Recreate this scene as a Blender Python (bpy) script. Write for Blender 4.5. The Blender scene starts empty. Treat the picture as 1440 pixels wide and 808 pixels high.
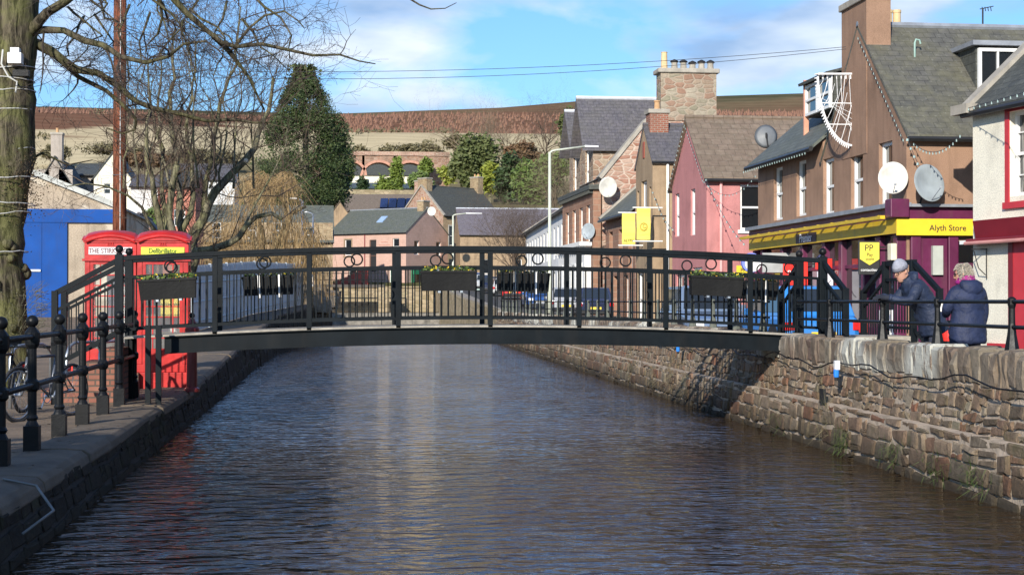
import bpy, math, random
from mathutils import Vector, Matrix
R = math.radians
SC = bpy.context.scene
COL = SC.collection
random.seed(7)

# ---------------------------------------------------------------- camera
F_PX = 2200.0
CAM = Vector((0, 0, 2.0))
YAW, PITCH = R(7.0), math.atan(20 / 2200)
cd = bpy.data.cameras.new('camera')
cam = bpy.data.objects.new('camera', cd)
COL.objects.link(cam)
cam.location = CAM
cam.rotation_euler = (math.pi / 2 + PITCH, 0, -YAW)
cd.sensor_width = 36
cd.lens = 36 * F_PX / 1440
cd.clip_start, cd.clip_end = 0.1, 6000
SC.camera = cam
SC.render.resolution_x, SC.render.resolution_y = 1024, 574

# ---------------------------------------------------------------- light
SUN_EL, SUN_AZ = 22.0, 24.0          # azimuth of travel, right of +Y
SUN_STRENGTH, SKY_STRENGTH = 5.0, 0.108
w = bpy.data.worlds.new('World')
SC.world = w
w.use_nodes = True
nt = w.node_tree
nt.nodes.clear()
def wn(t, **k):
    n = nt.nodes.new(t)
    for a, b in k.items(): setattr(n, a, b)
    return n
sky = wn('ShaderNodeTexSky', sky_type='NISHITA', sun_disc=False, sun_elevation=R(SUN_EL),
         sun_rotation=R(180 + SUN_AZ), air_density=1.3, dust_density=0.35, ozone_density=2.5, altitude=100)
tc = wn('ShaderNodeTexCoord')
mp = wn('ShaderNodeMapping'); mp.inputs['Scale'].default_value = (6.5, 6.5, 17); mp.inputs['Location'].default_value = (1.35, 0.4, 0.2)
nt.links.new(tc.outputs['Generated'], mp.inputs[0])
n1 = wn('ShaderNodeTexNoise'); n1.inputs['Scale'].default_value = 1.0; n1.inputs['Detail'].default_value = 7; n1.inputs['Roughness'].default_value = .48
n1.inputs['Distortion'].default_value = .25
nt.links.new(mp.outputs[0], n1.inputs['Vector'])
r1 = wn('ShaderNodeValToRGB'); r1.color_ramp.elements[0].position = .48; r1.color_ramp.elements[1].position = .63
nt.links.new(n1.outputs['Fac'], r1.inputs[0])
mp2 = wn('ShaderNodeMapping'); mp2.inputs['Scale'].default_value = (5, 5, 16); mp2.inputs['Location'].default_value = (7.3, 1.1, 3.2)
nt.links.new(tc.outputs['Generated'], mp2.inputs[0])
n2 = wn('ShaderNodeTexNoise'); n2.inputs['Scale'].default_value = 1.2; n2.inputs['Detail'].default_value = 5
nt.links.new(mp2.outputs[0], n2.inputs['Vector'])
r2 = wn('ShaderNodeValToRGB')
r2.color_ramp.elements[0].position = .38; r2.color_ramp.elements[0].color = (2.6, 3.8, 5.8, 1)
r2.color_ramp.elements[1].position = .62; r2.color_ramp.elements[1].color = (7.4, 7.9, 8.4, 1)
nt.links.new(n2.outputs['Fac'], r2.inputs[0])
mx = wn('ShaderNodeMix', data_type='RGBA')
cl = wn('ShaderNodeMath', operation='MULTIPLY'); cl.inputs[1].default_value = .88
sx = wn('ShaderNodeSeparateXYZ'); nt.links.new(tc.outputs['Generated'], sx.inputs[0])
mh = wn('ShaderNodeMapRange'); mh.inputs['From Min'].default_value = .17; mh.inputs['From Max'].default_value = .36; mh.inputs['To Min'].default_value = 1; mh.inputs['To Max'].default_value = .62
nt.links.new(sx.outputs[2], mh.inputs[0])
mm = wn('ShaderNodeMath', operation='MULTIPLY'); nt.links.new(r1.outputs[0], mm.inputs[0]); nt.links.new(mh.outputs[0], mm.inputs[1])
nt.links.new(mm.outputs[0], cl.inputs[0])
nt.links.new(cl.outputs[0], mx.inputs['Factor'])
tint = wn('ShaderNodeMix', data_type='RGBA', blend_type='MULTIPLY'); tint.inputs['Factor'].default_value = 1; tint.inputs['B'].default_value = (.56, .86, 1.34, 1)
nt.links.new(sky.outputs[0], tint.inputs['A']); nt.links.new(tint.outputs['Result'], mx.inputs['A']); nt.links.new(r2.outputs[0], mx.inputs['B'])
bg = wn('ShaderNodeBackground'); bg.inputs['Strength'].default_value = SKY_STRENGTH
nt.links.new(mx.outputs['Result'], bg.inputs[0])
wo = wn('ShaderNodeOutputWorld'); nt.links.new(bg.outputs[0], wo.inputs[0])

ld = bpy.data.lights.new('sun', 'SUN'); ld.energy = SUN_STRENGTH; ld.angle = R(.53); ld.color = (1, .93, .82)
sun = bpy.data.objects.new('sun', ld); COL.objects.link(sun)
sd = Vector((math.sin(R(SUN_AZ)) * math.cos(R(SUN_EL)), math.cos(R(SUN_AZ)) * math.cos(R(SUN_EL)), -math.sin(R(SUN_EL))))
sun.rotation_euler = sd.to_track_quat('-Z', 'Y').to_euler()
sun.location = (-20, -30, 30)

SC.view_settings.view_transform = 'Standard'
SC.view_settings.look = 'None'
SC.view_settings.exposure = 0.34
SC.view_settings.gamma = 1
SC.view_settings.use_curve_mapping = False

# ---------------------------------------------------------------- projection helpers (world positions taken from image pixels at a chosen depth)
_cr = cam.rotation_euler.to_matrix()
def ray(px, py):
    return _cr @ Vector(((px - 720) / F_PX, (404 - py) / F_PX, -1))
def atY(px, py, Y):
    d = ray(px, py); return CAM + d * (Y / d.y)
def atX(px, py, X):
    d = ray(px, py); return CAM + d * (X / d.x)

# ---------------------------------------------------------------- ground levels
def lerp(xs, x):
    if x <= xs[0][0]: return xs[0][1]
    for (a, va), (b, vb) in zip(xs, xs[1:]):
        if x <= b: return va + (vb - va) * (x - a) / (b - a)
    return xs[-1][1]
def zL(Y): return lerp([(26, .5), (48, 1.0), (62, 1.5), (100, 2.2), (150, 3.3)], Y)
def zR(Y): return lerp([(30, .9), (90, 1.39), (150, 3.2)], Y)
def zC(Y): return max(1.5, zR(Y) + .25)                 # parapet top
def XRb(Y): return 6.62 + (Y - 14.3) * .0314
def XRt(Y): return XRb(Y) + .2
LQ = [(-30, -2.5), (12, -2.42), (20, -2.33), (30, -2.2), (50, -2.05), (62, -1.7), (80, -.4), (92, .6)]
def XLt(Y): return lerp(LQ, Y)

# ---------------------------------------------------------------- mesh builder
class B:
    def __init__(s): s.v = []; s.f = []
    def add(s, vs, fs):
        o = len(s.v); s.v += [tuple(p) for p in vs]; s.f += [tuple(i + o for i in q) for q in fs]
        return s
    def poly(s, *ps): return s.add(ps, [tuple(range(len(ps)))])
    def box(s, x0, y0, z0, x1, y1, z1, rz=0, c=None):
        ps = [Vector(p) for p in ((x0,y0,z0),(x1,y0,z0),(x1,y1,z0),(x0,y1,z0),(x0,y0,z1),(x1,y0,z1),(x1,y1,z1),(x0,y1,z1))]
        if rz:
            c = Vector(c or ((x0+x1)/2, (y0+y1)/2, 0)); m = Matrix.Rotation(rz, 3, 'Z')
            ps = [m @ (p - c) + c for p in ps]
        return s.add(ps, [(0,3,2,1),(4,5,6,7),(0,1,5,4),(1,2,6,5),(2,3,7,6),(3,0,4,7)])
    def bar(s, a, b, w, h=None):
        a, b = Vector(a), Vector(b); h = h or w
        d = (b - a).normalized()
        up = Vector((0, 0, 1)) if abs(d.z) < .95 else Vector((0, 1, 0))
        t = d.cross(up).normalized(); n = t.cross(d)
        ps = []
        for p in (a, b):
            for i, j in ((-1,-1),(1,-1),(1,1),(-1,1)): ps.append(p + t * (i*w/2) + n * (j*h/2))
        return s.add(ps, [(3,2,1,0),(4,5,6,7),(0,1,5,4),(1,2,6,5),(2,3,7,6),(3,0,4,7)])
    def tube(s, pts, rad, n=6, cap=True):
        pts = [Vector(p) for p in pts]
        if not isinstance(rad, (list, tuple)): rad = [rad] * len(pts)
        o = len(s.v); prev = None
        for i, p in enumerate(pts):
            d = (pts[min(i+1, len(pts)-1)] - pts[max(i-1, 0)])
            if d.length < 1e-9: d = Vector((0,0,1))
            d.normalize()
            if prev is None:
                a = Vector((0,0,1)) if abs(d.z) < .9 else Vector((1,0,0)); t = d.cross(a).normalized()
            else:
                t = prev - d * prev.dot(d)
                t = t.normalized() if t.length > 1e-6 else d.orthogonal().normalized()
            prev = t; q = d.cross(t)
            for k in range(n):
                a = 2 * math.pi * k / n
                s.v.append(tuple(p + (t * math.cos(a) + q * math.sin(a)) * rad[i]))
        for i in range(len(pts) - 1):
            for k in range(n):
                k2 = (k + 1) % n
                s.f.append((o+i*n+k, o+i*n+k2, o+(i+1)*n+k2, o+(i+1)*n+k))
        if cap:
            s.f.append(tuple(o + k for k in reversed(range(n))))
            s.f.append(tuple(o + (len(pts)-1)*n + k for k in range(n)))
        return s
    def lathe(s, prof, c=(0,0,0), n=12, axis='z'):
        o = len(s.v)
        for r, h in prof:
            for k in range(n):
                a = 2 * math.pi * k / n; x, y = r * math.cos(a), r * math.sin(a)
                p = (x, y, h) if axis == 'z' else ((h, x, y) if axis == 'x' else (y, h, x))
                s.v.append((c[0]+p[0], c[1]+p[1], c[2]+p[2]))
        for i in range(len(prof) - 1):
            for k in range(n):
                k2 = (k+1) % n; s.f.append((o+i*n+k, o+i*n+k2, o+(i+1)*n+k2, o+(i+1)*n+k))
        s.f.append(tuple(o + k for k in reversed(range(n)))); s.f.append(tuple(o + (len(prof)-1)*n + k for k in range(n)))
        return s
    def ball(s, c, r, n=10, m=7, sc=(1,1,1)):
        o = len(s.v)
        prof = [(math.sin(math.pi*i/m)*r, -math.cos(math.pi*i/m)*r) for i in range(1, m)]
        s.v.append((c[0], c[1], c[2]-r*sc[2]))
        for a_, h in prof:
            for k in range(n):
                a = 2*math.pi*k/n; s.v.append((c[0]+a_*math.cos(a)*sc[0], c[1]+a_*math.sin(a)*sc[1], c[2]+h*sc[2]))
        s.v.append((c[0], c[1], c[2]+r*sc[2])); L = len(prof)
        for k in range(n): s.f.append((o, o+1+(k+1)%n, o+1+k)); s.f.append((o+1+L*n, o+1+(L-1)*n+k, o+1+(L-1)*n+(k+1)%n))
        for i in range(L-1):
            for k in range(n): s.f.append((o+1+i*n+k, o+1+i*n+(k+1)%n, o+1+(i+1)*n+(k+1)%n, o+1+(i+1)*n+k))
        return s
    def torus(s, c, r, t, n=24, m=6, ax=(0,1,0)):
        ax = Vector(ax).normalized(); u = ax.orthogonal().normalized(); v = ax.cross(u); c = Vector(c)
        o = len(s.v)
        for i in range(n):
            a = 2*math.pi*i/n; d = u*math.cos(a)+v*math.sin(a)
            for k in range(m):
                b = 2*math.pi*k/m; s.v.append(tuple(c + d*(r+t*math.cos(b)) + ax*(t*math.sin(b))))
        for i in range(n):
            for k in range(m): s.f.append((o+i*m+k, o+((i+1)%n)*m+k, o+((i+1)%n)*m+(k+1)%m, o+i*m+(k+1)%m))
        return s
    def prism(s, poly, axis, a, b):          # poly in the two other axes, extruded a..b
        def P(q, t): return {'x': (t, q[0], q[1]), 'y': (q[0], t, q[1]), 'z': (q[0], q[1], t)}[axis]
        n = len(poly); vs = [P(q, a) for q in poly] + [P(q, b) for q in poly]
        return s.add(vs, [tuple(range(n)), tuple(range(2*n-1, n-1, -1))] + [(i, i+n, (i+1)%n+n, (i+1)%n) for i in range(n)])
    def obj(s, name, mat=None, parent=None, smooth=False, uv=True, bevel=0, fix=True):
        me = bpy.data.meshes.new(name); me.from_pydata(s.v, [], s.f)
        if fix and len(s.f) < 40000:
            import bmesh
            bm = bmesh.new(); bm.from_mesh(me); bmesh.ops.recalc_face_normals(bm, faces=bm.faces); bm.to_mesh(me); bm.free()
        me.update()
        if uv:
            ul = me.uv_layers.new(name='UVMap').data
            vv = me.vertices
            for p in me.polygons:
                n = p.normal
                if abs(n.z) > .97: t, b = Vector((1,0,0)), Vector((0,1,0))
                else: t = Vector((-n.y, n.x, 0)).normalized(); b = n.cross(t)
                for li, vi in zip(p.loop_indices, p.vertices):
                    q = vv[vi].co; ul[li].uv = (q.dot(t), q.dot(b))
        if smooth: me.polygons.foreach_set('use_smooth', [True]*len(me.polygons))
        o = bpy.data.objects.new(name, me); COL.objects.link(o)
        if mat: me.materials.append(mat)
        if parent: o.parent = parent
        if bevel:
            m = o.modifiers.new('bevel', 'BEVEL'); m.width = bevel; m.segments = 2; m.limit_method = 'ANGLE'; m.harden_normals = False
        return o

def thing(name, label, cat, loc=(0,0,0), rz=0, group=None):
    o = bpy.data.objects.new(name, None); COL.objects.link(o); o.empty_display_size = .2
    o.location = loc; o.rotation_euler = (0, 0, rz)
    return tag(o, label, cat, group)
def tag(o, label, cat, group=None, kind=None):
    o['label'] = label; o['category'] = cat
    if group: o['group'] = group
    if kind: o['kind'] = kind
    return o
def struct(o, kind='structure', label=None, cat=None):
    o['kind'] = kind
    if label: o['label'] = label
    if cat: o['category'] = cat
    return o
def children(o): return [c for c in bpy.data.objects if c.parent == o]
def copy_tree(o, parent=None):
    c = o.copy(); COL.objects.link(c)
    c.parent = parent
    for ch in children(o): copy_tree(ch, c)
    return c
# ---------------------------------------------------------------- materials
def nodes(name):
    m = bpy.data.materials.new(name); m.use_nodes = True
    t = m.node_tree; b = t.nodes['Principled BSDF']
    return m, t, b
def N(t, typ, ins=None, **k):
    n = t.nodes.new(typ)
    for a, b in k.items(): setattr(n, a, b)
    for a, b in (ins or {}).items(): n.inputs[a].default_value = b
    return n
def c4(c, f=1): return (min(c[0]*f, 1), min(c[1]*f, 1), min(c[2]*f, 1), 1)
def ramp(t, fac, stops):
    r = t.nodes.new('ShaderNodeValToRGB'); e = r.color_ramp.elements
    while len(e) < len(stops): e.new(.5)
    for i, (p, c) in enumerate(stops): e[i].position = p; e[i].color = c4(c)
    t.links.new(fac, r.inputs[0]); return r
def mixc(t, fac, a, b, mode='MIX'):
    m = N(t, 'ShaderNodeMix', data_type='RGBA', blend_type=mode)
    if hasattr(fac, 'is_linked'): t.links.new(fac, m.inputs['Factor'])
    else: m.inputs['Factor'].default_value = fac
    for s, v in (('A', a), ('B', b)):
        if hasattr(v, 'is_linked'): t.links.new(v, m.inputs[s])
        else: m.inputs[s].default_value = c4(v)
    return m.outputs['Result']
def noise(t, vec, scale, detail=4, rough=.55, dist=0):
    n = N(t, 'ShaderNodeTexNoise', {'Scale': scale, 'Detail': detail, 'Roughness': rough, 'Distortion': dist})
    if vec: t.links.new(vec, n.inputs['Vector'])
    return n.outputs['Fac']
def coord(t, which='Object', scale=None):
    c = t.nodes.new('ShaderNodeTexCoord').outputs[which]
    if scale:
        m = N(t, 'ShaderNodeMapping', {'Scale': scale}); t.links.new(c, m.inputs[0]); c = m.outputs[0]
    return c
def bump(t, b, h, strength=.5, dist=.02):
    n = N(t, 'ShaderNodeBump', {'Strength': strength, 'Distance': dist}); t.links.new(h, n.inputs['Height'])
    t.links.new(n.outputs[0], b.inputs['Normal'])
MATS = {}
def M(name, col, rough=.6, metal=0, var=.18, scale=3, bmp=0, bscale=40, col2=None, spec=.5, coat=0, dirt=0, dirtcol=(.09,.075,.055)):
    """paint, cloth, metal...: colour drifting with two octaves of noise, optional grain and dirt streaks"""
    m, t, b = nodes(name)
    c = coord(t)
    f = noise(t, c, scale, 6)
    r = ramp(t, f, [(.3, tuple(x*(1-var) for x in col)), (.7, col2 or tuple(x*(1+var) for x in col))])
    out = r.outputs[0]
    if dirt:
        c2 = coord(t, 'Object', (2.2, 2.2, .35))
        f2 = noise(t, c2, 2.0, 8, .65)
        d = ramp(t, f2, [(.5, (0,0,0)), (.72, (dirt,)*3)])
        out = mixc(t, d.outputs[0], out, dirtcol)
    t.links.new(out, b.inputs['Base Color'])
    b.inputs['Roughness'].default_value = rough; b.inputs['Metallic'].default_value = metal
    b.inputs['Specular IOR Level'].default_value = spec
    if coat: b.inputs['Coat Weight'].default_value = coat; b.inputs['Coat Roughness'].default_value = .06
    fr = noise(t, c, scale*4, 3); rr = N(t, 'ShaderNodeMapRange', {'To Min': max(rough-.1, .02), 'To Max': min(rough+.12, 1)})
    t.links.new(fr, rr.inputs[0]); t.links.new(rr.outputs[0], b.inputs['Roughness'])
    if bmp: bump(t, b, noise(t, c, bscale, 3), bmp, .02)
    MATS[name] = m; return m
def harl(name, col, grain=60, dirt=.35, var=.12, patch=None):
    m, t, b = nodes(name); c = coord(t); dirt *= 1.5; var *= 1.6
    f = noise(t, c, .8, 7, .6)
    r = ramp(t, f, [(.3, tuple(x*(1-var) for x in col)), (.7, tuple(x*(1+var) for x in col))])
    sp = noise(t, c, grain, 2); r2 = ramp(t, sp, [(.35, (.72,)*3), (.65, (1.0,)*3)])
    out = mixc(t, 1, r.outputs[0], r2.outputs[0], 'MULTIPLY')
    c2 = coord(t, 'Object', (2.5, 2.5, .25)); f2 = noise(t, c2, 1.6, 8, .62)
    d = ramp(t, f2, [(.48, (0,0,0)), (.75, (dirt,)*3)])
    out = mixc(t, d.outputs[0], out, tuple(x*.42 for x in col))
    f7 = noise(t, c, 1.1, 8, .68); out = mixc(t, 1, out, ramp(t, f7, [(.32, (.80,)*3), (.5, (1,)*3), (.68, (1.14,)*3)]).outputs[0], 'MULTIPLY')
    if patch:
        f3 = noise(t, c, .45, 5, .5); d3 = ramp(t, f3, [(.55, (0,0,0)), (.58, (.8,)*3)]); out = mixc(t, d3.outputs[0], out, patch)
    t.links.new(out, b.inputs['Base Color']); b.inputs['Roughness'].default_value = .92
    b.inputs['Specular IOR Level'].default_value = .2
    bump(t, b, sp, .45, .012)
    return m
def rubble(name, cols, mortar, sx=3.2, sy=5.5, jit=.85, mw=.06, gap=True):
    """walling of separate stones, drawn by a Voronoi on the wall's own metres"""
    m, t, b = nodes(name); uv = coord(t, 'UV')
    nz = N(t, 'ShaderNodeTexNoise', {'Scale': 1.7, 'Detail': 3}); t.links.new(uv, nz.inputs['Vector'])
    ma = N(t, 'ShaderNodeVectorMath', operation='MULTIPLY_ADD'); ma.inputs[1].default_value = (.16,.16,0)
    t.links.new(nz.outputs['Color'], ma.inputs[0]); t.links.new(uv, ma.inputs[2])
    mp_ = N(t, 'ShaderNodeMapping', {'Scale': (sx, sy, 1)}); t.links.new(ma.outputs[0], mp_.inputs[0])
    v1 = N(t, 'ShaderNodeTexVoronoi', {'Scale': 1, 'Randomness': jit}, voronoi_dimensions='2D')
    v2 = N(t, 'ShaderNodeTexVoronoi', {'Scale': 1, 'Randomness': jit}, voronoi_dimensions='2D', feature='DISTANCE_TO_EDGE')
    for v in (v1, v2): t.links.new(mp_.outputs[0], v.inputs['Vector'])
    sep = N(t, 'ShaderNodeSeparateColor'); t.links.new(v1.outputs['Color'], sep.inputs[0])
    r = ramp(t, sep.outputs[0], [(i/(len(cols)-1), cc) for i, cc in enumerate(cols)])
    f = noise(t, uv, 9, 6, .65); r2 = ramp(t, f, [(.25, (.6,)*3), (.75, (1.15,)*3)])
    out = mixc(t, 1, r.outputs[0], r2.outputs[0], 'MULTIPLY')
    mk = ramp(t, v2.outputs['Distance'], [(mw*.5, (1,1,1)), (mw*1.6, (0,0,0))])
    out = mixc(t, mk.outputs[0], out, mortar)
    f2 = noise(t, uv, .5, 6); d = ramp(t, f2, [(.45, (0,0,0)), (.8, (.45,)*3)]); out = mixc(t, d.outputs[0], out, (.1,.085,.065))
    t.links.new(out, b.inputs['Base Color']); b.inputs['Roughness'].default_value = .93; b.inputs['Specular IOR Level'].default_value = .2
    h = ramp(t, v2.outputs['Distance'], [(0, (0,0,0)), (.2, (1,1,1))])
    hh = N(t, 'ShaderNodeMath', operation='MULTIPLY_ADD'); hh.inputs[1].default_value = .35
    t.links.new(f, hh.inputs[0]); t.links.new(h.outputs[0], hh.inputs[2])
    bump(t, b, hh.outputs[0], .8, .03)
    return m
def ashlar(name, a, b_, mortar, bw=.6, bh=.28, ms=.012, rough=.9, mott=.35):
    m, t, b = nodes(name); uv = coord(t, 'UV')
    br = N(t, 'ShaderNodeTexBrick', {'Color1': c4(a), 'Color2': c4(b_), 'Mortar': c4(mortar), 'Scale': 1, 'Mortar Size': ms, 'Brick Width': bw, 'Row Height': bh, 'Mortar Smooth': .3, 'Bias': 0})
    t.links.new(uv, br.inputs['Vector'])
    f = noise(t, uv, 4, 7, .65); r2 = ramp(t, f, [(.25, (1-mott,)*3), (.75, (1.1,)*3)])
    out = mixc(t, 1, br.outputs[0], r2.outputs[0], 'MULTIPLY')
    f2 = noise(t, uv, .6, 6); d = ramp(t, f2, [(.5, (0,0,0)), (.8, (.4,)*3)]); out = mixc(t, d.outputs[0], out, (.09,.075,.06))
    t.links.new(out, b.inputs['Base Color']); b.inputs['Roughness'].default_value = rough; b.inputs['Specular IOR Level'].default_value = .25
    iv = N(t, 'ShaderNodeMath', operation='SUBTRACT'); iv.inputs[0].default_value = 1; t.links.new(br.outputs['Fac'], iv.inputs[1])
    bump(t, b, iv.outputs[0], .6, .012)
    return m
def slates(name, a, b_, moss=(.10,.105,.05), mossf=.5, bw=.26, bh=.19, rough=.75, bstr=.8):
    m, t, b = nodes(name); uv = coord(t, 'UV')
    br = N(t, 'ShaderNodeTexBrick', {'Color1': c4(a), 'Color2': c4(b_), 'Mortar': c4(a, .45), 'Scale': 1, 'Mortar Size': .008, 'Brick Width': bw, 'Row Height': bh, 'Mortar Smooth': .2})
    t.links.new(uv, br.inputs['Vector'])
    f = noise(t, uv, 1.3, 9, .7); d = ramp(t, f, [(.40, (0,0,0)), (.60, (mossf,)*3)])
    out = mixc(t, d.outputs[0], br.outputs[0], moss)
    f3 = noise(t, uv, 11, 4, .7); d3 = ramp(t, f3, [(.58, (0,0,0)), (.68, (.55,)*3)]); out = mixc(t, d3.outputs[0], out, (.27,.27,.22))
    f4 = noise(t, uv, 5, 5); r4 = ramp(t, f4, [(.3, (.65,)*3), (.7, (1.15,)*3)]); out = mixc(t, 1, out, r4.outputs[0], 'MULTIPLY')
    t.links.new(out, b.inputs['Base Color']); b.inputs['Roughness'].default_value = rough
    # each row lifts towards its lower edge
    s = N(t, 'ShaderNodeSeparateXYZ'); t.links.new(uv, s.inputs[0])
    q = N(t, 'ShaderNodeMath', operation='DIVIDE'); q.inputs[1].default_value = bh; t.links.new(s.outputs[1], q.inputs[0])
    fr = N(t, 'ShaderNodeMath', operation='FRACT'); t.links.new(q.outputs[0], fr.inputs[0])
    iv = N(t, 'ShaderNodeMath', operation='SUBTRACT'); iv.inputs[0].default_value = 1; t.links.new(fr.outputs[0], iv.inputs[1])
    ad = N(t, 'ShaderNodeMath', operation='MULTIPLY_ADD'); ad.inputs[1].default_value = .5; t.links.new(f4, ad.inputs[0]); t.links.new(iv.outputs[0], ad.inputs[2])
    bump(t, b, ad.outputs[0], bstr, .02)
    return m
def islands(name, cols, rough=.92, lichen=0, bmp=.7, wet=None, moss=0):
    """one colour per stone of a mesh made of stones"""
    m, t, b = nodes(name); c = coord(t)
    g = t.nodes.new('ShaderNodeNewGeometry')
    r = ramp(t, g.outputs['Random Per Island'], [(i/(len(cols)-1), cc) for i, cc in enumerate(cols)])
    f = noise(t, c, 7, 8, .7); r2 = ramp(t, f, [(.3, (.45,)*3), (.7, (1.3,)*3)])
    out = mixc(t, 1, r.outputs[0], r2.outputs[0], 'MULTIPLY')
    f5 = noise(t, coord(t, 'Object', (3, 3, 1)), 2.2, 6, .7); d5 = ramp(t, f5, [(.52, (0,0,0)), (.7, (.7,)*3)]); out = mixc(t, d5.outputs[0], out, (.045,.037,.028))
    if lichen:
        f3 = noise(t, coord(t, 'Object', (1.6, 2.2, .6)), 3.4, 10, .78); d3 = ramp(t, f3, [(.5-.1*lichen, (0,0,0)), (.57-.1*lichen, (.85,)*3)])
        f6 = noise(t, c, .55, 2); d6 = ramp(t, f6, [(.47, (.08,)*3), (.60, (1,)*3)])
        mm = mixc(t, 1, d3.outputs[0], d6.outputs[0], 'MULTIPLY'); out = mixc(t, mm, out, (.5,.5,.44))
    if moss:
        f4 = noise(t, c, 1.9, 7, .7); d4 = ramp(t, f4, [(.5, (0,0,0)), (.66, (moss,)*3)]); out = mixc(t, d4.outputs[0], out, (.09,.1,.035))
    if wet:
        s = N(t, 'ShaderNodeSeparateXYZ'); t.links.new(c, s.inputs[0])
        d7 = N(t, 'ShaderNodeMapRange', {'From Min': .03, 'From Max': wet, 'To Min': .9, 'To Max': 0}); t.links.new(s.outputs[2], d7.inputs[0])
        out = mixc(t, d7.outputs[0], out, (.03,.024,.015))
    t.links.new(out, b.inputs['Base Color']); b.inputs['Roughness'].default_value = rough; b.inputs['Specular IOR Level'].default_value = .25
    bump(t, b, noise(t, c, 22, 8, .7), bmp, .03)
    return m
def leaf(name, a, b_, c_, rough=.6):
    m, t, b = nodes(name)
    g = t.nodes.new('ShaderNodeNewGeometry')
    f = noise(t, coord(t), .55, 4)
    ad = N(t, 'ShaderNodeMath', operation='MULTIPLY_ADD'); ad.inputs[1].default_value = .5
    t.links.new(g.outputs['Random Per Island'], ad.inputs[0]); 
    s2 = N(t, 'ShaderNodeMath', operation='SUBTRACT'); s2.inputs[1].default_value = .25; t.links.new(f, s2.inputs[0]); t.links.new(s2.outputs[0], ad.inputs[2])
    r = ramp(t, ad.outputs[0], [(.1, a), (.5, b_), (.9, c_)])
    t.links.new(r.outputs[0], b.inputs['Base Color']); b.inputs['Roughness'].default_value = rough
    b.inputs['Specular IOR Level'].default_value = .3
    return m
def glassy(name, col=(.012,.014,.016), rough=.04, curtain=False):
    m, t, b = nodes(name)
    if curtain:
        f = noise(t, coord(t, 'Object', (9, 9, .8)), 1.3, 2); r = ramp(t, f, [(.48, col), (.62, (.3,.29,.27))]); t.links.new(r.outputs[0], b.inputs['Base Color'])
    else: b.inputs['Base Color'].default_value = c4(col)
    b.inputs['Roughness'].default_value = rough; b.inputs['IOR'].default_value = 1.52; b.inputs['Coat Weight'].default_value = .5
    return m
def bark(name, a, b_, moss=(.17,.17,.06), mf=.7, sc=1):
    m, t, b = nodes(name)
    c = coord(t, 'Object', (14*sc, 14*sc, 2.2*sc)); f = noise(t, c, 1, 9, .7, .6)
    r = ramp(t, f, [(.35, a), (.62, b_)])
    f2 = noise(t, coord(t), 2.6*sc, 6, .6); d = ramp(t, f2, [(.42, (0,0,0)), (.6, (mf,)*3)])
    out = mixc(t, d.outputs[0], r.outputs[0], moss)
    out = mixc(t, 1, out, ramp(t, f, [(.35, (.35,)*3), (.55, (1.1,)*3)]).outputs[0], 'MULTIPLY')
    t.links.new(out, b.inputs['Base Color']); b.inputs['Roughness'].default_value = .95; b.inputs['Specular IOR Level'].default_value = .15
    bump(t, b, f, 1, .05)
    return m

BLACKM = M('black_paint_steel', (.006,.007,.0085), .42, 0, .35, 5, .12, 60, spec=.2, dirt=.15, dirtcol=(.05,.04,.03))
BRIDGEM = M('bridge_paint', (.0055,.0085,.011), .5, 0, .35, 2, .1, 50, spec=.13, dirt=.3, dirtcol=(.022,.02,.018))
DECKM = M('deck_grit', (.33,.30,.25), .9, 0, .25, 6, .5, 120)
GALV = M('galvanised_steel', (.42,.45,.48), .38, .8, .2, 8)
WHITEP = M('white_paint', (.78,.78,.75), .45, 0, .06, 4, dirt=.22, dirtcol=(.35,.33,.28))
WHITEPL = M('white_plastic', (.8,.8,.78), .4, 0, .05, 4)
REDBOX = M('red_enamel', (.44,.016,.014), .4, 0, .32, 2.5, .1, 14, coat=.15, dirt=.35, dirtcol=(.35,.02,.015))
SHOPRED = M('shop_red_paint', (.19,.010,.018), .4, 0, .1, 3, coat=.2)
CORALRED = M('window_red_paint', (.50,.035,.045), .45, 0, .1, 3)
PURPLE = M('plum_shop_paint', (.10,.010,.050), .45, 0, .15, 3, coat=.1, dirt=.3)
YELLOW = M('yellow_fascia', (.62,.42,.02), .4, 0, .1, 2, dirt=.4, dirtcol=(.30,.22,.07))
YELLOWC = M('yellow_clean', (.72,.53,.03), .4, 0, .05, 2)
BANNER = M('banner_cloth', (.80,.68,.13), .75, 0, .08, 2, .1, 10)
BLUEDOOR = M('blue_door_paint', (.006,.062,.27), .6, 0, .15, 1.3, .1, 6, spec=.15, dirt=.45, dirtcol=(.02,.05,.16))
DARK = M('dark_void', (.012,.012,.013), .7, 0, .2, 3)
SLATEGREY = M('lead_flashing', (.25,.27,.30), .55, .2, .2, 4)
WHITERIDGE = M('white_ridge', (.6,.63,.68), .5, .1, .15, 4)
GUTTER = M('black_gutter', (.02,.02,.02), .4)
POT = M('terracotta_pot', (.50,.30,.15), .8, 0, .2, 5)
POTY = M('buff_pot', (.60,.44,.24), .8, 0, .15, 5)
CONC = M('concrete', (.34,.31,.26), .92, 0, .2, 3, .4, 60, dirt=.3)
STEPST = M('pale_step_stone', (.48,.45,.39), .92, 0, .15, 3, .3, 60, dirt=.2)
RUBBERM = M('rubber', (.02,.02,.02), .8)
TYREM = M('tyre', (.022,.022,.024), .75, 0, .2, 20, .4, 90)
GLASS = glassy('window_glass'); GLASSC = glassy('window_glass_curtain', curtain=True)
CARGLASS = glassy('car_glass', (.02,.025,.03), .03)
BROWNH = harl('brown_harling', (.345,.215,.145), 70, .35)
PINKH = harl('pink_harling', (.56,.245,.235), 60, .2, .06)
CREAMH = harl('cream_render', (.88,.83,.68), 40, .12, .04)
TANH = harl('tan_render', (.40,.29,.185), 50, .5)
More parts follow.
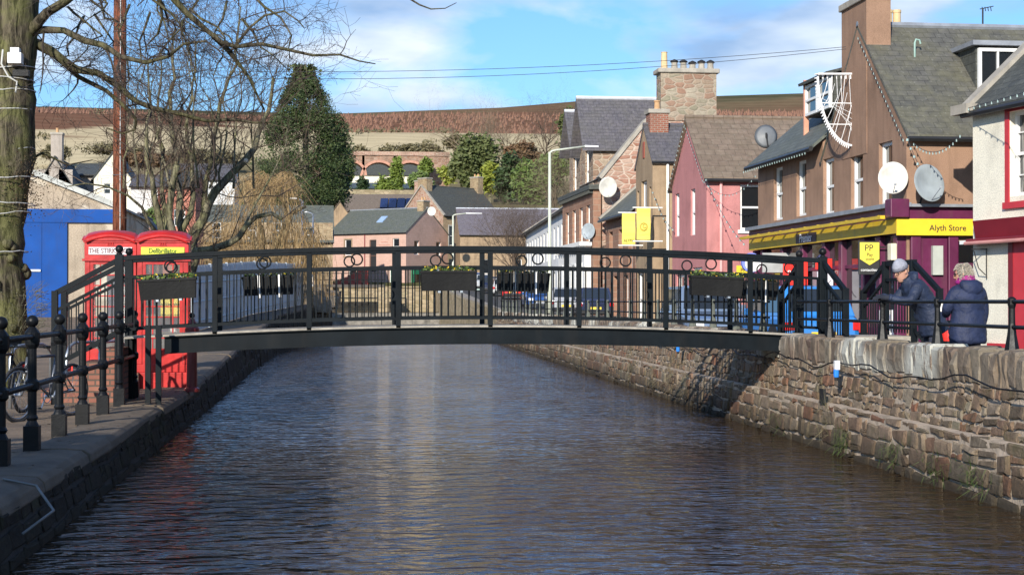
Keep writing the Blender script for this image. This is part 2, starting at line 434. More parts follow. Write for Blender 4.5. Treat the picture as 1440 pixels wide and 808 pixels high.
GREYH = harl('grey_harling', (.42,.37,.32), 40, .5)
WHITEH = harl('white_render', (.80,.80,.78), 40, .25, .04)
BEIGEH = harl('roughcast_beige', (.42,.345,.26), 22, .45, .1, patch=(.52,.46,.37))
COTPINK = ashlar('cottage_painted_blocks', (.56,.37,.30), (.52,.34,.27), (.47,.31,.25), .5, .25, .01, mott=.15)
PINKRUB = rubble('pink_rubble', [(.42,.22,.155), (.52,.33,.25), (.36,.175,.12), (.55,.40,.31), (.44,.27,.19)], (.50,.41,.33), 2.2, 5.5)
GREYRUB = rubble('grey_rubble', [(.40,.31,.22), (.33,.22,.15), (.47,.38,.28), (.30,.20,.14), (.45,.27,.19)], (.42,.35,.27), 2.5, 4.5)
TANRUB = rubble('tan_rubble', [(.40,.30,.18), (.48,.37,.23), (.33,.24,.14), (.44,.31,.2)], (.30,.235,.15), 2.5, 4.5)
FARWALL = rubble('far_quay_rubble', [(.40,.33,.2), (.5,.4,.26), (.3,.24,.14), (.42,.36,.22)], (.25,.2,.13), 1.3, 2.6)
TANASH = ashlar('tan_ashlar', (.44,.33,.20), (.38,.27,.165), (.28,.2,.12), .6, .3)
REDASH = ashlar('red_sandstone_blocks', (.36,.20,.135), (.30,.165,.11), (.4,.3,.22), .5, .26)
BRICKR = ashlar('red_brick', (.36,.13,.08), (.28,.095,.06), (.36,.3,.24), .22, .075, .012)
BRICKL = ashlar('rough_red_blocks', (.32,.14,.095), (.25,.10,.07), (.12,.09,.07), .21, .085, .014)
SLATE = slates('old_slate', (.10,.098,.085), (.13,.125,.11), (.15,.142,.085), .6)
SLATEP = slates('purple_slate', (.105,.10,.115), (.135,.125,.14), (.14,.13,.1), .3)
SLATEG = slates('green_grey_slate', (.10,.115,.105), (.145,.155,.14), (.12,.13,.08), .4)
SLATED = slates('dark_slate', (.06,.065,.06), (.085,.09,.08), (.08,.08,.05), .3)
TILEB = slates('brown_roof_tiles', (.20,.145,.105), (.255,.19,.14), (.16,.13,.085), .4, .33, .30, .9, 1.0)
TILEFAR = slates('far_roof_tiles', (.19,.145,.11), (.22,.17,.13), (.16,.13,.085), .3, .33, .5, .9, 1.0)
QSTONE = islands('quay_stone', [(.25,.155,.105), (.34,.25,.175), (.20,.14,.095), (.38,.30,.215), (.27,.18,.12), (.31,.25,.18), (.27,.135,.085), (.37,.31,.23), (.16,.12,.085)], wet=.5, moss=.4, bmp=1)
COPST = islands('coping_stone', [(.17,.125,.09), (.24,.18,.125), (.15,.10,.075), (.28,.23,.165), (.19,.12,.09)], lichen=1.0)
LSTONE = islands('shaded_quay_stone', [(.035,.025,.016), (.05,.037,.024), (.025,.019,.012), (.06,.045,.03)], wet=.3, moss=.3, bmp=.9)  # shade of the left wall is put into these near-black stone colours
MORTAR = M('lime_mortar', (.42,.34,.26), .95, 0, .3, 4, .8, 30, dirt=.5)
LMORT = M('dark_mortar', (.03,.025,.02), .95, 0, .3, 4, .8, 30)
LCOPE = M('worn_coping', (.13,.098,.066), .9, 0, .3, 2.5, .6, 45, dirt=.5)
def water_mat(name, base, str_, sc):
    m, t, b = nodes(name)
    c = coord(t, 'Object', (.72, 1.1, 1))
    nz = N(t, 'ShaderNodeTexNoise', {'Scale': sc, 'Detail': 3, 'Roughness': .45, 'Distortion': .35}); t.links.new(c, nz.inputs['Vector'])
    c2 = coord(t, 'Object', (.6, 1.25, 1))
    n2_ = N(t, 'ShaderNodeTexNoise', {'Scale': sc*.34, 'Detail': 2, 'Roughness': .5, 'Distortion': .6}); t.links.new(c2, n2_.inputs['Vector'])
    a = N(t, 'ShaderNodeMath', operation='MULTIPLY_ADD'); a.inputs[1].default_value = 5.0
    t.links.new(n2_.outputs['Fac'], a.inputs[0]); t.links.new(nz.outputs['Fac'], a.inputs[2])
    f = noise(t, coord(t), .35, 3); r = ramp(t, f, [(.3, base), (.7, tuple(x*1.7 for x in base))])
    t.links.new(r.outputs[0], b.inputs['Base Color'])
    b.inputs['Roughness'].default_value = .045; b.inputs['IOR'].default_value = 1.36; b.inputs['Specular IOR Level'].default_value = .85
    md = noise(t, coord(t, 'Object', (.5, .22, 1)), 1, 6, .65, .8); mr_ = N(t, 'ShaderNodeMapRange', {'From Min': .35, 'From Max': .65, 'To Min': .7*str_, 'To Max': 1.3*str_}); t.links.new(md, mr_.inputs[0])
    n3_ = N(t, 'ShaderNodeBump', {'Distance': .042}); t.links.new(mr_.outputs[0], n3_.inputs['Strength']); t.links.new(a.outputs[0], n3_.inputs['Height']); t.links.new(n3_.outputs[0], b.inputs['Normal'])
    return m
WATER = water_mat('river_water', (.024,.014,.006), .5, 10)
WATERF = water_mat('far_water', (.10,.06,.04), .35, 3)
ASPH = M('asphalt', (.065,.062,.058), .92, 0, .3, 2, .5, 90)
PAVE = M('paving', (.27,.24,.20), .92, 0, .2, 2, .4, 60, dirt=.3)
EARTH = M('trodden_earth', (.17,.12,.075), .97, 0, .35, 1.6, 1.0, 14, dirt=.5, dirtcol=(.09,.065,.045))
GRASSM = M('grass', (.075,.095,.022), .95, 0, .4, .4, .8, 6)
SKINM = M('skin', (.50,.27,.19), .5, 0, .08, 20)
NAVY = M('navy_jacket', (.012,.021,.050), .65, 0, .3, 9, 1.0, 15)
NAVY2 = M('blue_coat', (.010,.018,.055), .7, 0, .3, 8, 1.0, 13)
JEANS = M('dark_trousers', (.03,.035,.06), .85, 0, .2, 8, .3, 12)
MAGENTA = M('magenta_scarf', (.30,.012,.17), .8, 0, .2, 12, .4, 14)
GREYWOOL = M('grey_wool', (.30,.31,.36), .95, 0, .15, 30, .6, 80)
HAIR = M('grey_hair', (.34,.30,.24), .7, 0, .55, 60)
# ---------------------------------------------------------------- ground, water, hills
b = B().poly((-6,-40,0), (14,-40,0), (14,140,0), (-45,140,0), (-45,88,0), (-6,86,0))
struct(b.obj('river', WATER), label='dark brown rippling river between stone quays', cat='river')
b = B().poly((-60,141.2,1.05), (14,141.2,1.05), (14,154,1.05), (-60,154,1.05))
struct(b.obj('river', WATERF), label='upper reach of the river above the low weir', cat='river')
# channel bed (also closes the view under the water)
struct(B().poly((-60,-40,-.6), (20,-40,-.6), (20,156,-.6), (-60,156,-.6)).obj('riverbed', EARTH), label='brown riverbed', cat='riverbed')
b = B()
for i in range(40):                          # weir: rough stepped sill
    x0 = -45 + i * 1.4
    b.box(x0, 139.2 + random.uniform(-.15,.15), -.3, x0+1.4, 141.6, .55); b.box(x0, 140.1+random.uniform(-.1,.1), .4, x0+1.4, 142, 1.0)
WEIR = M('weir_water', (.17,.155,.13), .4, 0, .5, 2, .6, 12)
tag(b.obj('weir', WEIR), 'low pale weir with white water across the far river', 'weir')
def strip(name, fx0, fx1, ys, fz, mat, lab, cat, skirt=None):
    b = B(); n = len(ys)
    cols = 7
    for Y in ys:
        for k in range(cols):
            t = (k/(cols-1))**(1 if fx1(Y)-fx0(Y) < 30 else 2.5) if fx0(Y) >= 0 else 1-(1-k/(cols-1))**(2.5)
            x = fx0(Y) + (fx1(Y)-fx0(Y))*t
            b.v.append((x, Y, fz(x, Y)))
    for i in range(n-1):
        for k in range(cols-1): b.f.append((i*cols+k, i*cols+k+1, (i+1)*cols+k+1, (i+1)*cols+k))
    return struct(b.obj(name, mat, smooth=True), label=lab, cat=cat)
YS = [-40, -10, 0, 8, 14, 20, 26, 30, 36, 42, 48, 55, 62, 70, 80, 90, 100, 110, 120, 130, 140, 150, 152]
def hillz(x, Y):
    ridge = lerp([(-700, 172), (-266, 184), (-99, 182), (13, 181), (171, 189), (262, 198), (388, 204), (474, 208), (800, 212), (1200, 200)], x)
    pr = [(152, 3.3), (175, 4.5), (205, 7), (238, 12), (246, 17.2), (300, 21), (345, 25.5), (380, 31), (600, 64), (900, 104), (1250, 150), (1500, ridge), (1700, ridge-14), (2200, ridge-40)]
    z = lerp(pr, Y)
    if Y > 400:
        k = min((Y-400)/600, 1) * max(0, min(1, (1450-Y)/400))
        z += k*6*math.sin(x*.008+Y*.004) + k*3*math.sin(x*.021-Y*.01)
        if Y < 1450: z = min(z, 2 + (lerp(pr, 1500)-2)*Y/1500 - 3)
    return z
def zleft(x, Y):
    z = zL(Y)
    if x < -8 and Y > 62: z += min((-8-x)/10, 1) * min((Y-62)/60, 1) * 5.5
    return z
LE = lambda Y: XLt(Y) if Y <= 92 else .6 - (Y-92)*1.0
struct_left = strip('left_bank', lambda Y: -700, lambda Y: LE(Y)-.30, YS[:12]+[62, 70, 80, 92, 105, 120, 135, 150, 152], zleft, EARTH, 'trodden earth bank behind the left quay', 'ground')
strip('pavement', lambda Y: XRt(Y)+.40, lambda Y: XRt(Y)+1.7, YS, lambda x, Y: zR(Y)+.004, PAVE, 'pavement along the river parapet', 'pavement')
strip('street', lambda Y: XRt(Y)+1.7, lambda Y: 700, YS, lambda x, Y: zR(Y)-.09, ASPH, 'asphalt street running upstream beside the river', 'road')
b = B()
for Y0, Y1 in zip(YS, YS[1:]): b.add([(XRt(Y)+1.6+dx, Y, z) for Y in (Y0, Y1) for dx, z in ((0, zR(Y)+.008), (.12, zR(Y)+.008), (.12, zR(Y)-.2))], [(0,1,4,3), (1,2,5,4)])
struct(b.obj('kerb', CONC), label='concrete kerb between pavement and street', cat='kerb')
# hillside sheet to the horizon
HM, t, bs = nodes('hill_cover')
c = coord(t)
s = N(t, 'ShaderNodeSeparateXYZ'); t.links.new(c, s.inputs[0])
nn = noise(t, coord(t, 'Object', (.009, .012, 0)), 1, 8, .62)
ma0 = N(t, 'ShaderNodeMath', operation='MULTIPLY_ADD'); ma0.inputs[1].default_value = 420
t.links.new(nn, ma0.inputs[0]); t.links.new(s.outputs[1], ma0.inputs[2])
nb = noise(t, coord(t, 'Object', (.0042, .0025, 0)), 1, 5, .55); nb2 = N(t, 'ShaderNodeMath', operation='MULTIPLY_ADD'); nb2.inputs[1].default_value = 1000; nb2.inputs[2].default_value = -500; t.links.new(nb, nb2.inputs[0])
lx = N(t, 'ShaderNodeMapRange', {'From Min': -140, 'From Max': -40, 'To Min': 380, 'To Max': 0}); t.links.new(s.outputs[0], lx.inputs[0])
ad1 = N(t, 'ShaderNodeMath', operation='ADD'); t.links.new(nb2.outputs[0], ad1.inputs[0]); t.links.new(lx.outputs[0], ad1.inputs[1])
ma = N(t, 'ShaderNodeMath', operation='ADD'); t.links.new(ma0.outputs[0], ma.inputs[0]); t.links.new(ad1.outputs[0], ma.inputs[1])
mr = N(t, 'ShaderNodeMapRange', {'From Min': 200, 'From Max': 1900}); t.links.new(ma.outputs[0], mr.inputs[0])
rr = ramp(t, mr.outputs[0], [(0, (.08,.09,.03)), (.13, (.11,.105,.04)), (.22, (.20,.165,.09)), (.28, (.70,.58,.35)), (.47, (.66,.53,.32)), (.50, (.20,.093,.06)), (.72, (.185,.083,.055)), (.86, (.17,.12,.07)), (.93, (.065,.07,.04))])
f = noise(t, coord(t, 'Object', (.05, .10, .05)), 1, 9, .65)
o_ = mixc(t, 1, rr.outputs[0], ramp(t, f, [(.3, (.62,)*3), (.7, (1.25,)*3)]).outputs[0], 'MULTIPLY')
wv = N(t, 'ShaderNodeTexWave', {'Scale': .01, 'Distortion': 3, 'Detail': 3}, bands_direction='Y'); t.links.new(c, wv.inputs['Vector'])
o_ = mixc(t, .08, o_, ramp(t, wv.outputs['Fac'], [(.35, (.3,.25,.14)), (.5, (.5,.42,.25))]).outputs[0])
t.links.new(o_, bs.inputs['Base Color']); bs.inputs['Roughness'].default_value = 1; bs.inputs['Specular IOR Level'].default_value = 0
b = B()
hx = [-900+25*i for i in range(93)]
hy = [152, 160, 175, 190, 205, 220, 238, 246, 262, 280, 300, 325, 345, 380] + [420+40*i for i in range(28)] + [1560, 1620, 1700, 1900, 2200]
for Y in hy:
    for x in hx: b.v.append((x, Y, hillz(x, Y)))
n = len(hx)
for i in range(len(hy)-1):
    for k in range(n-1): b.f.append((i*n+k, i*n+k+1, (i+1)*n+k+1, (i+1)*n+k))
struct(b.obj('hillside', HM, smooth=True), label='heather moor and straw coloured fields rising behind the town', cat='hill')
struct(B().poly((-3000,-300,-1.2), (3000,-300,-1.2), (3000,4500,-1.2), (-3000,4500,-1.2)).obj('ground', GRASSM), label='ground sheet reaching the horizon', cat='ground')

# ---------------------------------------------------------------- stone quays
def stone(b, P, u0, u1, v0, v1, out, jit=.02):
    """one weathered stone: P(u, v, w) maps wall coordinates (w = outwards)"""
    cu, cv = (u0+u1)/2, (v0+v1)/2; hu, hv = (u1-u0)/2, (v1-v0)/2
    cx = min(hu, hv)*random.uniform(.18,.4)
    ring = [(-hu,-hv+cx), (-hu+cx,-hv), (hu-cx,-hv), (hu,-hv+cx), (hu,hv-cx), (hu-cx,hv), (-hu+cx,hv), (-hu,hv-cx)]
    ring = [(x+random.uniform(-jit,jit), y+random.uniform(-jit,jit)) for x, y in ring]
    vs = []; tilt = random.uniform(-.35,.35); tv = random.uniform(-.3,.3)
    for sc, w_ in ((1, -.03), (.97, .55), (.78, .95)):
        for x, y in ring: vs.append(P(cu+x*sc, cv+y*sc, out*w_*(1+tilt*x/hu+tv*y/hv)+random.uniform(-.004,.004)))
    vs.append(P(cu, cv, out*random.uniform(.85,1.15)))
    fs = [(r*8+k, r*8+(k+1)%8, (r+1)*8+(k+1)%8, (r+1)*8+k) for r in (0,1) for k in range(8)]
    fs += [(16+k, 16+(k+1)%8, 24) for k in range(8)]
    b.add(vs, fs)
def rows(b, P, u0, u1, v0, vtop, lmin, lmax, hmin, hmax, out, jit=.02, gap=.014):
    v = v0
    while v < vtop - .04:
        h = min(random.uniform(hmin, hmax), vtop - v)
        if vtop - v - h < .06: h = vtop - v
        u = u0 - random.uniform(0, .2)
        while u < u1:
            l = random.uniform(lmin, lmax)
            if h > .17 and random.random() < .28:
                k = random.uniform(.35,.65)
                stone(b, P, u+gap, u+l*.8-gap, v+gap, v+h*k-gap/2, out*random.uniform(.6,1.5), jit); stone(b, P, u+gap, u+l*.8-gap, v+h*k+gap/2, v+h-gap, out*random.uniform(.6,1.5), jit); l *= .8
            else: stone(b, P, u+gap, u+l-gap, v+gap+random.uniform(-.02,.02), v+h-gap+random.uniform(-.02,.02), out*random.uniform(.5,1.6), jit)
            u += l
        v += h
qr = thing('quay_wall', 'sunlit rough stone quay wall with lichen covered coping on the right bank', 'wall', (0, 0, 0))
PR = lambda u, v, w_: (XRb(u) + .2*max(v, 0)/1.5 + .03 - w_, u, v + (zC(u)-1.5)*max(v,0)/1.5 if v > .6 else v)
b = B()
rows(b, PR, 10, 38, .62, 1.13, .12, .42, .08, .21, .018, .028)
rows(b, PR, 38, 78, .62, 1.13, .25, .6, .12, .24, .02, .02)
PR2 = lambda u, v, w_: (XRb(u) - .03 + .1*max(v, 0)/1.5 - w_, u, v)
rows(b, PR2, 10, 40, -.1, .62, .2, .62, .14, .28, .026, .028)
rows(b, PR2, 40, 78, -.1, .62, .4, .9, .2, .3, .032, .02)
b.obj('stonework', QSTONE, qr, uv=False, smooth=False)
b = B()
ys = [-30, 10, 40, 78]
for a, c_ in zip(ys, ys[1:]):
    b.add([(XRb(Y)+dx, Y, z) for Y in (a, c_) for dx, z in ((.0, -.6), (.0, .62), (.13, .63), (.2, 1.2), (.55, 1.2), (.55, -.5))], [(0,1,7,6),(1,2,8,7),(2,3,9,8),(3,4,10,9),(4,5,11,10)])
b.obj('mortar', MORTAR, qr)
b = B(); Y = 9.5
while Y < 78:
    wd = random.uniform(.10,.30); top = zC(Y) + random.uniform(-.045,.03); lo = 1.12 + random.uniform(-.04,.03) + (zC(Y)-1.5)
    if 23.3 < Y < 24.7: top = min(top, 1.43)
    x = XRt(Y)
    pf = [(-.0,lo), (-.03,lo+.02), (-.045+random.uniform(-.025,.025),lo+.18), (-.035+random.uniform(-.015,.015),top-.03), (.0,top), (.2,top+random.uniform(-.02,.02)), (.38,top), (.44,top-.05), (.44,lo)]
    vs = []
    g = random.uniform(.004,.014)
    for t_, k in ((Y+g,.93), (Y+.03,1), (Y+wd-.03,1), (Y+wd-g,.93)):
        for q, z in pf: vs.append((x+.2+(q-.2)*k+random.uniform(-.012,.012), t_+random.uniform(-.006,.006), lo+(z-lo)*(.6+.4*k)+random.uniform(-.012,.012)))
    m = len(pf)
    b.add(vs, [(r*m+k, r*m+(k+1)%m, (r+1)*m+(k+1)%m, (r+1)*m+k) for r in range(3) for k in range(m)] + [tuple(range(m)), tuple(3*m+k for k in range(m))])
    Y += wd
b.obj('coping', COPST, qr, uv=False)
# far stretch and the cross wall at the bend
b = B()
for a, c_ in ((78, 110), (110, 152)):
    b.add([(XRb(Y)+dx, Y, z) for Y in (a, c_) for dx, z in ((0, -.3), (.2, zC(Y)), (.6, zC(Y)), (.6, -.3))], [(0,1,5,4),(1,2,6,5),(2,3,7,6),(0,1,2,3),(4,5,6,7)])
tag(b.obj('quay_wall', FARWALL), 'far stretch of the right river wall beside the parked cars', 'wall')
b = B().box(-60, 151.4, -.3, 10.9, 152, 3.35); b.box(-60, 151.25, 3.35, 10.9, 152.1, 3.5)
tag(b.obj('quay_wall', FARWALL), 'sunlit buttery stone wall closing the river at the bend', 'wall')
# left quay
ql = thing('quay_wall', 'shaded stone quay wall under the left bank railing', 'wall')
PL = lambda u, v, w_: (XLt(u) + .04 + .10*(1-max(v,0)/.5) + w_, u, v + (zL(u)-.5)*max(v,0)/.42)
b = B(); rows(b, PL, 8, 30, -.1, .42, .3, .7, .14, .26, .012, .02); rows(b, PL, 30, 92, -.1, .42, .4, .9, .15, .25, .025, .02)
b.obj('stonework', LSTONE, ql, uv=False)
b = B()
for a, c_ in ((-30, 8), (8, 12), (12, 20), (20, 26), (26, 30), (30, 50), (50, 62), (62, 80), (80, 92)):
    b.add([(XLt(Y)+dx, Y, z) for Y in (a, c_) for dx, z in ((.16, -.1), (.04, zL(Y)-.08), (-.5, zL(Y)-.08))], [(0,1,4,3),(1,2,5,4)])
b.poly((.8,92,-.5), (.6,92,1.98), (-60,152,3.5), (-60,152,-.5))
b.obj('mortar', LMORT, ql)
b = B(); Y = 8
while Y < 92:
    l = random.uniform(.9, 1.8); Y1 = min(Y+l, 92)
    pf = [(.05,-.16), (.075,-.12), (.06,-.04), (.0,.004), (-.2,.02), (-.55,.015), (-.55,-.13)]
    j = random.uniform(-.015,.015); vs = []
    for t_ in (Y+.006, Y1-.006):
        for q, z in pf: vs.append((XLt(t_)+q+j+random.uniform(-.008,.008), t_, zL(t_)+z+j*.5))
    m = len(pf); b.add(vs, [(k, (k+1)%m, m+(k+1)%m, m+k) for k in range(m)] + [tuple(range(m)), tuple(m+k for k in range(m))])
    Y = Y1
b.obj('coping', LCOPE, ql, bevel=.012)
b = B()
for i in range(26):
    y = 88 + random.gauss(0, 2.6); x = XLt(y) - .2 + random.uniform(-1.6, .4)
    r = random.uniform(.3, .8); z = zL(y) - .15 + random.uniform(0, .5)
    stone(b, lambda u, v, w_: (x+u, y-w_, z+v), -r, r, -r*.5, r*.6, r*.9, .07)
tag(b.obj('rubble_heap', islands('tumbled_stone', [(.38,.33,.26),(.45,.3,.17),(.28,.25,.2)])), 'heap of tumbled pale and orange stones at the end of the left quay', 'stones', kind='stuff')
# ---------------------------------------------------------------- footbridge
BX0, BX1 = -2.28, 7.28            # girder ends
YN, YF = 23.55, 24.75             # near and far railing planes
PN = -2.93; PE = 7.76
def rise(x):                       # deck arch above the line of its ends
    t = (x - 2.42) / 5.35; return .17 * (1 - t*t)
def zdeck(x): return 1.475 + rise(x)
bridge = thing('footbridge', 'black painted steel footbridge arching over the river with barred railings and planters', 'footbridge', (2.4, 24.1, 0))
bridge_off = Vector((2.4, 24.1, 0))
def bobj(b, name, mat, parent=bridge, **k):
    b.v = [(x-2.4, y-24.1, z) for x, y, z in b.v]; return b.obj(name, mat, parent, **k)
xs = [PN + (PE-PN)*i/24 for i in range(25)]
def sweep(b, y0, y1, f0, f1, xa=PN, xb=PE, n=24):
    X = [xa+(xb-xa)*i/n for i in range(n+1)]
    vs = []
    for x in X: vs += [(x,y0,f0(x)), (x,y1,f0(x)), (x,y1,f1(x)), (x,y0,f1(x))]
    fs = [(i*4+k, i*4+(k+1)%4, i*4+4+(k+1)%4, i*4+4+k) for i in range(n) for k in range(4)] + [(0,1,2,3), (n*4,n*4+1,n*4+2,n*4+3)]
    return b.add(vs, fs)
for y in (YN-.02, YF-.10):
    b = B()
    sweep(b, y+.05, y+.07, lambda x: zdeck(x)-.27, lambda x: zdeck(x)-.045, BX0, BX1)     # web
    sweep(b, y, y+.12, lambda x: zdeck(x)-.285, lambda x: zdeck(x)-.27, BX0, BX1); sweep(b, y, y+.12, lambda x: zdeck(x)-.045, lambda x: zdeck(x)-.03, BX0, BX1)
    bobj(b, 'girder', BRIDGEM)
b = B(); sweep(b, YN-.03, YF+.03, lambda x: zdeck(x)-.028, lambda x: zdeck(x)); bobj(b, 'deck', DECKM)
b = B()
for i in range(9): x = BX0+.5+i*1.07; b.box(x, YN+.06, zdeck(x)-.2, x+.06, YF-.06, zdeck(x)-.04)
bobj(b, 'cross_member', BRIDGEM)
posts_x = [PN + i*(PE-PN)/8 for i in range(9)]
posts_x = [-2.93, -1.545, -.16, 1.17, 2.56, 3.92, 5.27, 6.6, 7.76]
def railing(y, near):
    sgn = -1 if near else 1
    b = B(); sweep(b, y-.045, y+.045, lambda x: zdeck(x)+1.125, lambda x: zdeck(x)+1.195); bobj(b, 'handrail', BRIDGEM, bevel=.006)
    b = B(); sweep(b, y-.02, y+.02, lambda x: zdeck(x)+.86, lambda x: zdeck(x)+.90); bobj(b, 'mid_rail', BRIDGEM)
    b = B(); sweep(b, y-.02, y+.02, lambda x: zdeck(x)+.09, lambda x: zdeck(x)+.135); bobj(b, 'bottom_rail', BRIDGEM)
    for i, x in enumerate(posts_x):
        end = i in (0, 8)
        if end:
            zb = .5 if i == 0 else .92
            b = B().box(x-.06, y-.06, zb, x+.06, y+.06, zdeck(x)+1.22); p = bobj(b, 'post', BRIDGEM, bevel=.006)
            bb = B().lathe([(.02,1.21),(.045,1.22),(.045,1.235),(.025,1.25)], (x,y,zdeck(x)), 12); bb.ball((x,y,zdeck(x)+1.30), .06, 14, 9)
            bobj(bb, 'ball_finial', BLACKM, p, smooth=True)
        else:
            b = B().box(x-.038, y-.03, zdeck(x)-.03, x+.038, y+.03, zdeck(x)+1.125); bobj(b, 'post', BRIDGEM, bevel=.004)
    stuff = B()
    for i in range(8):
        a, c = posts_x[i], posts_x[i+1]; n = 13
        for k in range(1, n):
            x = a + (c-a)*k/n
            bb = B() if near else stuff
            bb.box(x-.009, y-.009, zdeck(x)+.13, x+.009, y+.009, zdeck(x)+.86)
            if near: bobj(bb, 'baluster', BRIDGEM, uv=False)
        xm = (a+c)/2
        b = B(); off = 0 if near else .0
        b.torus((xm+(.045 if near else -.045), y+sgn*.012, zdeck(xm)+1.01), .082, .012, 26, 6, (0,1,0))
        bobj(b, 'ring_ornament', BRIDGEM, smooth=True, uv=False)
    if not near:
        s = bobj(stuff, 'baluster', BRIDGEM, uv=False); s['kind'] = 'stuff'
railing(YN, True); railing(YF, False)
# right landing: stairs go down along the quay both ways, rails on both sides
b = B(); b.box(PE-.1, YN-.02, .9, 9.3, YF+.02, 1.46)
for i in range(3):
    z = 1.46-.14*(i+1)
    b.box(PE+.1, YN-.02-.32*(i+1), .85, 9.3, YN-.02-.32*i, z); b.box(PE+.1, YF+.02+.32*i, .85, 9.3, YF+.02+.32*(i+1), z)
bobj(b, 'landing_steps', DECKM)
def stair_rail(x, y0, dy, zt=1.46, drop=.46, run=1.05, zb=.9, axis='y', n=9):
    """sloping rail with balusters going down from a corner post"""
    P = (lambda s, z: (x, y0+dy*s, z)) if axis == 'y' else (lambda s, z: (x+dy*s, y0, z))
    b = B(); b.bar(P(0, zt+1.16), P(run, zt+1.16-drop), .06, .075); bobj(b, 'stair_handrail', BRIDGEM)
    b = B(); b.bar(P(0, zt+.9), P(run, zt+.9-drop), .04, .045); b.bar(P(0, zt+.12), P(run, zt+.12-drop), .04, .045); bobj(b, 'stair_rail', BRIDGEM)
    b = B()
    for k in range(1, n):
        s = run*k/n; z = zt - drop*k/n; q = P(s, 0); b.box(q[0]-.009, q[1]-.009, z+.12, q[0]+.009, q[1]+.009, z+.9)
    bobj(b, 'stair_balusters', BRIDGEM, uv=False)
    q = P(run, 0); b = B().box(q[0]-.045, q[1]-.045, zb, q[0]+.045, q[1]+.045, zt+1.2-drop); bobj(b, 'stair_post', BRIDGEM, bevel=.004)
for x in (PE, 9.22):
    stair_rail(x, YN, -1); stair_rail(x, YF, 1)
for z, h in ((1.46+1.12,.08), (1.46+.87,.05), (1.46+.1,.045)): bobj(B().box(9.19, YN, z, 9.25, YF, z+h), 'landing_rail', BRIDGEM)
b = B()
for k in range(1, 10): y = YN+(YF-YN)*k/10; b.box(9.211, y-.009, 1.5, 9.229, y+.009, 2.35)
bobj(b, 'landing_balusters', BRIDGEM, uv=False)
for y in (YN, YF): bobj(B().box(9.17, y-.05, .9, 9.27, y+.05, 2.66), 'landing_post', BRIDGEM, bevel=.004)
# left stairs go down to the left
b = B()
for i in range(4): b.box(PN-.28*(i+1), YN, .45, PN-.28*i, YF, 1.46-.2*(i+1)+.05)
bobj(b, 'stair_treads', BRICKL)
stair_rail(PN, YN-.01, -1, zt=1.46, drop=.5, run=.92, zb=.5, axis='x'); stair_rail(PN, YF+.01, -1, zt=1.46, drop=.5, run=.98, zb=.5, axis='x')

# planters
FLEAF = leaf('pansy_leaves', (.05,.09,.02), (.09,.13,.03), (.14,.16,.04))
FLOWY = leaf('pansy_flowers', (.75,.45,.02), (.85,.65,.05), (.55,.10,.02))
PLANT = M('black_plastic', (.009,.009,.009), .6, 0, .3, 3, .15, 30, spec=.2, dirt=.2, dirtcol=(.03,.03,.028))
def planter(x0, x1, near, lab):
    y = YN-.16 if near else YF+.16
    xm = (x0+x1)/2; L = x1-x0; zt = zdeck(xm)+.82
    tlt = (rise(x1)-rise(x0))/L
    t = thing('flower_planter', lab, 'planter', (xm, y, zt-.3), group='planters hung on the footbridge railings')
    t.rotation_euler = (0, -math.atan(tlt), 0)
    b = B()
    h = .30
    for s in (1,):
        o = [(-L/2,-.10,h),(L/2,-.10,h),(L/2,.10,h),(-L/2,.10,h),(-L/2+.02,-.075,0),(L/2-.02,-.075,0),(L/2-.02,.075,0),(-L/2+.02,.075,0)]
        b.add(o, [(4,5,1,0),(5,6,2,1),(6,7,3,2),(7,4,0,3),(7,6,5,4)]); b.box(-L/2-.008,-.108,h-.035,L/2+.008,-.092,h); b.box(-L/2-.008,.092,h-.035,L/2+.008,.108,h)
        b.poly((-L/2,-.1,h-.04),(L/2,-.1,h-.04),(L/2,.1,h-.04),(-L/2,.1,h-.04))
    b.obj('trough', PLANT, t)
    for xb in (-L*.18, L*.22):
        sg = 1 if near else -1
        b = B(); b.box(xb-.015, sg*.115-.004, -.02, xb+.015, sg*.115+.004, h+.05); b.box(xb-.015, -.12, -.03, xb+.015, .12, -.015); b.box(xb-.02, sg*-.12-.01, -.03, xb+.02, sg*-.12+.01, .0)
        if not near: b.box(xb-.018, -.125, -.04, xb+.018, -.117, h+.1)
        b.obj('bracket', WHITEPL if not near else GALV, t, uv=False)
    for nm, mt, cnt, sz, zr in (('foliage', FLEAF, 240, .03, (.25,.36)), ('flowers', FLOWY, 24, .024, (.30,.38))):
        b = B()
        for i in range(cnt):
            cx = random.choice([-.4,-.3,-.1,.05,.2,.33,.42])*L + random.gauss(0,.05); cx = max(-L/2, min(L/2, cx))
            p = Vector((cx, random.uniform(-.09,.09), random.uniform(*zr)*random.uniform(.9,1.05)))
            u = Vector([random.uniform(-1,1) for _ in range(3)]).normalized(); v = u.orthogonal().normalized()
            s_ = sz*random.uniform(.6,1.3); b.poly(p-u*s_, p-v*s_*.6, p+u*s_, p+v*s_*.6)
        b.obj(nm, mt, t, uv=False, fix=False)
planter(-2.62, -1.79, True, 'black planter of yellow pansies on the near railing in front of the red phone boxes')
planter(1.50, 2.33, True, 'black planter on the near railing in the middle of the footbridge')
planter(5.60, 6.42, True, 'black planter with yellow flowers on the near railing beside the pink house')
planter(-1.2, -.40, False, 'black planter on the far railing in front of the corrugated hoarding')
planter(2.82, 3.66, False, 'black planter on the far railing in front of the parked cars')
planter(6.66, 7.42, False, 'black planter on the far railing near the plum shop front')

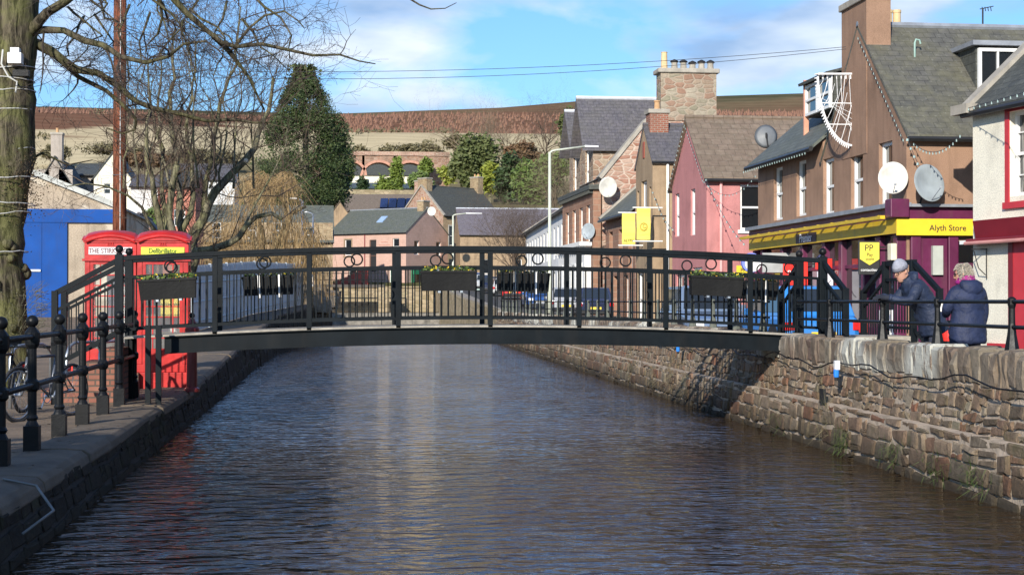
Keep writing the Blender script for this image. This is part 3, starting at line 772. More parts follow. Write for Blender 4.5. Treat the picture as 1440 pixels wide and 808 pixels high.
# ---------------------------------------------------------------- left iron railing
RX = -2.86
lr = thing('iron_railing', 'black cast iron railing with ball topped posts along the left quay', 'railing', (RX, 18, .5))
yp = [9.6, 11.3, 12.95, 14.6, 16.15, 17.8, 19.5, 21.3, 23.0, 24.8]
for y in yp:
    b = B(); b.box(-.075, y-18-.075, -.03, .075, y-18+.075, .26)
    b.lathe([(.075,.24),(.06,.28),(.045,.31),(.062,.34),(.045,.37),(.045,.6),(.07,.63),(.07,.70),(.045,.73),(.043,1.03),(.07,1.07),(.075,1.11),(.075,1.19),(.055,1.22),(.03,1.25)], (0,y-18,0), 12)
    p = b.obj('post', BLACKM, lr, smooth=False)
    bb = B().ball((0,y-18,1.305), .062, 14, 9); bb.obj('ball_finial', BLACKM, p, smooth=True)
for z in (.665, 1.15):
    B().tube([(0, 9.6-18, z), (0, 24.8-18, z)], .03, 10).obj('rail', BLACKM, lr, smooth=True)
tag(B().box(-2.52, 23.2, .45, -2.44, 23.28, 1.66).obj('flat_post', BRIDGEM, bevel=.004), 'plain flat black post at the left end of the girder, nearer the iron railing', 'post', 'flat end posts')
tag(B().box(-2.36, 23.1, .45, -2.28, 23.18, 1.66).obj('flat_post', BRIDGEM, bevel=.004), 'plain flat black post at the left end of the girder, nearer the water', 'post', 'flat end posts')

# ---------------------------------------------------------------- right railing on the parapet
rr_ = thing('iron_railing', 'black two rail railing standing on the right parapet in front of the two people', 'railing', (0, 0, 0))
def XR_(Y): return XRt(Y) + .17
yq = [10.9, 13.1, 15.25, 17.35, 19.3, 21.6]
for y in yq:
    b = B(); x = XR_(y)
    b.lathe([(.085,1.47),(.075,1.53),(.05,1.66),(.036,1.78),(.034,1.93),(.045,1.97),(.045,2.03),(.02,2.05)], (x,y,0), 8)
    b.obj('post', BLACKM, rr_)
for z in (1.74, 2.0):
    B().tube([(XR_(y), y, z) for y in (10.0, 15, 19, 23.3)], .021, 8).obj('rail', BLACKM, rr_, smooth=True)
rf = thing('iron_railing', 'low railing with stumpy posts on the right parapet beyond the footbridge', 'railing', (0, 0, 0))
y = 25.4
while y < 78:
    x = XR_(y); z = zC(y)
    B().lathe([(.085,-.03),(.07,.06),(.045,.2),(.035,.45),(.045,.5),(.03,.55)], (x,y,z), 7).obj('post', M('weathered_post', (.10,.11,.09), .7) if 'weathered_post' not in MATS else MATS['weathered_post'], rf)
    y += 1.9
for z in (.24, .5):
    B().tube([(XR_(q), q, zC(q)+z) for q in (25, 40, 60, 78)], .02, 6).obj('rail', BLACKM, rf, smooth=True)
# ---------------------------------------------------------------- buildings
def face(b, O, U, W, z0, z1, holes, dep, Nn):
    """wall sheet from O along U (width W) with holes (u0,u1,za,zb) and their reveals, Nn = outward normal"""
    O, U, Nn = Vector(O), Vector(U), Vector(Nn)
    us = sorted({0, W, *[h[0] for h in holes], *[h[1] for h in holes]}); zs = sorted({z0, z1, *[h[2] for h in holes], *[h[3] for h in holes]})
    P = lambda u, z, d=0: tuple(O + U*u + Vector((0,0,z)) - Nn*d)
    for a, c in zip(us, us[1:]):
        for e, g in zip(zs, zs[1:]):
            if any(h[0]-1e-6 <= a and c <= h[1]+1e-6 and h[2]-1e-6 <= e and g <= h[3]+1e-6 for h in holes): continue
            b.add([P(a,e), P(c,e), P(c,g), P(a,g)], [(0,1,2,3)])
    for u0, u1, a, c in holes:
        b.add([P(u0,a), P(u1,a), P(u1,c), P(u0,c), P(u0,a,dep), P(u1,a,dep), P(u1,c,dep), P(u0,c,dep)], [(0,1,5,4),(1,2,6,5),(2,3,7,6),(3,0,4,7)])
def window(par, O, U, Nn, u0, u1, a, c, dep, fm=None, gm=None, style='sash', sill=None, door=None, surround=None, name='window'):
    fm = fm or WHITEP; gm = gm or GLASS
    O, U, Nn = Vector(O), Vector(U), Vector(Nn)
    def bx(b, ua, ub, za, zb, d0, d1):
        ps = [O + U*u + Vector((0,0,z)) - Nn*d for d in (d0, d1) for u, z in ((ua,za),(ub,za),(ub,zb),(ua,zb))]
        b.add(ps, [(0,1,2,3),(7,6,5,4),(0,1,5,4),(1,2,6,5),(2,3,7,6),(3,0,4,7)])
    b = B(); f = .07 if (u1-u0) > .7 else .05; d0, d1 = dep-.05, dep+.03
    bx(b, u0, u0+f, a, c, d0, d1); bx(b, u1-f, u1, a, c, d0, d1); bx(b, u0+f, u1-f, a, a+f, d0, d1); bx(b, u0+f, u1-f, c-f, c, d0, d1)
    if style in ('sash', 'grid'): bx(b, u0+f, u1-f, (a+c)/2-.03, (a+c)/2+.03, d0, d1)
    if style in ('cross', 'grid'):
        bx(b, (u0+u1)/2-.02, (u0+u1)/2+.02, a+f, c-f, d0+.012, d1)
    if style == 'grid':
        for q in (.25, .75): bx(b, u0+f, u1-f, a+(c-a)*q-.012, a+(c-a)*q+.012, d0+.015, d1)
    w_ = b.obj(name, fm, par)
    if door:
        b = B(); bx(b, u0+f, u1-f, a+f, c-f, dep-.02, dep+.02); b.obj('panel', door, w_)
    else:
        b = B(); P = lambda u, z: O + U*u + Vector((0,0,z)) - Nn*(dep+.01); b.poly(P(u0+f*.5,a+f*.5), P(u1-f*.5,a+f*.5), P(u1-f*.5,c-f*.5), P(u0+f*.5,c-f*.5))
        b.obj('pane', gm, w_)
    if sill:
        b = B(); bx(b, u0-.08, u1+.08, a-.11, a-.002, -.07, dep-.02); b.obj('sill', sill, w_)
    if surround:
        b = B(); k = .13
        bx(b, u0-k, u0-.002, a-.1, c+k, -.025, .02); bx(b, u1+.002, u1+k, a-.1, c+k, -.025, .02); bx(b, u0-.002, u1+.002, c+.002, c+k, -.025, .02); bx(b, u0-k-.03, u1+k+.03, a-.22, a-.102, -.06, .02)
        b.obj('surround', surround, w_)
    return w_
def chimney(par, x, y, z0, z1, wx, wy, mat, pots=2, potm=None, cap=CONC, along='x', ph=.35):
    b = B().box(x-wx/2, y-wy/2, z0, x+wx/2, y+wy/2, z1-.16)
    c = b.obj('chimney', mat, par)
    B().box(x-wx/2-.06, y-wy/2-.06, z1-.158, x+wx/2+.06, y+wy/2+.06, z1).obj('cap', cap, c, bevel=.02)
    for i in range(pots):
        t = (i+.5)/pots - .5; L = (wx if along == 'x' else wy)*.86
        px, py = (x+t*L, y) if along == 'x' else (x, y+t*L)
        B().lathe([(.13,z1-.01),(.14,z1+.03),(.11,z1+.06),(.10,z1+ph-.06),(.125,z1+ph-.04),(.12,z1+ph),(.07,z1+ph-.01)], (px,py,0), 10).obj('chimney_pot', potm or POT, c, smooth=False)
    return c
def house(name, label, loc, rz, L, D, zb, ze, zr, ridge='x', wall=None, roof=None, win=(), oh=.22, ov=.12, dep=.14, ridge_m=None, gut=True, winkw=None, rp=.5, skew=None, cat='house', back=True, group=None):
    """local frame: x along the front, y into the house, front wall at y=0; z in world metres"""
    t = thing(name, label, cat, (loc[0], loc[1], zb), rz, group)
    ze -= zb; zr -= zb
    b = B()
    F = {'front': ((0,0,0),(1,0,0),L,(0,-1,0)), 'right': ((L,0,0),(0,1,0),D,(1,0,0)), 'left': ((0,D,0),(0,-1,0),D,(-1,0,0)), 'back': ((L,D,0),(-1,0,0),L,(0,1,0))}
    for k, (O, U, W, Nn) in F.items():
        hs = [(w_[1]-w_[3]/2, w_[1]+w_[3]/2, w_[2]-zb, w_[2]-zb+w_[4]) for w_ in win if w_[0] == k]
        face(b, O, U, W, -.5, ze, hs, dep, Nn)
    if ridge == 'x':
        m = D*rp
        b.poly((0,0,ze),(0,m,zr),(0,D,ze)); b.poly((L,0,ze),(L,D,ze),(L,m,zr))
        g = lambda y: zr - (zr-ze)*abs(y-m)/(m if y < m else D-m)
        slopes = [[(-ov, y, g(y) if 0 <= y <= D else None) for y in (m, 0)], [(-ov, y, None) for y in (m, D)]]
        k1 = (zr-ze)/m; k2 = (zr-ze)/(D-m)
        tris = [((-ov,m,zr),(L+ov,m,zr),(L+ov,-oh,ze-k1*oh),(-ov,-oh,ze-k1*oh)), ((L+ov,m,zr),(-ov,m,zr),(-ov,D+oh,ze-k2*oh),(L+ov,D+oh,ze-k2*oh))]
        rl = ((-ov,m,zr+.1),(L+ov,m,zr+.1))
        gs = [((-ov,-oh-.05,ze-k1*oh-.0),(L+ov,-oh-.05,ze-k1*oh-.0))]
    else:
        m = L*rp
        b.poly((0,0,ze),(L,0,ze),(m,0,zr)); b.poly((0,D,ze),(m,D,zr),(L,D,ze))
        k1 = (zr-ze)/m; k2 = (zr-ze)/(L-m)
        tris = [((m,-ov,zr),(m,D+ov,zr),(-oh,D+ov,ze-k1*oh),(-oh,-ov,ze-k1*oh)), ((m,D+ov,zr),(m,-ov,zr),(L+oh,-ov,ze-k2*oh),(L+oh,D+ov,ze-k2*oh))]
        rl = ((m,-ov,zr+.1),(m,D+ov,zr+.1))
        gs = [((-oh-.05,-ov,ze-k1*oh),(-oh-.05,D+ov,ze-k1*oh)), ((L+oh+.05,-ov,ze-k2*oh),(L+oh+.05,D+ov,ze-k2*oh))]
    b.obj('wall', wall, t)
    rb = B()
    for q in tris:
        up = [Vector(p)+Vector((0,0,.10)) for p in q]; lo = [Vector(p)+Vector((0,0,.015)) for p in q]
        rb.add(up+lo, [(0,1,2,3),(7,6,5,4),(0,4,5,1),(1,5,6,2),(2,6,7,3),(3,7,4,0)])
    ro = rb.obj('roof', roof, t)
    B().tube([rl[0], rl[1]], .085, 6).obj('ridge', ridge_m or roof, ro)
    if gut:
        for a, c in gs: B().tube([a, c], .06, 6).obj('gutter', GUTTER, ro)
    if skew:                               # stone verge copings: list of 'a'/'b' gable ends
        sb = B()
        for e in skew:
            for q in tris:
                top, bot = (q[0], q[3]) if e == 'a' else (q[1], q[2])
                if q is tris[1]: top, bot = (q[1], q[2]) if e == 'a' else (q[0], q[3])
                sb.bar(Vector(top)+Vector((0,0,.10)), Vector(bot)+Vector((0,0,.10)), .28, .16)
        sb.obj('skew', CONC, ro)
    kw = winkw or {}
    for w_ in win:
        O, U, W, Nn = F[w_[0]]; o = dict(kw); o.update(w_[5] if len(w_) > 5 else {})
        window(t, O, U, Nn, w_[1]-w_[3]/2, w_[1]+w_[3]/2, w_[2]-zb, w_[2]-zb+w_[4], dep, **o)
    return t
def text(s, size, loc, rot, mat, par=None, name='lettering', ext=.004, align='CENTER', bold=0, sx=1):
    cu = bpy.data.curves.new(name, 'FONT'); cu.body = s; cu.size = size; cu.extrude = ext; cu.align_x = align; cu.align_y = 'CENTER'; cu.offset = bold
    o = bpy.data.objects.new(name, cu); COL.objects.link(o)
    dg = bpy.context.evaluated_depsgraph_get(); me = bpy.data.meshes.new_from_object(o.evaluated_get(dg))
    bpy.data.objects.remove(o); bpy.data.curves.remove(cu)
    o = bpy.data.objects.new(name, me); COL.objects.link(o); me.materials.clear(); me.materials.append(mat)
    o.location = loc; o.rotation_euler = rot; o.scale = (sx, 1, 1)
    if par: o.parent = par
    return o
FY = (R(90), 0, 0)            # faces -Y
FX = (R(90), 0, R(-90))       # faces -X
INK = M('dark_ink', (.03,.025,.03), .5); WHITEI = M('white_ink', (.85,.85,.85), .5)
RIV = R(-90)                  # river facing houses: local x runs towards the camera, local y away from the river

# ---- corner shop (gable block towards the river)
ZS = .88
shop = house('corner_shop', 'brown harled corner shop with plum shop front and yellow fascia', (12, 36.4), RIV, 5.4, 12, ZS, 5.45, 8.12, 'y', BROWNH, SLATE,
    win=[('front', 36.4-35.98, 4.08, .8, 1.33), ('front', 36.4-34.0, 4.08, .8, 1.33), ('front', 36.4-32.2, 4.08, .8, 1.33)], oh=.12, ov=.02, ridge_m=SLATEGREY, dep=.13, cat='shop', winkw=dict(style='sash'), rp=.46)
# local: x = 36.4-Y, y = X-12, z = Z-ZS
def S(X, Y, Z): return (36.4-Y, X-12, Z-ZS)
chimney(shop, *S(12.265, 34.15, 0)[:2], 4.4, 8.85-ZS, 1.65, .56, BROWNH, pots=0)
cb = B(); cb.box(1.45, .9, 6.9, 1.95, 1.35, 7.28); cbo = cb.obj('chimney', CONC, shop)
for q in (1.0, 1.21):
    B().lathe([(.085,7.25),(.095,7.3),(.088,7.76),(.10,7.78),(.098,7.84),(.06,7.84)], (1.7, q, 0), 12).obj('chimney_pot', POTY, cbo, smooth=False)
B().tube([(2.2,5.3,7.2),(2.2,5.3,7.5),(2.2,5.9,7.5)], .12, 8).obj('chimney_pot', POT, cbo)
# roof light hook vent and dormer on the camera side slope
B().tube([(3.4,.97,6.4),(3.4,.97,6.8),(3.4,1.0,6.88),(3.4,1.08,6.86),(3.4,1.1,6.78)], .022, 8).obj('vent_pipe', M('copper_green', (.25,.38,.33), .6), shop)
dm = B(); dm.prism([(4.25,5.5),(4.25,6.6),(2.6,6.8),(2.6,5.5)], 'y', 2.0, 5.2); dmo = dm.obj('dormer', SLATED, shop)
B().box(2.3,1.88,6.62,4.4,5.3,6.72).obj('dormer_roof', SLATEGREY, dmo)
window(shop, (4.25+.004,2.0,0),(0,1,0),(1,0,0), .02, .9, 5.62, 6.56, -.06, style='cross')
window(shop, (4.25+.004,2.0,0),(0,1,0),(1,0,0), .92, 1.8, 5.62, 6.56, -.06, style='cross')
# wing with eaves to the river
wing = house('shop_wing', 'lower brown harled wing beside the shop gable with a roof dormer', (12, 42.0), RIV, 5.6, 6.2, .95, 5.9, 8.5, 'x', BROWNH, SLATEG,
    win=[('front', 42-40.1, 4.15, .8, 1.4), ('front', 42-38.1, 4.15, .8, 1.4)], oh=.28, ov=.1, dep=.13, ridge_m=SLATEGREY, cat='building')
d = B(); d.prism([(.42,5.75),(.42,6.6),(2.6,7.2),(2.6,5.75)], 'x', 3.15, 5.2); do = d.obj('dormer', SLATED, wing)
d = B(); d.bar((4.17,.2,6.60),(4.17,2.9,7.3), 2.3, .07); d.obj('dormer_roof', SLATED, do)
window(wing, (3.15,.42-.004,0),(1,0,0),(0,-1,0), .06, 1.0, 5.78, 6.56, -.05); window(wing, (3.15,.42-.004,0),(1,0,0),(0,-1,0), 1.02, 1.98, 5.78, 6.56, -.05)
B().box(3.12,.3,5.28,3.2,.42,6.72).obj('corner_pipe', M('salmon_pipe', (.6,.3,.2), .5), do)
# shop front --------------------------------------------------
sf = B()
# cornice strips
B().add([], [])
def sb(name, x0,y0,z0,x1,y1,z1, mat, par=shop, bev=0):
    a = S(x0,y0,z0); c = S(x1,y1,z1); return B().box(min(a[0],c[0]),min(a[1],c[1]),min(a[2],c[2]),max(a[0],c[0]),max(a[1],c[1]),max(a[2],c[2])).obj(name, mat, par, bevel=bev)
sb('cornice', 11.62,30.72,3.94, 11.996,42.0,4.03, SLATEGREY)
sb('cornice', 12.0,30.72,3.94, 15.3,30.996,4.0, SLATEGREY)
sb('fascia', 11.74,30.86,3.40, 11.99,42.0,3.935, PURPLE)
sb('fascia', 12.0,30.86,3.36, 16.6,30.99,3.935, PURPLE)
sb('sign_board', 11.71,30.83,3.40, 11.738,41.9,3.70, YELLOW)
sb('sign_board', 11.71,30.80,3.36, 16.6,30.828,3.70, YELLOWC)
for q in range(11): sb('lamp_bracket', 11.5,31.3+q*1.0,3.74, 11.74,31.36+q*1.0,3.79, YELLOW)
sb('light_trough', 11.44,31.0,3.70, 11.54,41.9,3.77, YELLOW)
sb('bracket_block', 11.55,30.7,3.72, 11.95,31.05,4.1, PURPLE, bev=.02)
sb('name_plate', 11.70,36.0,3.43, 11.709,37.6,3.66, M('name_plate_brown', (.05,.03,.035), .5))
text('Premier', .30, S(11.69, 36.8, 3.54), (R(90),0,0), WHITEI, shop)
text('Alyth Store', .17, S(12.80, 30.79, 3.51), (R(90),0,R(90)), INK, shop)
# ground floor: dark glazed front with plum pilasters
sb('shop_window', 11.93,31.25,.9, 11.97,41.6,3.39, glassy('shop_glass', (.02,.017,.02), .05))
for Y in (31.15, 32.15, 33.1, 34.6, 35.8, 37.5, 39.2, 41.0, 41.75): sb('pilaster', 11.80,Y-.11,.8, 12.02,Y+.11,3.39, PURPLE, bev=.02)
for a, c in ((31.3,33.0),(34.7,35.7),(37.6,39.1),(39.3,40.9)): sb('stall_riser', 11.86,a,.8, 11.99,c,1.45, PURPLE)
sb('transom', 11.88,31.2,2.75, 11.99,41.6,2.83, PURPLE)
sb('door_leaf', 11.9,35.85,.9, 11.98,36.9,2.74, M('grey_door', (.30,.31,.34), .5))
sb('shop_window', 12.9,30.955,1.5, 15.9,30.985,3.25, glassy('shop_glass_front', (.008,.008,.009), .12))
for X in (12.05, 12.85): sb('pilaster', X-.0,30.87,.8, X+.22,30.99,3.35, PURPLE, bev=.02)
sb('door_leaf', 12.28,30.93,.9, 12.84,30.985,3.35, PURPLE); sb('transom', 13.07,30.9,2.72, 15.9,30.99,2.80, PURPLE); sb('stall_riser', 13.07,30.88,.8, 15.9,30.99,1.5, PURPLE)
sb('wall_lamp', 12.5,30.84,2.55, 12.72,30.93,3.15, M('lamp_box', (.4,.42,.38), .4))
sb('sign_box', 11.66,30.98,2.85, 11.79,31.2,3.2, M('cream_box', (.72,.66,.48), .6), bev=.02)
# posters and projecting signs on the shop front
SIGNR = M('red_sign', (.78,.03,.02), .45)
def signs(label, X, Y, z0, z1, wid, mat, words, cat='sign', name='projecting_sign', dy=.05, textm=None, sz=.12):
    t = thing(name, label, cat, (X, Y, z0))
    B().box(-wid/2,-dy/2,0,wid/2,dy/2,z1-z0).obj('panel', mat, t, bevel=.01)
    B().box(wid/2,-.012,(z1-z0)*.8,wid/2+.12,.012,(z1-z0)*.8+.03).obj('bracket', DARK, t)
    for s, dz in words: text(s, sz, (0,-dy/2-.004,dz), FY, textm or WHITEI, t)
    return t
t = signs('black projecting sign with yellow shield for card payments on the shop front', 11.52, 31.9, 2.57, 3.28, .46, M('sign_black', (.03,.03,.03), .5), [('contactless', .1)], sz=.085)
b = B(); b.add([(-.21,-.03,.68),(.21,-.03,.68),(.21,-.03,.33),(0,-.03,.2),(-.21,-.03,.33),(-.21,-.045,.68),(.21,-.045,.68),(.21,-.045,.33),(0,-.045,.2),(-.21,-.045,.33)], [(5,6,7,8,9),(0,1,6,5),(1,2,7,6),(2,3,8,7),(3,4,9,8),(4,0,5,9)]); b.obj('shield', M('sign_yellow', (.85,.72,.08), .5), t)
text('PP', .19, (-.02,-.05,.56), FY, INK, t); text('Pay', .1, (0,-.05,.42), FY, INK, t); text('point', .09, (0,-.05,.33), FY, INK, t)
signs('red sign with white lettering on the shop front, the larger and nearer the bridge', 11.5, 37.0, 2.40, 3.03, .62, SIGNR, [('news', .33)], sz=.2)
signs('small red sign above the white poster on the plum shop front', 11.62, 35.2, 2.75, 3.0, .40, SIGNR, [('news', .1)], sz=.12)
t = thing('poster', 'tall white poster with a thin curved line on the plum shop front', 'poster', (11.62, 35.1, 1.55))
B().box(-.19,-.02,0,.19,.02,1.15).obj('board', M('poster_white', (.62,.6,.66), .4), t, bevel=.008)
B().tube([(-.12,-.025,.55),(-.05,-.025,.62),(.05,-.025,.85),(.13,-.025,.95)], .006, 5).obj('curved_line', INK, t)
b = B().lathe([(.0,0),(.2,0),(.2,.12),(.0,.12)], (0,0,0), 24, 'y')
t = thing('round_sign', 'round white and blue illuminated sign above the bridge end', 'sign', (10.95, 39.0, 3.0)); 
B().lathe([(.01,-.06),(.25,-.06),(.25,.06),(.01,.06)], (0,0,0), 28, 'y').obj('disc', M('blue_sign', (.2,.25,.7), .4), t); B().lathe([(.01,-.068),(.21,-.068),(.21,.068),(.01,.068)], (.04,0,-.02), 28, 'y').obj('face', WHITEPL, t)
B().box(.3,-.03,-.25,1.0,.03,.25).obj('grey_panel', M('sign_grey', (.35,.36,.36), .5), t)
t = signs('small yellow sign beside the far end of the shop fascia', 11.4, 41.4, 2.72, 2.98, .36, YELLOWC, [('PP', .13)], sz=.15, textm=INK)
# A-board, litter of the shop entrance
t = thing('pavement_sign', 'narrow white pavement sign with rows of blue lettering by the shop door', 'sign', (10.15, 27.2, .9))
B().box(-.13,-.03,0,.13,.03,.95).obj('board', WHITEPL, t, bevel=.01)
BLUEI = M('blue_ink', (.05,.12,.4), .5)
for k, s in enumerate(('ICE', 'ICE', 'HOT', 'PIES')): text(s, .11, (0,-.036,.82-.2*k), FY, BLUEI, t)
for (px, Y, lb) in ((1214, 27.0, 'red topped black bollard standing beside the white pavement sign'), (1333, 21.0, 'red topped black bollard standing between the man and the woman')):
    q = atY(px, 424, Y); t = thing('bollard', lb, 'bollard', (q.x, Y, .9), group='red and black bollards')
    B().lathe([(.1,0),(.09,.05),(.075,.08),(.075,.55)], n=12).obj('shaft', BLACKM, t, smooth=False)
    B().lathe([(.08,.552),(.085,.6),(.085,.74),(.06,.78)], n=12).obj('red_band', SIGNR, t)
    B().lathe([(.086,.78),(.088,.8),(.05,.84)], n=12).obj('cap', BLACKM, t)
b = B(); b.prism([(-.95,0),(.95,0),(.9,.34),(-.75,.38)], 'y', -.35, .35); o = b.obj('stone_step', STEPST, bevel=.03); o.location = (10.0, 26.0, .9); tag(o, 'pale stone mounting block on the pavement behind the man', 'step')
# satellite dishes
def dish(label, X, Y, Z, r, yaw, pitch, mat, back=False, arm=(.0,.5,0)):
    t = thing('satellite_dish', label, 'satellite dish', (X, Y, Z), 0, 'satellite dishes')
    m = Matrix.Rotation(yaw, 3, 'Z') @ Matrix.Rotation(pitch, 3, 'X')       # dish faces local -Y
    b = B(); n = 28; o = 0; rings = [(0, .16), (.4, .13), (.75, .06), (1, 0), (1.02, .01), (.75, .075), (.4, .145), (0, .175)]
    for q, h in rings:
        for k in range(n): a = 2*math.pi*k/n; b.v.append(tuple(m @ Vector((r*q*math.cos(a), h*r*1.2, r*q*1.08*math.sin(a)))))
    for i in range(len(rings)-1):
        for k in range(n): b.f.append((i*n+k, i*n+(k+1)%n, (i+1)*n+(k+1)%n, (i+1)*n+k))
    b.obj('reflector', mat, t, smooth=True, uv=False)
    B().tube([m @ Vector((0,.0,-r*1.0)), m @ Vector((0,-r*.9,-r*.55))], .008, 6).bar(m @ Vector((-.02,-r*.9,-r*.52)), m @ Vector((.02,-r*.97,-r*.52)), .035).obj('feed_arm', SLATEGREY, t)
    bk = m @ Vector((0, .34*r+.03, 0)); w_ = Vector(arm)
    B().tube([bk, bk + w_*.5 + Vector((0,0,-.12)), bk + w_], .022, 7).bar(bk+Vector((0,0,-.07)), bk+Vector((0,0,.07)), .05).obj('bracket', DARK, t)
    return t
DISHW = M('dish_cream', (.62,.60,.54), .5, dirt=.2); DISHG = M('dish_grey', (.30,.34,.36), .4, dirt=.2); DISHD = M('dish_dark', (.12,.13,.14), .5)
p = atY(1256, 250, 30.9); dish('round cream satellite dish at the corner of the brown shop wall', p.x, 30.9, p.z, .30, R(-12), R(0), DISHW, arm=(.35,.25,-.05))
p = atY(1307, 257, 30.45); dish('grey satellite dish on a black bracket above the Alyth Store lettering', p.x, 30.45, p.z, .36, R(15), R(-12), DISHG, arm=(0,.5,-.45))
p = atY(1077, 192, 46.6); dish('dark satellite dish on the brown tiled roof of the pink house', p.x, 46.6, p.z, .34, R(170), R(10), DISHD, arm=(.1,.0,-.5))
p = atY(855, 263, 84.9); dish('large pale satellite dish on the pink rubble gable', p.x, 84.9, p.z, .52, R(10), R(5), DISHW, arm=(0,.6,0))
p = atY(827, 325, 85.8); dish('grey satellite dish low on the red stone front above the white shop', p.x, 85.8, p.z, .42, R(-40), R(-5), DISHG, arm=(.5,.1,0))
p = atY(607, 297, 158); dish('round satellite dish high on the gable of the pink cottage', p.x, 158, p.z, .42, R(0), R(0), DISHW, arm=(0,.8,0))

# ---- cream shop with the red front at the right edge (turned a little)
AZ = R(-90) + R(8.5)
rz0 = AZ
cream = house('cream_shop', 'cream rendered shop with red window surround and dark red fascia at the right edge', (12.35, 28.5), rz0, 9.5, 7, .88, 5.68, 8.9, 'x', CREAMH, SLATED,
    win=[('front', 1.85, 3.92, 1.25, 1.55, dict(style='grid', gm=GLASSC, surround=CORALRED))], oh=.15, ov=.05, dep=.16, skew=['a'], cat='shop')
B().prism([(-.14,2.31),(0,2.31),(0,2.66),(-.20,2.64)], 'x', .3, 9).obj('fascia', SHOPRED, cream)
B().box(.12,-.24,2.20,9,-.002,2.30).obj('awning_box', SHOPRED, cream, bevel=.01)
B().box(-.12,-.22,2.21,.11,-.08,2.28).obj('awning_end', WHITEP, cream)
B().tube([(.12,-.25,2.22),(9,-.25,2.22)], .035, 8).obj('awning_roller', M('pinkish_roller', (.55,.25,.22), .5), cream)
B().box(1.2,-.03,.0,1.35,.02,2.2).obj('door_frame', SHOPRED, cream); B().box(1.35,-.02,.0,3.9,.02,2.2).obj('door_leaf', CORALRED, cream); B().box(3.9,-.03,.0,4.05,.02,2.2).obj('door_frame', SHOPRED, cream)
B().box(.55,-.06,-.02,1.19,-.002,.35).obj('plinth', CORALRED, cream)
b = B(); b.tube([(.5,-.03,1.55),(.5,-.03,2.12)], .012, 5); b.tube([(.5,-.03,2.1),(.5,-.35,2.1)], .012, 5); b.tube([(.5,-.05,1.62),(.5,-.2,1.75),(.5,-.3,2.08)], .009, 5); b.obj('sign_bracket', DARK, cream)
B().box(-.3,-.3,4.68,.25,.3,4.86).obj('skew_putt', CONC, cream)

# ---- pink house
pink = house('pink_house', 'pink harled house with brown tiled roof beside the brown shop', (12, 52.6), RIV, 4.8, 9.5, .95, 5.92, 7.95, 'y', PINKH, TILEB,
    win=[('front', 52.6-51.9+.05, 4.2, .6, 1.45), ('front', 52.6-49.6, 4.15, .6, 1.5), ('right', 1.55, 4.25, .95, 1.42, dict(style='sash', sill=WHITEP)), ('front', 3.6, 1.0, 1.3, 2.1, dict(door=M('orange_door', (.75,.22,.06), .5))), ('front', 1.3, 1.2, 1.3, 1.7)], oh=.16, ov=.12, dep=.11, ridge_m=TILEB)
B().tube([(4.86,.45,0),(4.86,.45,4.9)], .05, 8).obj('downpipe', M('pink_pipe', (.75,.35,.33), .5), pink)
# ---- tan gabled house
tan = house('tan_house', 'narrow tan house with small red slit window in its pointed gable', (12, 58.8), RIV, 3.0, 7.5, 1.0, 7.1, 8.5, 'y', TANH, SLATEP,
    win=[('front', 1.5, 4.4, 1.0, 2.1, dict(door=M('grey_shutter', (.36,.33,.31), .8))), ('front', .4, 4.6, .35, 1.6), ('front', 2.6, 4.6, .35, 1.6), ('front', .7, 1.1, .9, 2.0), ('front', 2.2, 1.3, .9, 1.5)], oh=.05, ov=.04, dep=.15)
B().tube([(3.06,.55,0),(3.06,.55,6.1)], .05, 8).obj('downpipe', WHITEP, tan)
B().box(1.36,-.03,6.35,1.64,-.003,6.95).obj('slit_window', M('rust_red', (.3,.08,.05), .8), tan)
B().box(3.0,.0,6.0,3.1,7.5,6.1).obj('gutter', WHITEP, tan)
chimney(tan, 1.5, .5, 7.2, 9.15-1.0, .7, .7, BRICKR, 1, POT)
# ---- low brick house with steep river roof
low = house('low_stone_house', 'low red stone house with dark windows and mossy roof behind the yellow banners', (12, 65.2), RIV, 6.3, 6, 1.1, 5.6, 8.2, 'x', REDASH, SLATEG,
    win=[('front', 1.2, 3.3, .8, 1.6), ('front', 3.3, 3.3, .8, 1.6), ('front', 5.3, 3.3, .8, 1.6), ('front', 2.2, 1.15, .9, 1.9), ('front', 4.4, 1.15, .9, 1.9)], oh=.25, ov=.05, dep=.2, skew=['a'])
# ---- tall rubble block with the great chimney
tall = thing('rubble_house', 'tall pink rubble house whose wide gable carries a great stone chimney', 'house', (12, 66, 1.1))
b = B(); pf = [(0,0),(0,6.25),(1.95,8.6),(2.6,8.75),(5.1,8.75),(7.3,6.2),(7.3,0)]
b.prism(pf, 'y', 0, .7); b.obj('gable', PINKRUB, tall)
B().box(0,.7,0,.3,5.5,6.2).obj('wall', GREYRUB, tall); B().box(.3,5.2,0,7.3,5.5,6.2).obj('wall', GREYRUB, tall)
b = B(); b.bar((-.1,.3,6.2),(1.95,.3,8.72), .75, .16); b.bar((1.95,.3,8.72),(2.6,.3,8.86), .75, .14); b.bar((5.1,.3,8.8),(7.4,.3,6.2), .75, .14); b.obj('skew', CONC, tall)
b = B(); b.add([(-.1,.7,6.2),(-.1,5.6,6.2),(3.6,5.6,9.0),(3.6,.7,9.0),(7.4,.7,6.2),(7.4,5.6,6.2)], [(0,1,2,3),(3,2,5,4)]); b.obj('roof', SLATEP, tall)
cm = rubble('chimney_stone', [(.40,.33,.24),(.34,.2,.14),(.44,.38,.29),(.30,.27,.19)], (.36,.30,.23), 2.4, 5)
b = B().box(2.55,-.05,8.7,5.0,.85,10.75); co = b.obj('chimney', cm, tall); B().box(2.42,-.15,10.75,5.13,.95,10.95).obj('cap', CONC, co, bevel=.04)
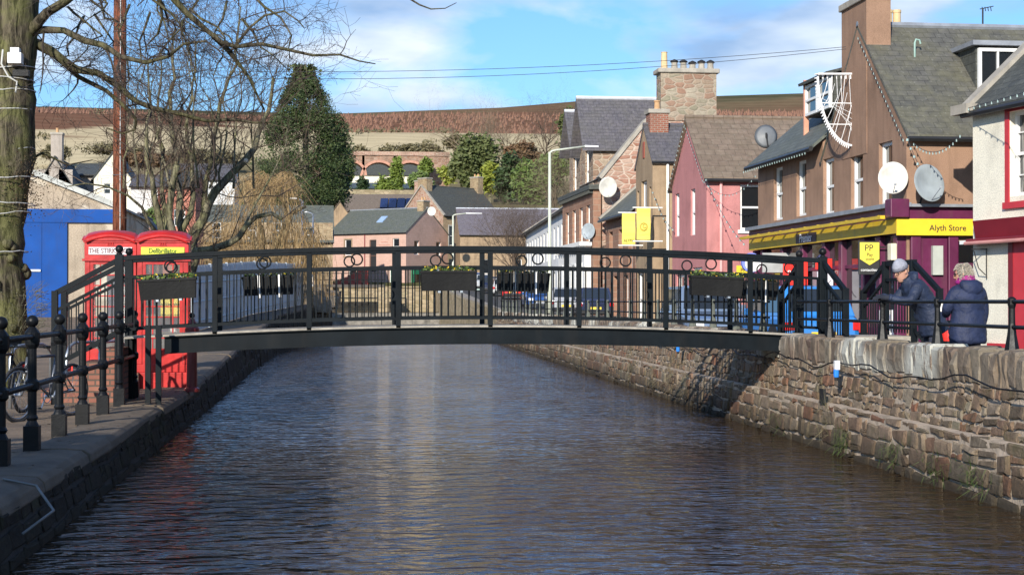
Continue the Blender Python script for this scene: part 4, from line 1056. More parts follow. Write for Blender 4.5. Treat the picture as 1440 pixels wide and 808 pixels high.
for i, h in enumerate((.75,.3,.3,.25,.3,.3)):
    x = 2.85+i*.4 + (.0 if i else -.05); pm = POTY if i == 0 else CONC
    B().lathe([(.16,10.94),(.15,11.0),(.13,10.95+h-.05),(.15,10.95+h)], (x,.4,0), 10).obj('chimney_pot', pm, co)
    if i: B().lathe([(.05,10.95+h),(.2,10.98+h),(.17,11.03+h),(.03,11.1+h)], (x,.4,0), 8).obj('cowl', DARK, co)
# ---- two steep gabled bays behind
wv = dict(style='sash', fm=WHITEP)
t1 = house('gabled_house', 'tall house with a great dark slate roof plane and white ridge, nearer the rubble gable', (11.95, 71.2), RIV, 3.2, 4.6, 1.2, 8.95, 11.1, 'y', GREYRUB, SLATEP,
    win=[('front', 1.6, 7.0, .9, 1.8, wv)], oh=.25, ov=.5, ridge_m=WHITERIDGE, gut=False)
t2 = house('gabled_house', 'tall house with narrow slate gable standing behind the great roof plane', (11.95, 74.6), RIV, 3.3, 4.6, 1.2, 8.95, 10.9, 'y', GREYRUB, SLATEP,
    win=[('front', 1.6, 7.0, .9, 1.8, wv)], oh=.05, ov=.5, ridge_m=WHITERIDGE, gut=False)
bk = thing('sandstone_front', 'red stone first floor front with tall blind windows under a dark bracketed cornice', 'building', (11.6, 74.5, 1.2), RIV)
b = B(); face(b, (0,0,0), (1,0,0), 8.5, 0, 5.6, [(1.0,1.9,3.1,5.0),(3.0,3.9,3.1,5.0),(4.9,5.8,3.1,5.0),(6.8,7.7,3.1,5.0)], .15, (0,-1,0)); b.box(8.5,0,0,8.52,.34,5.6); b.obj('wall', REDASH, bk)
for u in (1.0,3.0,4.9,6.8): window(bk, (0,0,0),(1,0,0),(0,-1,0), u, u+.9, 3.1, 5.0, .15, door=M('grey_blind', (.42,.38,.33), .8) if 'grey_blind' not in MATS else MATS['grey_blind'])
b = B().box(-.1,-.22,5.6,8.7,.34,5.8)
for k in range(26): b.box(.1+k*.33,-.2,5.45,.22+k*.33,-.0,5.6)
b.obj('cornice', SLATED, bk)
ws = thing('white_shopfront', 'white painted shop front with bracketed cornice below the red stone front', 'shop front', (11.3, 74.0, 1.2), RIV)
B().box(0,0,0,7.6,.28,3.2).obj('wall', WHITEP, ws); b = B().box(-.15,-.25,3.2,7.8,.28,3.38)
for k in range(12): b.box(.1+k*.65,-.2,3.02,.25+k*.65,-.002,3.2)
b.obj('cornice', WHITEP, ws)
for k in range(4): window(ws, (0,0,0),(1,0,0),(0,-1,0), .4+k*1.8, 1.6+k*1.8, .7 if k % 2 else .05, 2.5, .02, name='window' if k % 2 else 'door')
# ---- long white terrace running away
an = math.atan2(107-75.5, 14.1-12.1)
wt = house('white_terrace', 'long low white terrace with dark openings running upstream', (14.1, 107), an+math.pi, 31.5, 7, 1.3, 6.75, 9.0, 'x', WHITEH, SLATEG,
    win=[('front', 1.8+k*2.35, 4.3, .85, 1.7) for k in range(13)] + [('front', 1.8+k*2.35, 1.7 if k % 3 else 1.4, 1.0, 1.9 if k % 3 else 2.2) for k in range(13)], oh=.2, ov=.1, dep=.2, skew=['a','b'])
for x in (8.5, 19): chimney(wt, x, 3.5, 7.2, 8.6, .8, 1.2, TANH, 2, along='y')
lp = house('slate_roofed_house', 'low building with a pale lilac slate roof at the end of the street', (15, 168), 0, 16, 8, 4, 9.3, 12.2, 'x', TANH, SLATES if 'SLATES' in globals() else slates('lilac_slate', (.17,.15,.18), (.2,.18,.2), (.16,.14,.14), .2),
    win=[('front', 3+k*3.2, 5, 1, 1.6) for k in range(4)], ridge_m=WHITERIDGE)

for o_, l_ in ((low, (15.6,84.76,.83)), (tall, (15.6,85.8,.83)), (t1, (15.535,92.56,.96)), (t2, (15.535,96.98,.96)), (bk, (15.08,96.85,.96)), (ws, (14.69,96.2,.96)), (wt, (18.33,139.1,1.09))):  # far street group scaled up about the camera, results baked as literals
    o_.location = l_; o_.scale = (1.3, 1.3, 1.3)
# ---- pink cottage and stone house at the bend
a = R(-38)
c1 = Vector((9.0, 165, 0))
L1, D1 = 10.2, 8.0
# front faces camera-left, gable faces camera-right: corner c1 is the front right corner
o1 = c1 - Vector((math.cos(a), math.sin(a), 0))*L1
cot = house('pink_cottage', 'pink painted stone cottage with grey slate roof at the river bend', (o1.x, o1.y), a, L1, D1, 3.0, 9.35, 12.0, 'x', COTPINK, SLATEG,
    win=[('front', 2.6, 7.0, .9, 1.7, dict(surround=TANH)), ('front', 5.9, 5.2, .9, 3.4, dict(door=DARK, fm=M('brown_frame', (.12,.06,.04), .7))), ('front', 8.9, 7.0, .85, 1.7), ('right', 2.0, 7.0, .95, 1.5), ('right', 6.2, 7.0, .95, 1.5), ('front', 3.2, 3.8, 1.0, 1.6), ('front', 8.5, 3.6, .9, 2.2, dict(door=M('green_door', (.02,.25,.12), .5)))], oh=.15, ov=.08, dep=.18, ridge_m=SLATEGREY)
B().poly((3,4,9.0),(4.1,4,9.0),(4.1,4,8.9)).obj('flashing', SLATEGREY, cot)
B().bar((5.6,1.6,7.55),(5.6,2.6,8.22), .8, .1).obj('roof_light', M('roof_light_blue', (.3,.42,.6), .3), cot)
B().tube([(4.85,-.05,.3),(4.85,-.05,6.2)], .06, 6).obj('downpipe', SHOPRED, cot)
chimney(cot, L1-.5, D1/2, 8.0, 9.9, .8, 1.2, TANRUB, 2, along='y')
# painted name on the front, too worn to read: three short lines
for k, wd in enumerate((.9, 1.5, 1.1)): B().box(7.4-wd/2,-.006,5.3-k*.32,7.4+wd/2,-.002,5.38-k*.32).obj('faded_lettering', M('faded_brown', (.42,.2,.15), .8) if 'faded_brown' not in MATS else MATS['faded_brown'], cot)
GREENP = M('green_shop_paint', (.012,.20,.09), .5)
B().box(L1+.003,1.0,1.9,L1+.35,7.6,2.5).obj('shop_fascia', GREENP, cot)
for y in (1.0, 4.2, 7.3): B().box(L1+.003,y,0,L1+.25,y+.3,1.9).obj('shop_pilaster', GREENP, cot)
B().box(L1+.003,1.3,.3,L1+.06,7.3,1.9).obj('shop_window', GLASS, cot)
B().box(L1+.003,1.3,0,L1+.2,7.3,.3).obj('stall_riser', GREENP, cot)
a = R(38); c2 = Vector((14.5, 185, 0))
st = house('stone_house', 'tall sandstone house with dark slate roof and three sash windows behind the pink cottage', (c2.x, c2.y), a, 9.6, 7.6, 4.5, 12.4, 15.9, 'x', TANASH, SLATED,
    win=[('front', 1.5, 8.7, 1.15, 2.3, dict(surround=STEPST)), ('front', 4.8, 8.7, 1.15, 2.3, dict(surround=STEPST)), ('front', 8.1, 8.7, 1.15, 2.3, dict(surround=STEPST)), ('front', 1.5, 5, 1.15, 2.1), ('front', 4.8, 5, 1.15, 2.1), ('front', 8.1, 5, 1.15, 2.1)], oh=.3, ov=.05, dep=.2, skew=['a'])
B().poly((-.01,0,7.9),(-.01,3.8,11.4),(-.01,7.6,7.9),(-.01,7.6,0),(-.01,0,0)).obj('gable', PINKRUB, st)
chimney(st, .5, 3.8, 10.4, 12.4, .9, 1.6, TANRUB, 0, along='y'); chimney(st, 2.4, 6.2, 8, 12.3, 1.9, 1.2, PINKRUB, 0); chimney(st, 9.1, 3.8, 10.4, 13.0, .9, 1.4, TANRUB, 2, along='y')
sol = thing('solar_roofed_house', 'brown tiled roof with a row of blue solar panels below the garden wall', 'house', (0, 0, 0))
p0 = atY(472, 297, 204); p1 = atY(582, 297, 204); p2 = atY(590, 273, 210); p3 = atY(470, 273, 210)
b = B(); b.poly(p0, p1, p2, p3); b.poly(Vector(p3), Vector(p2), Vector(p2)+Vector((0,6,-3)), Vector(p3)+Vector((0,6,-3))); b.obj('roof', TILEFAR, sol)
b = B(); b.box(p0.x+.3, 204.3, 5, p1.x-.3, 215.5, p0.z-.05); b.obj('wall', PINKRUB, sol)
for k in range(4):
    q = [atY(534+k*12-(3 if 0 else 0), 293, 204.9), atY(544.5+k*12, 293, 204.9), atY(546+k*12, 280, 208.2), atY(535.5+k*12, 280, 208.2)]
    B().add([Vector(x)+Vector((0,-.12,.12)) for x in q]+[Vector(x)+Vector((0,0,.02)) for x in q], [(0,1,2,3),(0,4,5,1),(1,5,6,2),(2,6,7,3),(3,7,4,0)]).obj('solar_panel', M('solar_cell', (.01,.025,.10), .25, .2, .1, 1) if 'solar_cell' not in MATS else MATS['solar_cell'], sol)
def simple_house(label, px0, px1, pye, pyr, Y, D, wall, roof, ridge='x', yb=None, win=(), rz=0, name='house', **k):
    p0 = atY(px0, pye, Y); p1 = atY(px1, pye, Y); zr = atY(px0, pyr, Y + (D/2 if ridge == 'x' else 0)).z
    zb = yb if yb is not None else p0.z - 7
    return house(name, label, (p0.x, Y), rz, p1.x-p0.x, D, zb, p0.z, zr, ridge, wall, roof, win=win, **k)
h = simple_house('small pinkish gabled house with brown roof left of the pink cottage', 455, 500, 315, 284, 175, 9, TANH, TILEFAR, 'y', win=[])
chimney(h, (h.dimensions.x or 1.8), 4.5, 8, 11.3, .9, .9, PINKRUB, 1)
h = simple_house('long brown tiled house with brick chimney below the garden wall', 395, 462, 304, 280, 182, 9, TANH, TILEFAR, 'x')
chimney(h, 4.2, 4.5, 8, 11.2, 1.6, .9, BRICKR, 1)
# buildings seen through the willow
h = simple_house('tan stone terrace with small white windows behind the willow', 282, 468, 338, 290, 150, 9, TANRUB, SLATEG, 'x',
    win=[('front', 1.5, 8.0, .8, 1.5), ('front', 4.8, 8.0, .8, 1.5), ('front', 7.2, 8.0, .8, 1.5), ('front', 10.2, 7.6, .8, 1.5), ('front', 6.0, 4.5, 1.1, 2.2, dict(door=SHOPRED)), ('front', 2.6, 4.6, .9, 1.5)], yb=3)
# ---- left side: shed and the houses behind it
shx = -7.66
shed = house('blue_door_shed', 'beige roughcast shed with blue sliding doors and a shallow gable', (shx-7.4, 60), 0, 7.4, 12, 1.4, 5.6, 7.05, 'y', BEIGEH, M('asbestos_roof', (.36,.36,.33), .9, 0, .2, 2, .5, 10, dirt=.4), oh=.15, ov=.12, dep=.1, cat='shed', gut=False)
B().box(-.02,-.12,3.55,7.42,-.002,4.05).obj('lintel_band', BLUEDOOR, shed)
for x0, x1 in ((4.08, 4.78), (4.79, 5.7)): B().box(x0+.0,-.09,.02,x1,-.03,3.6).obj('sliding_door', BLUEDOOR, shed)
B().box(4.12,-.14,1.72,4.75,-.09,1.80).obj('door_handle', GALV, shed)
B().box(3.98,-.12,0,4.06,-.02,3.55).obj('door_post', WHITEP, shed)
B().tube([(7.47,-.07,0),(7.47,-.07,4.5)], .07, 8).obj('downpipe', WHITEP, shed)
b = B(); b.bar((3.7,-.14,5.72),(7.5,-.14,4.2), .06, .2); b.bar((3.7,-.14,5.72),(-.1,-.14,4.2), .06, .2); b.obj('bargeboard', M('grey_barge', (.42,.43,.40), .7), shed)
h = simple_house('grey harled gabled house with a tall chimney above the shed roof', 52, 102, 262, 222, 118, 9, GREYH, SLATED, 'y', win=[('front', 1.2, 10.5, .7, 1.2)])
chimney(h, 1.35, .6, 6, 11.6-.6, .8, .8, GREYH, 1)
h = simple_house('grey terrace with tall windows behind the shed', 101, 133, 246, 232, 128, 9, GREYH, SLATED, 'x', win=[('front', .6, 8.3, .45, 1.8), ('front', 1.25, 8.3, .35, 1.8)])
h = simple_house('cream gabled house with round window beside the utility pole', 132, 184, 250, 216, 122, 9, CREAMH, SLATED, 'y', win=[('front', 1.0, 10.2, .5, .8)])
h = simple_house('white low cottage behind the utility pole', 184, 222, 262, 248, 116, 7, WHITEH, SLATEP, 'x', win=[('front', .8, 7.4, .8, .9)])
h = simple_house('terracotta pink house behind the multi stemmed tree', 226, 275, 262, 242, 112, 8, harl('terracotta_harl', (.58,.24,.17), 40), SLATED, 'x', win=[('front', 1.3, 7.3, .8, 1.2)])
h = simple_house('small red roofed gable behind the phone boxes', 178, 212, 322, 303, 80, 6, BRICKR, SLATEP, 'y')
h = simple_house('dark roofed house with skylights behind the tree', 245, 330, 252, 232, 160, 8, WHITEH, SLATEP, 'x')
# corrugated hoarding
hb = thing('hoarding', 'grey corrugated steel hoarding panels on the left bank', 'hoarding', (0, 0, 0))
HM2 = M('corrugated_steel', (.50,.56,.60), .5, .3, .12, 1.5, dirt=.2, dirtcol=(.25,.28,.3))
A, Bq = Vector((-3.95, 49, 0)), Vector((-.88, 80, 0)); nseg = 9
for s in range(nseg):
    b = B(); k = 0; P0 = A.lerp(Bq, s/nseg); P1 = A.lerp(Bq, (s+.985)/nseg); nrm = Vector(((P1-P0).y, -(P1-P0).x, 0)).normalized()
    nn_ = 26; vs = []
    for i in range(nn_+1):
        q = P0.lerp(P1, i/nn_) + nrm*(.03 if (i//2) % 2 else -.03); z = zL(q.y)+.02; vs += [(q.x,q.y,z), (q.x,q.y,z+2.05+.25*i/nn_*0)]
    b.add(vs, [(2*i,2*i+2,2*i+3,2*i+1) for i in range(nn_)]); b.obj('panel', HM2, hb)
    B().box(P0.x-.04,P0.y-.04,zL(P0.y),P0.x+.04,P0.y+.04,zL(P0.y)+2.1).obj('post', GALV, hb)
for zz in (.35, .95, 1.55): B().tube([A+nrm*.07+Vector((0,0,zL(49)+zz)), Bq+nrm*.07+Vector((0,0,zL(80)+zz))], .018, 5).obj('rail', GALV, hb)
# garden wall and viaduct
b = B(); p0 = atY(360, 268, 240); p1 = atY(584, 270, 240); b.box(p0.x, 240, 6, p1.x, 240.6, p1.z+.3); tag(b.obj('garden_wall', FARWALL), 'long pale stone garden wall across the slope below the viaduct', 'wall')
via = thing('viaduct', 'red stone railway viaduct with ivy covered piers on the hillside', 'viaduct', (0, 345, 20))
zt = atY(560, 219, 345).z - 20
xa = atY(440, 220, 345).x; xb = atY(632, 220, 345).x
cs = [atY(p, 220, 345).x for p in (494, 533, 577)]; rad = [2.9, 3.7, 3.7]
b = B(); N_ = 14
def arch_wall(y, flip):
    X = xa
    segs = []
    for c_, r_ in zip(cs, rad):
        zs_ = zt - 1.5 - r_
        b.poly((X,y,0),(c_-r_,y,0),(c_-r_,y,zt),(X,y,zt))
        for i in range(N_):
            a0 = math.pi*(1-i/N_); a1 = math.pi*(1-(i+1)/N_)
            q0 = (c_+r_*math.cos(a0), zs_+r_*math.sin(a0)); q1 = (c_+r_*math.cos(a1), zs_+r_*math.sin(a1))
            b.poly((q0[0],y,q0[1]),(q1[0],y,q1[1]),(q1[0],y,zt),(q0[0],y,zt))
        X = c_+r_
    b.poly((X,y,0),(xb,y,0),(xb,y,zt),(X,y,zt))
arch_wall(0, 0); arch_wall(4, 1)
for c_, r_ in zip(cs, rad):
    zs_ = zt-1.5-r_; pts = [(c_-r_,0)]+[(c_+r_*math.cos(math.pi*(1-i/N_)), zs_+r_*math.sin(math.pi*(1-i/N_))) for i in range(N_+1)]+[(c_+r_,0)]
    for q0, q1 in zip(pts, pts[1:]): b.poly((q0[0],0,q0[1]),(q1[0],0,q1[1]),(q1[0],4,q1[1]),(q0[0],4,q0[1]))
b.obj('arches', rubble('viaduct_stone', [(.36,.19,.13),(.44,.27,.19),(.30,.17,.12),(.46,.32,.24)], (.34,.26,.2), 1.2, 2.4), via)
B().box(xa,-.3,zt,xb,4.3,zt+.9).obj('parapet', PINKRUB, via)
for c_, r_ in zip(cs, rad):
    b = B(); zs_ = zt-1.5-r_
    for i in range(N_):
        a0, a1 = math.pi*i/N_, math.pi*(i+1)/N_
        vs = [(c_+rr_2*math.cos(a_), y_, zs_+rr_2*math.sin(a_)) for a_ in (a0,a1) for rr_2 in (r_, r_+.55) for y_ in (-.12,)]
        b.add(vs, [(0,1,3,2)])
    b.obj('arch_ring', M('arch_brick', (.46,.24,.17), .9) if 'arch_brick' not in MATS else MATS['arch_brick'], via)
p0 = atY(486, 245, 362); p1 = atY(600, 245, 362)
house('white_bungalow', 'cream bungalow with dark slate roof seen through the viaduct arches', (p0.x, 362), 0, p1.x-p0.x, 9, 20, p0.z, p0.z+4.2, 'x', CREAMH, SLATED, win=[('front', 4.2, p0.z-3, 2.6, 1.9), ('front', 11.6, p0.z-3, 1.6, 1.9)])
# small far footbridge
fb = thing('footbridge', 'small distant flat footbridge with dark rails in front of the stone wall', 'footbridge', (0, 147, 0))
B().box(-14,-.8,3.35,6,.8,3.6).obj('deck', M('dark_timber', (.08,.07,.06), .8), fb)
for z in (4.0, 4.6): B().box(-14,-.8,z,6,-.72,z+.08).obj('rail', BLACKM, fb)
for k in range(11): B().box(-14+k*2-.04,-.8,3.6,-14+k*2+.04,-.72,4.6).obj('post', BLACKM, fb, uv=False)
B().box(5.4,-.8,.9,6.4,.8,3.34).obj('pier', FARWALL, fb)
# red outside steps beside the cottage
b = B()
p = atY(497, 403, 160)
for k in range(8): b.box(p.x-2.6+k*.5, 158, 3, p.x-2.6+(k+1)*.5+.02, 160, 3.3+.28*(k+1))
tag(b.obj('outside_steps', M('red_painted_steps', (.5,.10,.07), .7)), 'red painted outside steps beside the pink cottage', 'steps')
# ---------------------------------------------------------------- trees
BARKM = bark('mossy_bark', (.035,.03,.022), (.16,.135,.09), (.155,.16,.055), .7)
BARKG = bark('grey_green_bark', (.07,.06,.045), (.26,.235,.16), (.22,.22,.10), .6)
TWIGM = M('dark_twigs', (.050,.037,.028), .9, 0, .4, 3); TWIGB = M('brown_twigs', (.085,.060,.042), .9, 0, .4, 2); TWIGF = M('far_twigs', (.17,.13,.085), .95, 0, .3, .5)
LICHT = M('lichen_twigs', (.19,.175,.115), .9, 0, .5, 5, col2=(.28,.27,.18))
RV = lambda: Vector((random.gauss(0,1), random.gauss(0,1), random.gauss(0,1)))
def resample(pts, step, wob):
    out = [pts[0]]
    for a, c in zip(pts, pts[1:]):
        n = max(1, int((c-a).length/step))
        for i in range(1, n+1):
            p = a.lerp(c, i/n)
            if i < n: p = p + RV()*wob
            out.append(p)
    return out
def twig(b, p, d, length, r, depth, bend=.35, up=0., split=3, seg=4, cull=1.0):
    """recursive bare branch"""
    n = max(2, seg); pts = [p]; rad = [r]; q = p.copy(); dd = d.normalized()
    for i in range(n):
        dd = (dd + RV()*bend*.5 + Vector((0,0,up))).normalized()
        q = q + dd*(length/n); pts.append(q.copy()); rad.append(max(r*(1-.65*(i+1)/n), .0028))
    b.tube(pts, rad, 5 if r > .03 else (4 if r > .012 else 3), cap=False)
    if depth <= 0: return
    for k in range(split):
        i = random.randint(1, n)
        ax = RV(); nd = (pts[i]-pts[i-1]).normalized()
        side = ax - nd*ax.dot(nd); side.normalize()
        twig(b, pts[i], nd*random.uniform(.5,1) + side*random.uniform(.5,1.1), length*random.uniform(.45,.8), rad[i]*.7, depth-1, bend, up, split, max(2, seg-1))
BARKD = bark('dark_limb_bark', (.03,.025,.018), (.13,.11,.075), (.14,.14,.055), .5)
def limb(b, tb, pts, r0, r1, step=.30, wob=.045, tw=.5, tl=1.0, depth=3, up=0, tr=.02, n=8, bend=.45, spread=1.0):
    P = resample([Vector(p) for p in pts], step, wob); m = len(P)
    rad = [r0 + (r1-r0)*(i/(m-1))**.8 for i in range(m)]
    rad = [x*random.uniform(.92,1.1) for x in rad]
    b.tube(P, rad, n, cap=True)
    for i in range(1, m):
        k = tw*(step*1.0)/.35
        cnt = int(k) + (random.random() < k-int(k))
        for _ in range(cnt):
            nd = (P[i]-P[i-1]).normalized(); s = RV(); s = (s - nd*s.dot(nd)).normalized()
            twig(tb, P[i], nd*random.uniform(.2,.8)+s*spread, tl*random.uniform(.5,1.2), min(tr, rad[i]*.7), depth, bend, up)
    return P
# big mossy tree at the left edge --------------------------------------------------
TY = 27.0
bt = thing('bare_tree', 'large mossy bare tree at the left edge wrapped in light cables', 'tree', (0, 0, 0))
tp = [atY(12, 570, TY), atY(10, 540, TY), atY(6, 480, TY), atY(3, 400, TY), atY(2, 320, TY), atY(6, 270, TY), atY(8, 200, TY), atY(10, 120, TY), atY(16, 50, TY), atY(18, -30, TY), atY(20, -130, TY)]
b = B(); P = resample(tp, .22, .02); n = len(P)
rad = [lerp([(0,.48),(.08,.41),(.2,.36),(.42,.37),(.5,.48),(.56,.48),(.64,.41),(1,.46)], i/(n-1))*random.uniform(.95,1.06) for i in range(n)]
b.tube(P, rad, 18); 
for i in range(26):   # burrs
    q = random.choice(P[4:]); a = random.uniform(0, 6.28); b.ball((q.x+.38*math.cos(a), q.y+.38*math.sin(a), q.z+random.uniform(-.1,.1)), random.uniform(.05,.13), 7, 5)
b.obj('trunk', BARKM, bt, smooth=True, uv=False)
lb, tb = B(), B()
DY = 2.0
A_ = lambda pts, Y0, Y1: [atY(x, y, DY+Y0+(Y1-Y0)*i/(len(pts)-1)) for i, (x, y) in enumerate(pts)]
limb(lb, tb, A_([(30,60),(48,38),(66,18),(92,2),(120,-20),(150,-60)], 25, 24), .11, .035, tw=.6, tl=.9)
limb(lb, tb, A_([(35,46),(62,42),(90,43),(118,57),(146,64),(170,80),(205,88),(236,80),(258,62),(290,58)], 25, 23.5), .075, .018, tw=.9, tl=1.0)
limb(lb, tb, A_([(30,50),(52,62),(72,72),(92,88),(108,98),(138,103),(165,120),(190,142),(215,152),(252,160),(290,170),(330,168),(380,172)], 25, 25.5), .095, .015, tw=.95, tl=1.0)
limb(lb, tb, A_([(50,64),(80,80),(110,108),(150,128),(175,150),(192,168),(190,182),(172,188),(150,180)], 25.3, 26), .06, .012, tw=.7, tl=.8)
limb(lb, tb, A_([(195,-70),(238,-8),(262,18),(292,44),(312,60),(332,66),(368,62),(404,70),(440,78),(478,77),(505,86),(528,90)], 23.6, 24.4), .066, .009, tw=.6, tl=.55, depth=2)
limb(lb, tb, A_([(300,50),(322,72),(336,90),(352,112),(362,135),(372,155)], 24, 24.6), .055, .012, tw=.8, tl=.9)
limb(lb, tb, A_([(330,66),(350,40),(372,22),(400,16),(420,30),(428,40)], 24, 23.8), .03, .008, tw=1.0, tl=.7)
limb(lb, tb, A_([(215,-60),(225,-5),(228,25),(222,48),(210,60)], 24, 24.8), .045, .012, tw=.8, tl=.7)
limb(lb, tb, A_([(340,-60),(352,-10),(372,10),(395,25),(410,50),(405,72)], 25, 24.4), .04, .01, tw=.9, tl=.7)
limb(lb, tb, A_([(540,-40),(572,-4),(590,7),(606,13),(626,12),(642,4)], 24, 24), .022, .006, tw=.4, tl=.25, depth=1, tr=.008)
limb(lb, tb, A_([(20,235),(60,215),(95,232),(130,225)], 25, 25.6), .03, .008, tw=.8, tl=.7)
for k in range(16):
    x0 = random.uniform(60, 360); y0 = random.uniform(-40, 30)
    limb(lb, tb, A_([(x0,y0),(x0+random.uniform(-30,60),y0+40),(x0+random.uniform(-30,80),y0+random.uniform(60,100))], random.uniform(24,27), random.uniform(24,27)), .025, .008, tw=.8, tl=.8, depth=3, tr=.014)
lb.obj('limbs', BARKD, bt, smooth=True, uv=False, fix=False); tb.obj('crown', TWIGM, bt, uv=False, fix=False)
b = B()
q = P[12]
def around(z, r=.46, tiltx=0):
    c_ = min(P, key=lambda p_: abs(p_.z-z)); return [Vector((c_.x+r*math.cos(a), c_.y+r*math.sin(a), z+tiltx*math.cos(a)+random.uniform(-.01,.01))) for a in [math.pi*2*i/20 for i in range(21)]]
for px_y, tl in ((100,.05),(113,-.02),(130,.03),(158,.04),(190,-.05),(215,.08),(253,.04),(286,-.03),(302,.05),(355,.02)):
    b.tube(around(atY(10, px_y, TY).z, .52 if px_y in (253,286) else .45, tl), .008, 5, cap=False)
b.tube([atY(4,70,26.45),atY(2,90,26.4),atY(12,108,26.4),atY(24,115,26.4),atY(22,130,26.4)], .014, 5)
tag(b.obj('light_cable', M('pale_cable', (.5,.5,.47), .6), uv=False), 'pale light cables wound round the mossy trunk', 'cable')
q = atY(22, 82, 26.4); t = thing('junction_box', 'small cream junction box fixed high on the mossy trunk', 'junction box', q)
B().box(-.11,-.12,-.1,.11,.1,.08).obj('case', WHITEPL, t, bevel=.01); B().box(-.07,-.10,.081,.07,.08,.16).obj('lid', WHITEPL, t); B().box(-.03,-.1,-.3,.22,.05,-.2).obj('connector', BLACKM, t)
# moss and ivy shoots on the trunk
def leafcloud(name, mat, parent, cnt, fn, size, flat=.5):
    b = B()
    for i in range(cnt):
        p = fn(); u = RV().normalized(); v = u.orthogonal().normalized(); v = (v + u.cross(v)*random.uniform(-1,1)).normalized(); s_ = size*random.uniform(.55,1.4)
        b.poly(p-u*s_-v*s_*.25, p-v*s_*flat, p+u*s_, p+v*s_*flat)
    return b.obj(name, mat, parent, uv=False, fix=False)
cc = atY(20, 262, TY)
leafcloud('ivy_shoots', leaf('dead_ivy', (.05,.03,.015), (.09,.055,.03), (.06,.07,.02)), bt, 2600, lambda: Vector((cc.x+random.gauss(.05,.22), cc.y-.1+random.gauss(0,.22), cc.z+random.gauss(0,.28))), .018)
b = B()
for i in range(260):
    c_ = atY(22, random.uniform(405,475), TY); a = random.uniform(-2.2,.6); s_ = Vector((c_.x+.33*math.cos(a), c_.y+.33*math.sin(a), c_.z)); d_ = Vector((math.cos(a), math.sin(a), random.uniform(-.2,.9)))
    b.tube([s_, s_+d_*.08+RV()*.01, s_+d_*random.uniform(.1,.26)+RV()*.02], .003, 3, cap=False)
b.obj('shoots', LICHT, bt, uv=False, fix=False)
# multi stemmed tree behind the phone boxes --------------------------------------------------
MY = 34
DY = 0
mt_ = mt = thing('bare_tree', 'multi stemmed bare tree with lichened stems leaning over the phone boxes', 'tree', (0,0,0))
lb, tb = B(), B()
up = .12
kw = dict(depth=3, up=.10, tr=.014, tl=1.35, bend=.34, spread=.65)
_l = limb
BARKD = bark('dark_limb_bark', (.03,.025,.018), (.13,.11,.075), (.14,.14,.055), .5)
def limb(b, tb, pts, r0, r1, step=.30, wob=.045, tw=.5, **k): return _l(b, tb, pts, r0*.78, r1*.8, step, wob, tw*1.6 if tw > .2 else tw, **k)
limb(lb, tb, A_([(262,390),(266,345),(285,310),(302,270),(325,245),(345,225),(362,190),(378,155),(384,110)], MY, MY+1), .20, .04, tw=.9, **kw)
limb(lb, tb, A_([(258,390),(262,340),(252,290),(246,250),(244,200),(240,150),(243,90),(246,40)], MY, MY+.5), .13, .02, tw=.9, **kw)
limb(lb, tb, A_([(246,390),(236,345),(222,300),(214,250),(206,200),(212,150),(208,90)], MY, MY-1), .13, .02, tw=.9, **kw)
limb(lb, tb, A_([(250,380),(244,330),(240,280),(243,255),(249,232)], MY-.3, MY-.6), .12, .085, tw=.1, **kw)
limb(lb, tb, A_([(268,390),(276,330),(287,280),(296,230),(306,170),(322,110),(334,50),(338,10)], MY, MY+1.4), .11, .02, tw=.9, **kw)
limb(lb, tb, A_([(262,372),(275,352),(300,350),(322,342),(336,333),(346,318),(360,305),(382,300),(396,308)], MY-.4, MY-.8), .12, .05, tw=.3, **kw)
limb(lb, tb, A_([(342,322),(352,300),(366,275),(380,250),(402,205),(404,180)], MY-.6, MY), .035, .012, tw=.6, **kw)
limb(lb, tb, A_([(222,330),(200,292),(180,275),(150,262),(120,258),(95,262)], MY, MY-1.5), .06, .012, tw=.6, **kw)
limb(lb, tb, A_([(252,330),(268,300),(270,240),(262,180),(270,120),(276,60)], MY, MY+.5), .09, .02, tw=.6, **kw)
limb(lb, tb, A_([(235,340),(228,270),(230,210),(222,140),(226,70)], MY, MY+1.5), .08, .018, tw=.6, **kw)
for k in range(11):
    x0 = 180+k*17; limb(lb, tb, A_([(x0+random.uniform(-10,10),265),(x0+random.uniform(-12,12),190),(x0+random.uniform(-20,20),120),(x0+random.uniform(-25,25),50)], MY+random.uniform(-1,2), MY+random.uniform(-1,2)), .035, .007, tw=.5, **kw)
lb.obj('trunk', BARKG, mt, smooth=True, uv=False, fix=False); tb.obj('crown', TWIGB, mt, uv=False, fix=False)
B().ball(atY(346,226,MY+.2), .05).obj('sawn_end', M('sawn_wood', (.6,.5,.36), .9), mt)
limb = _l
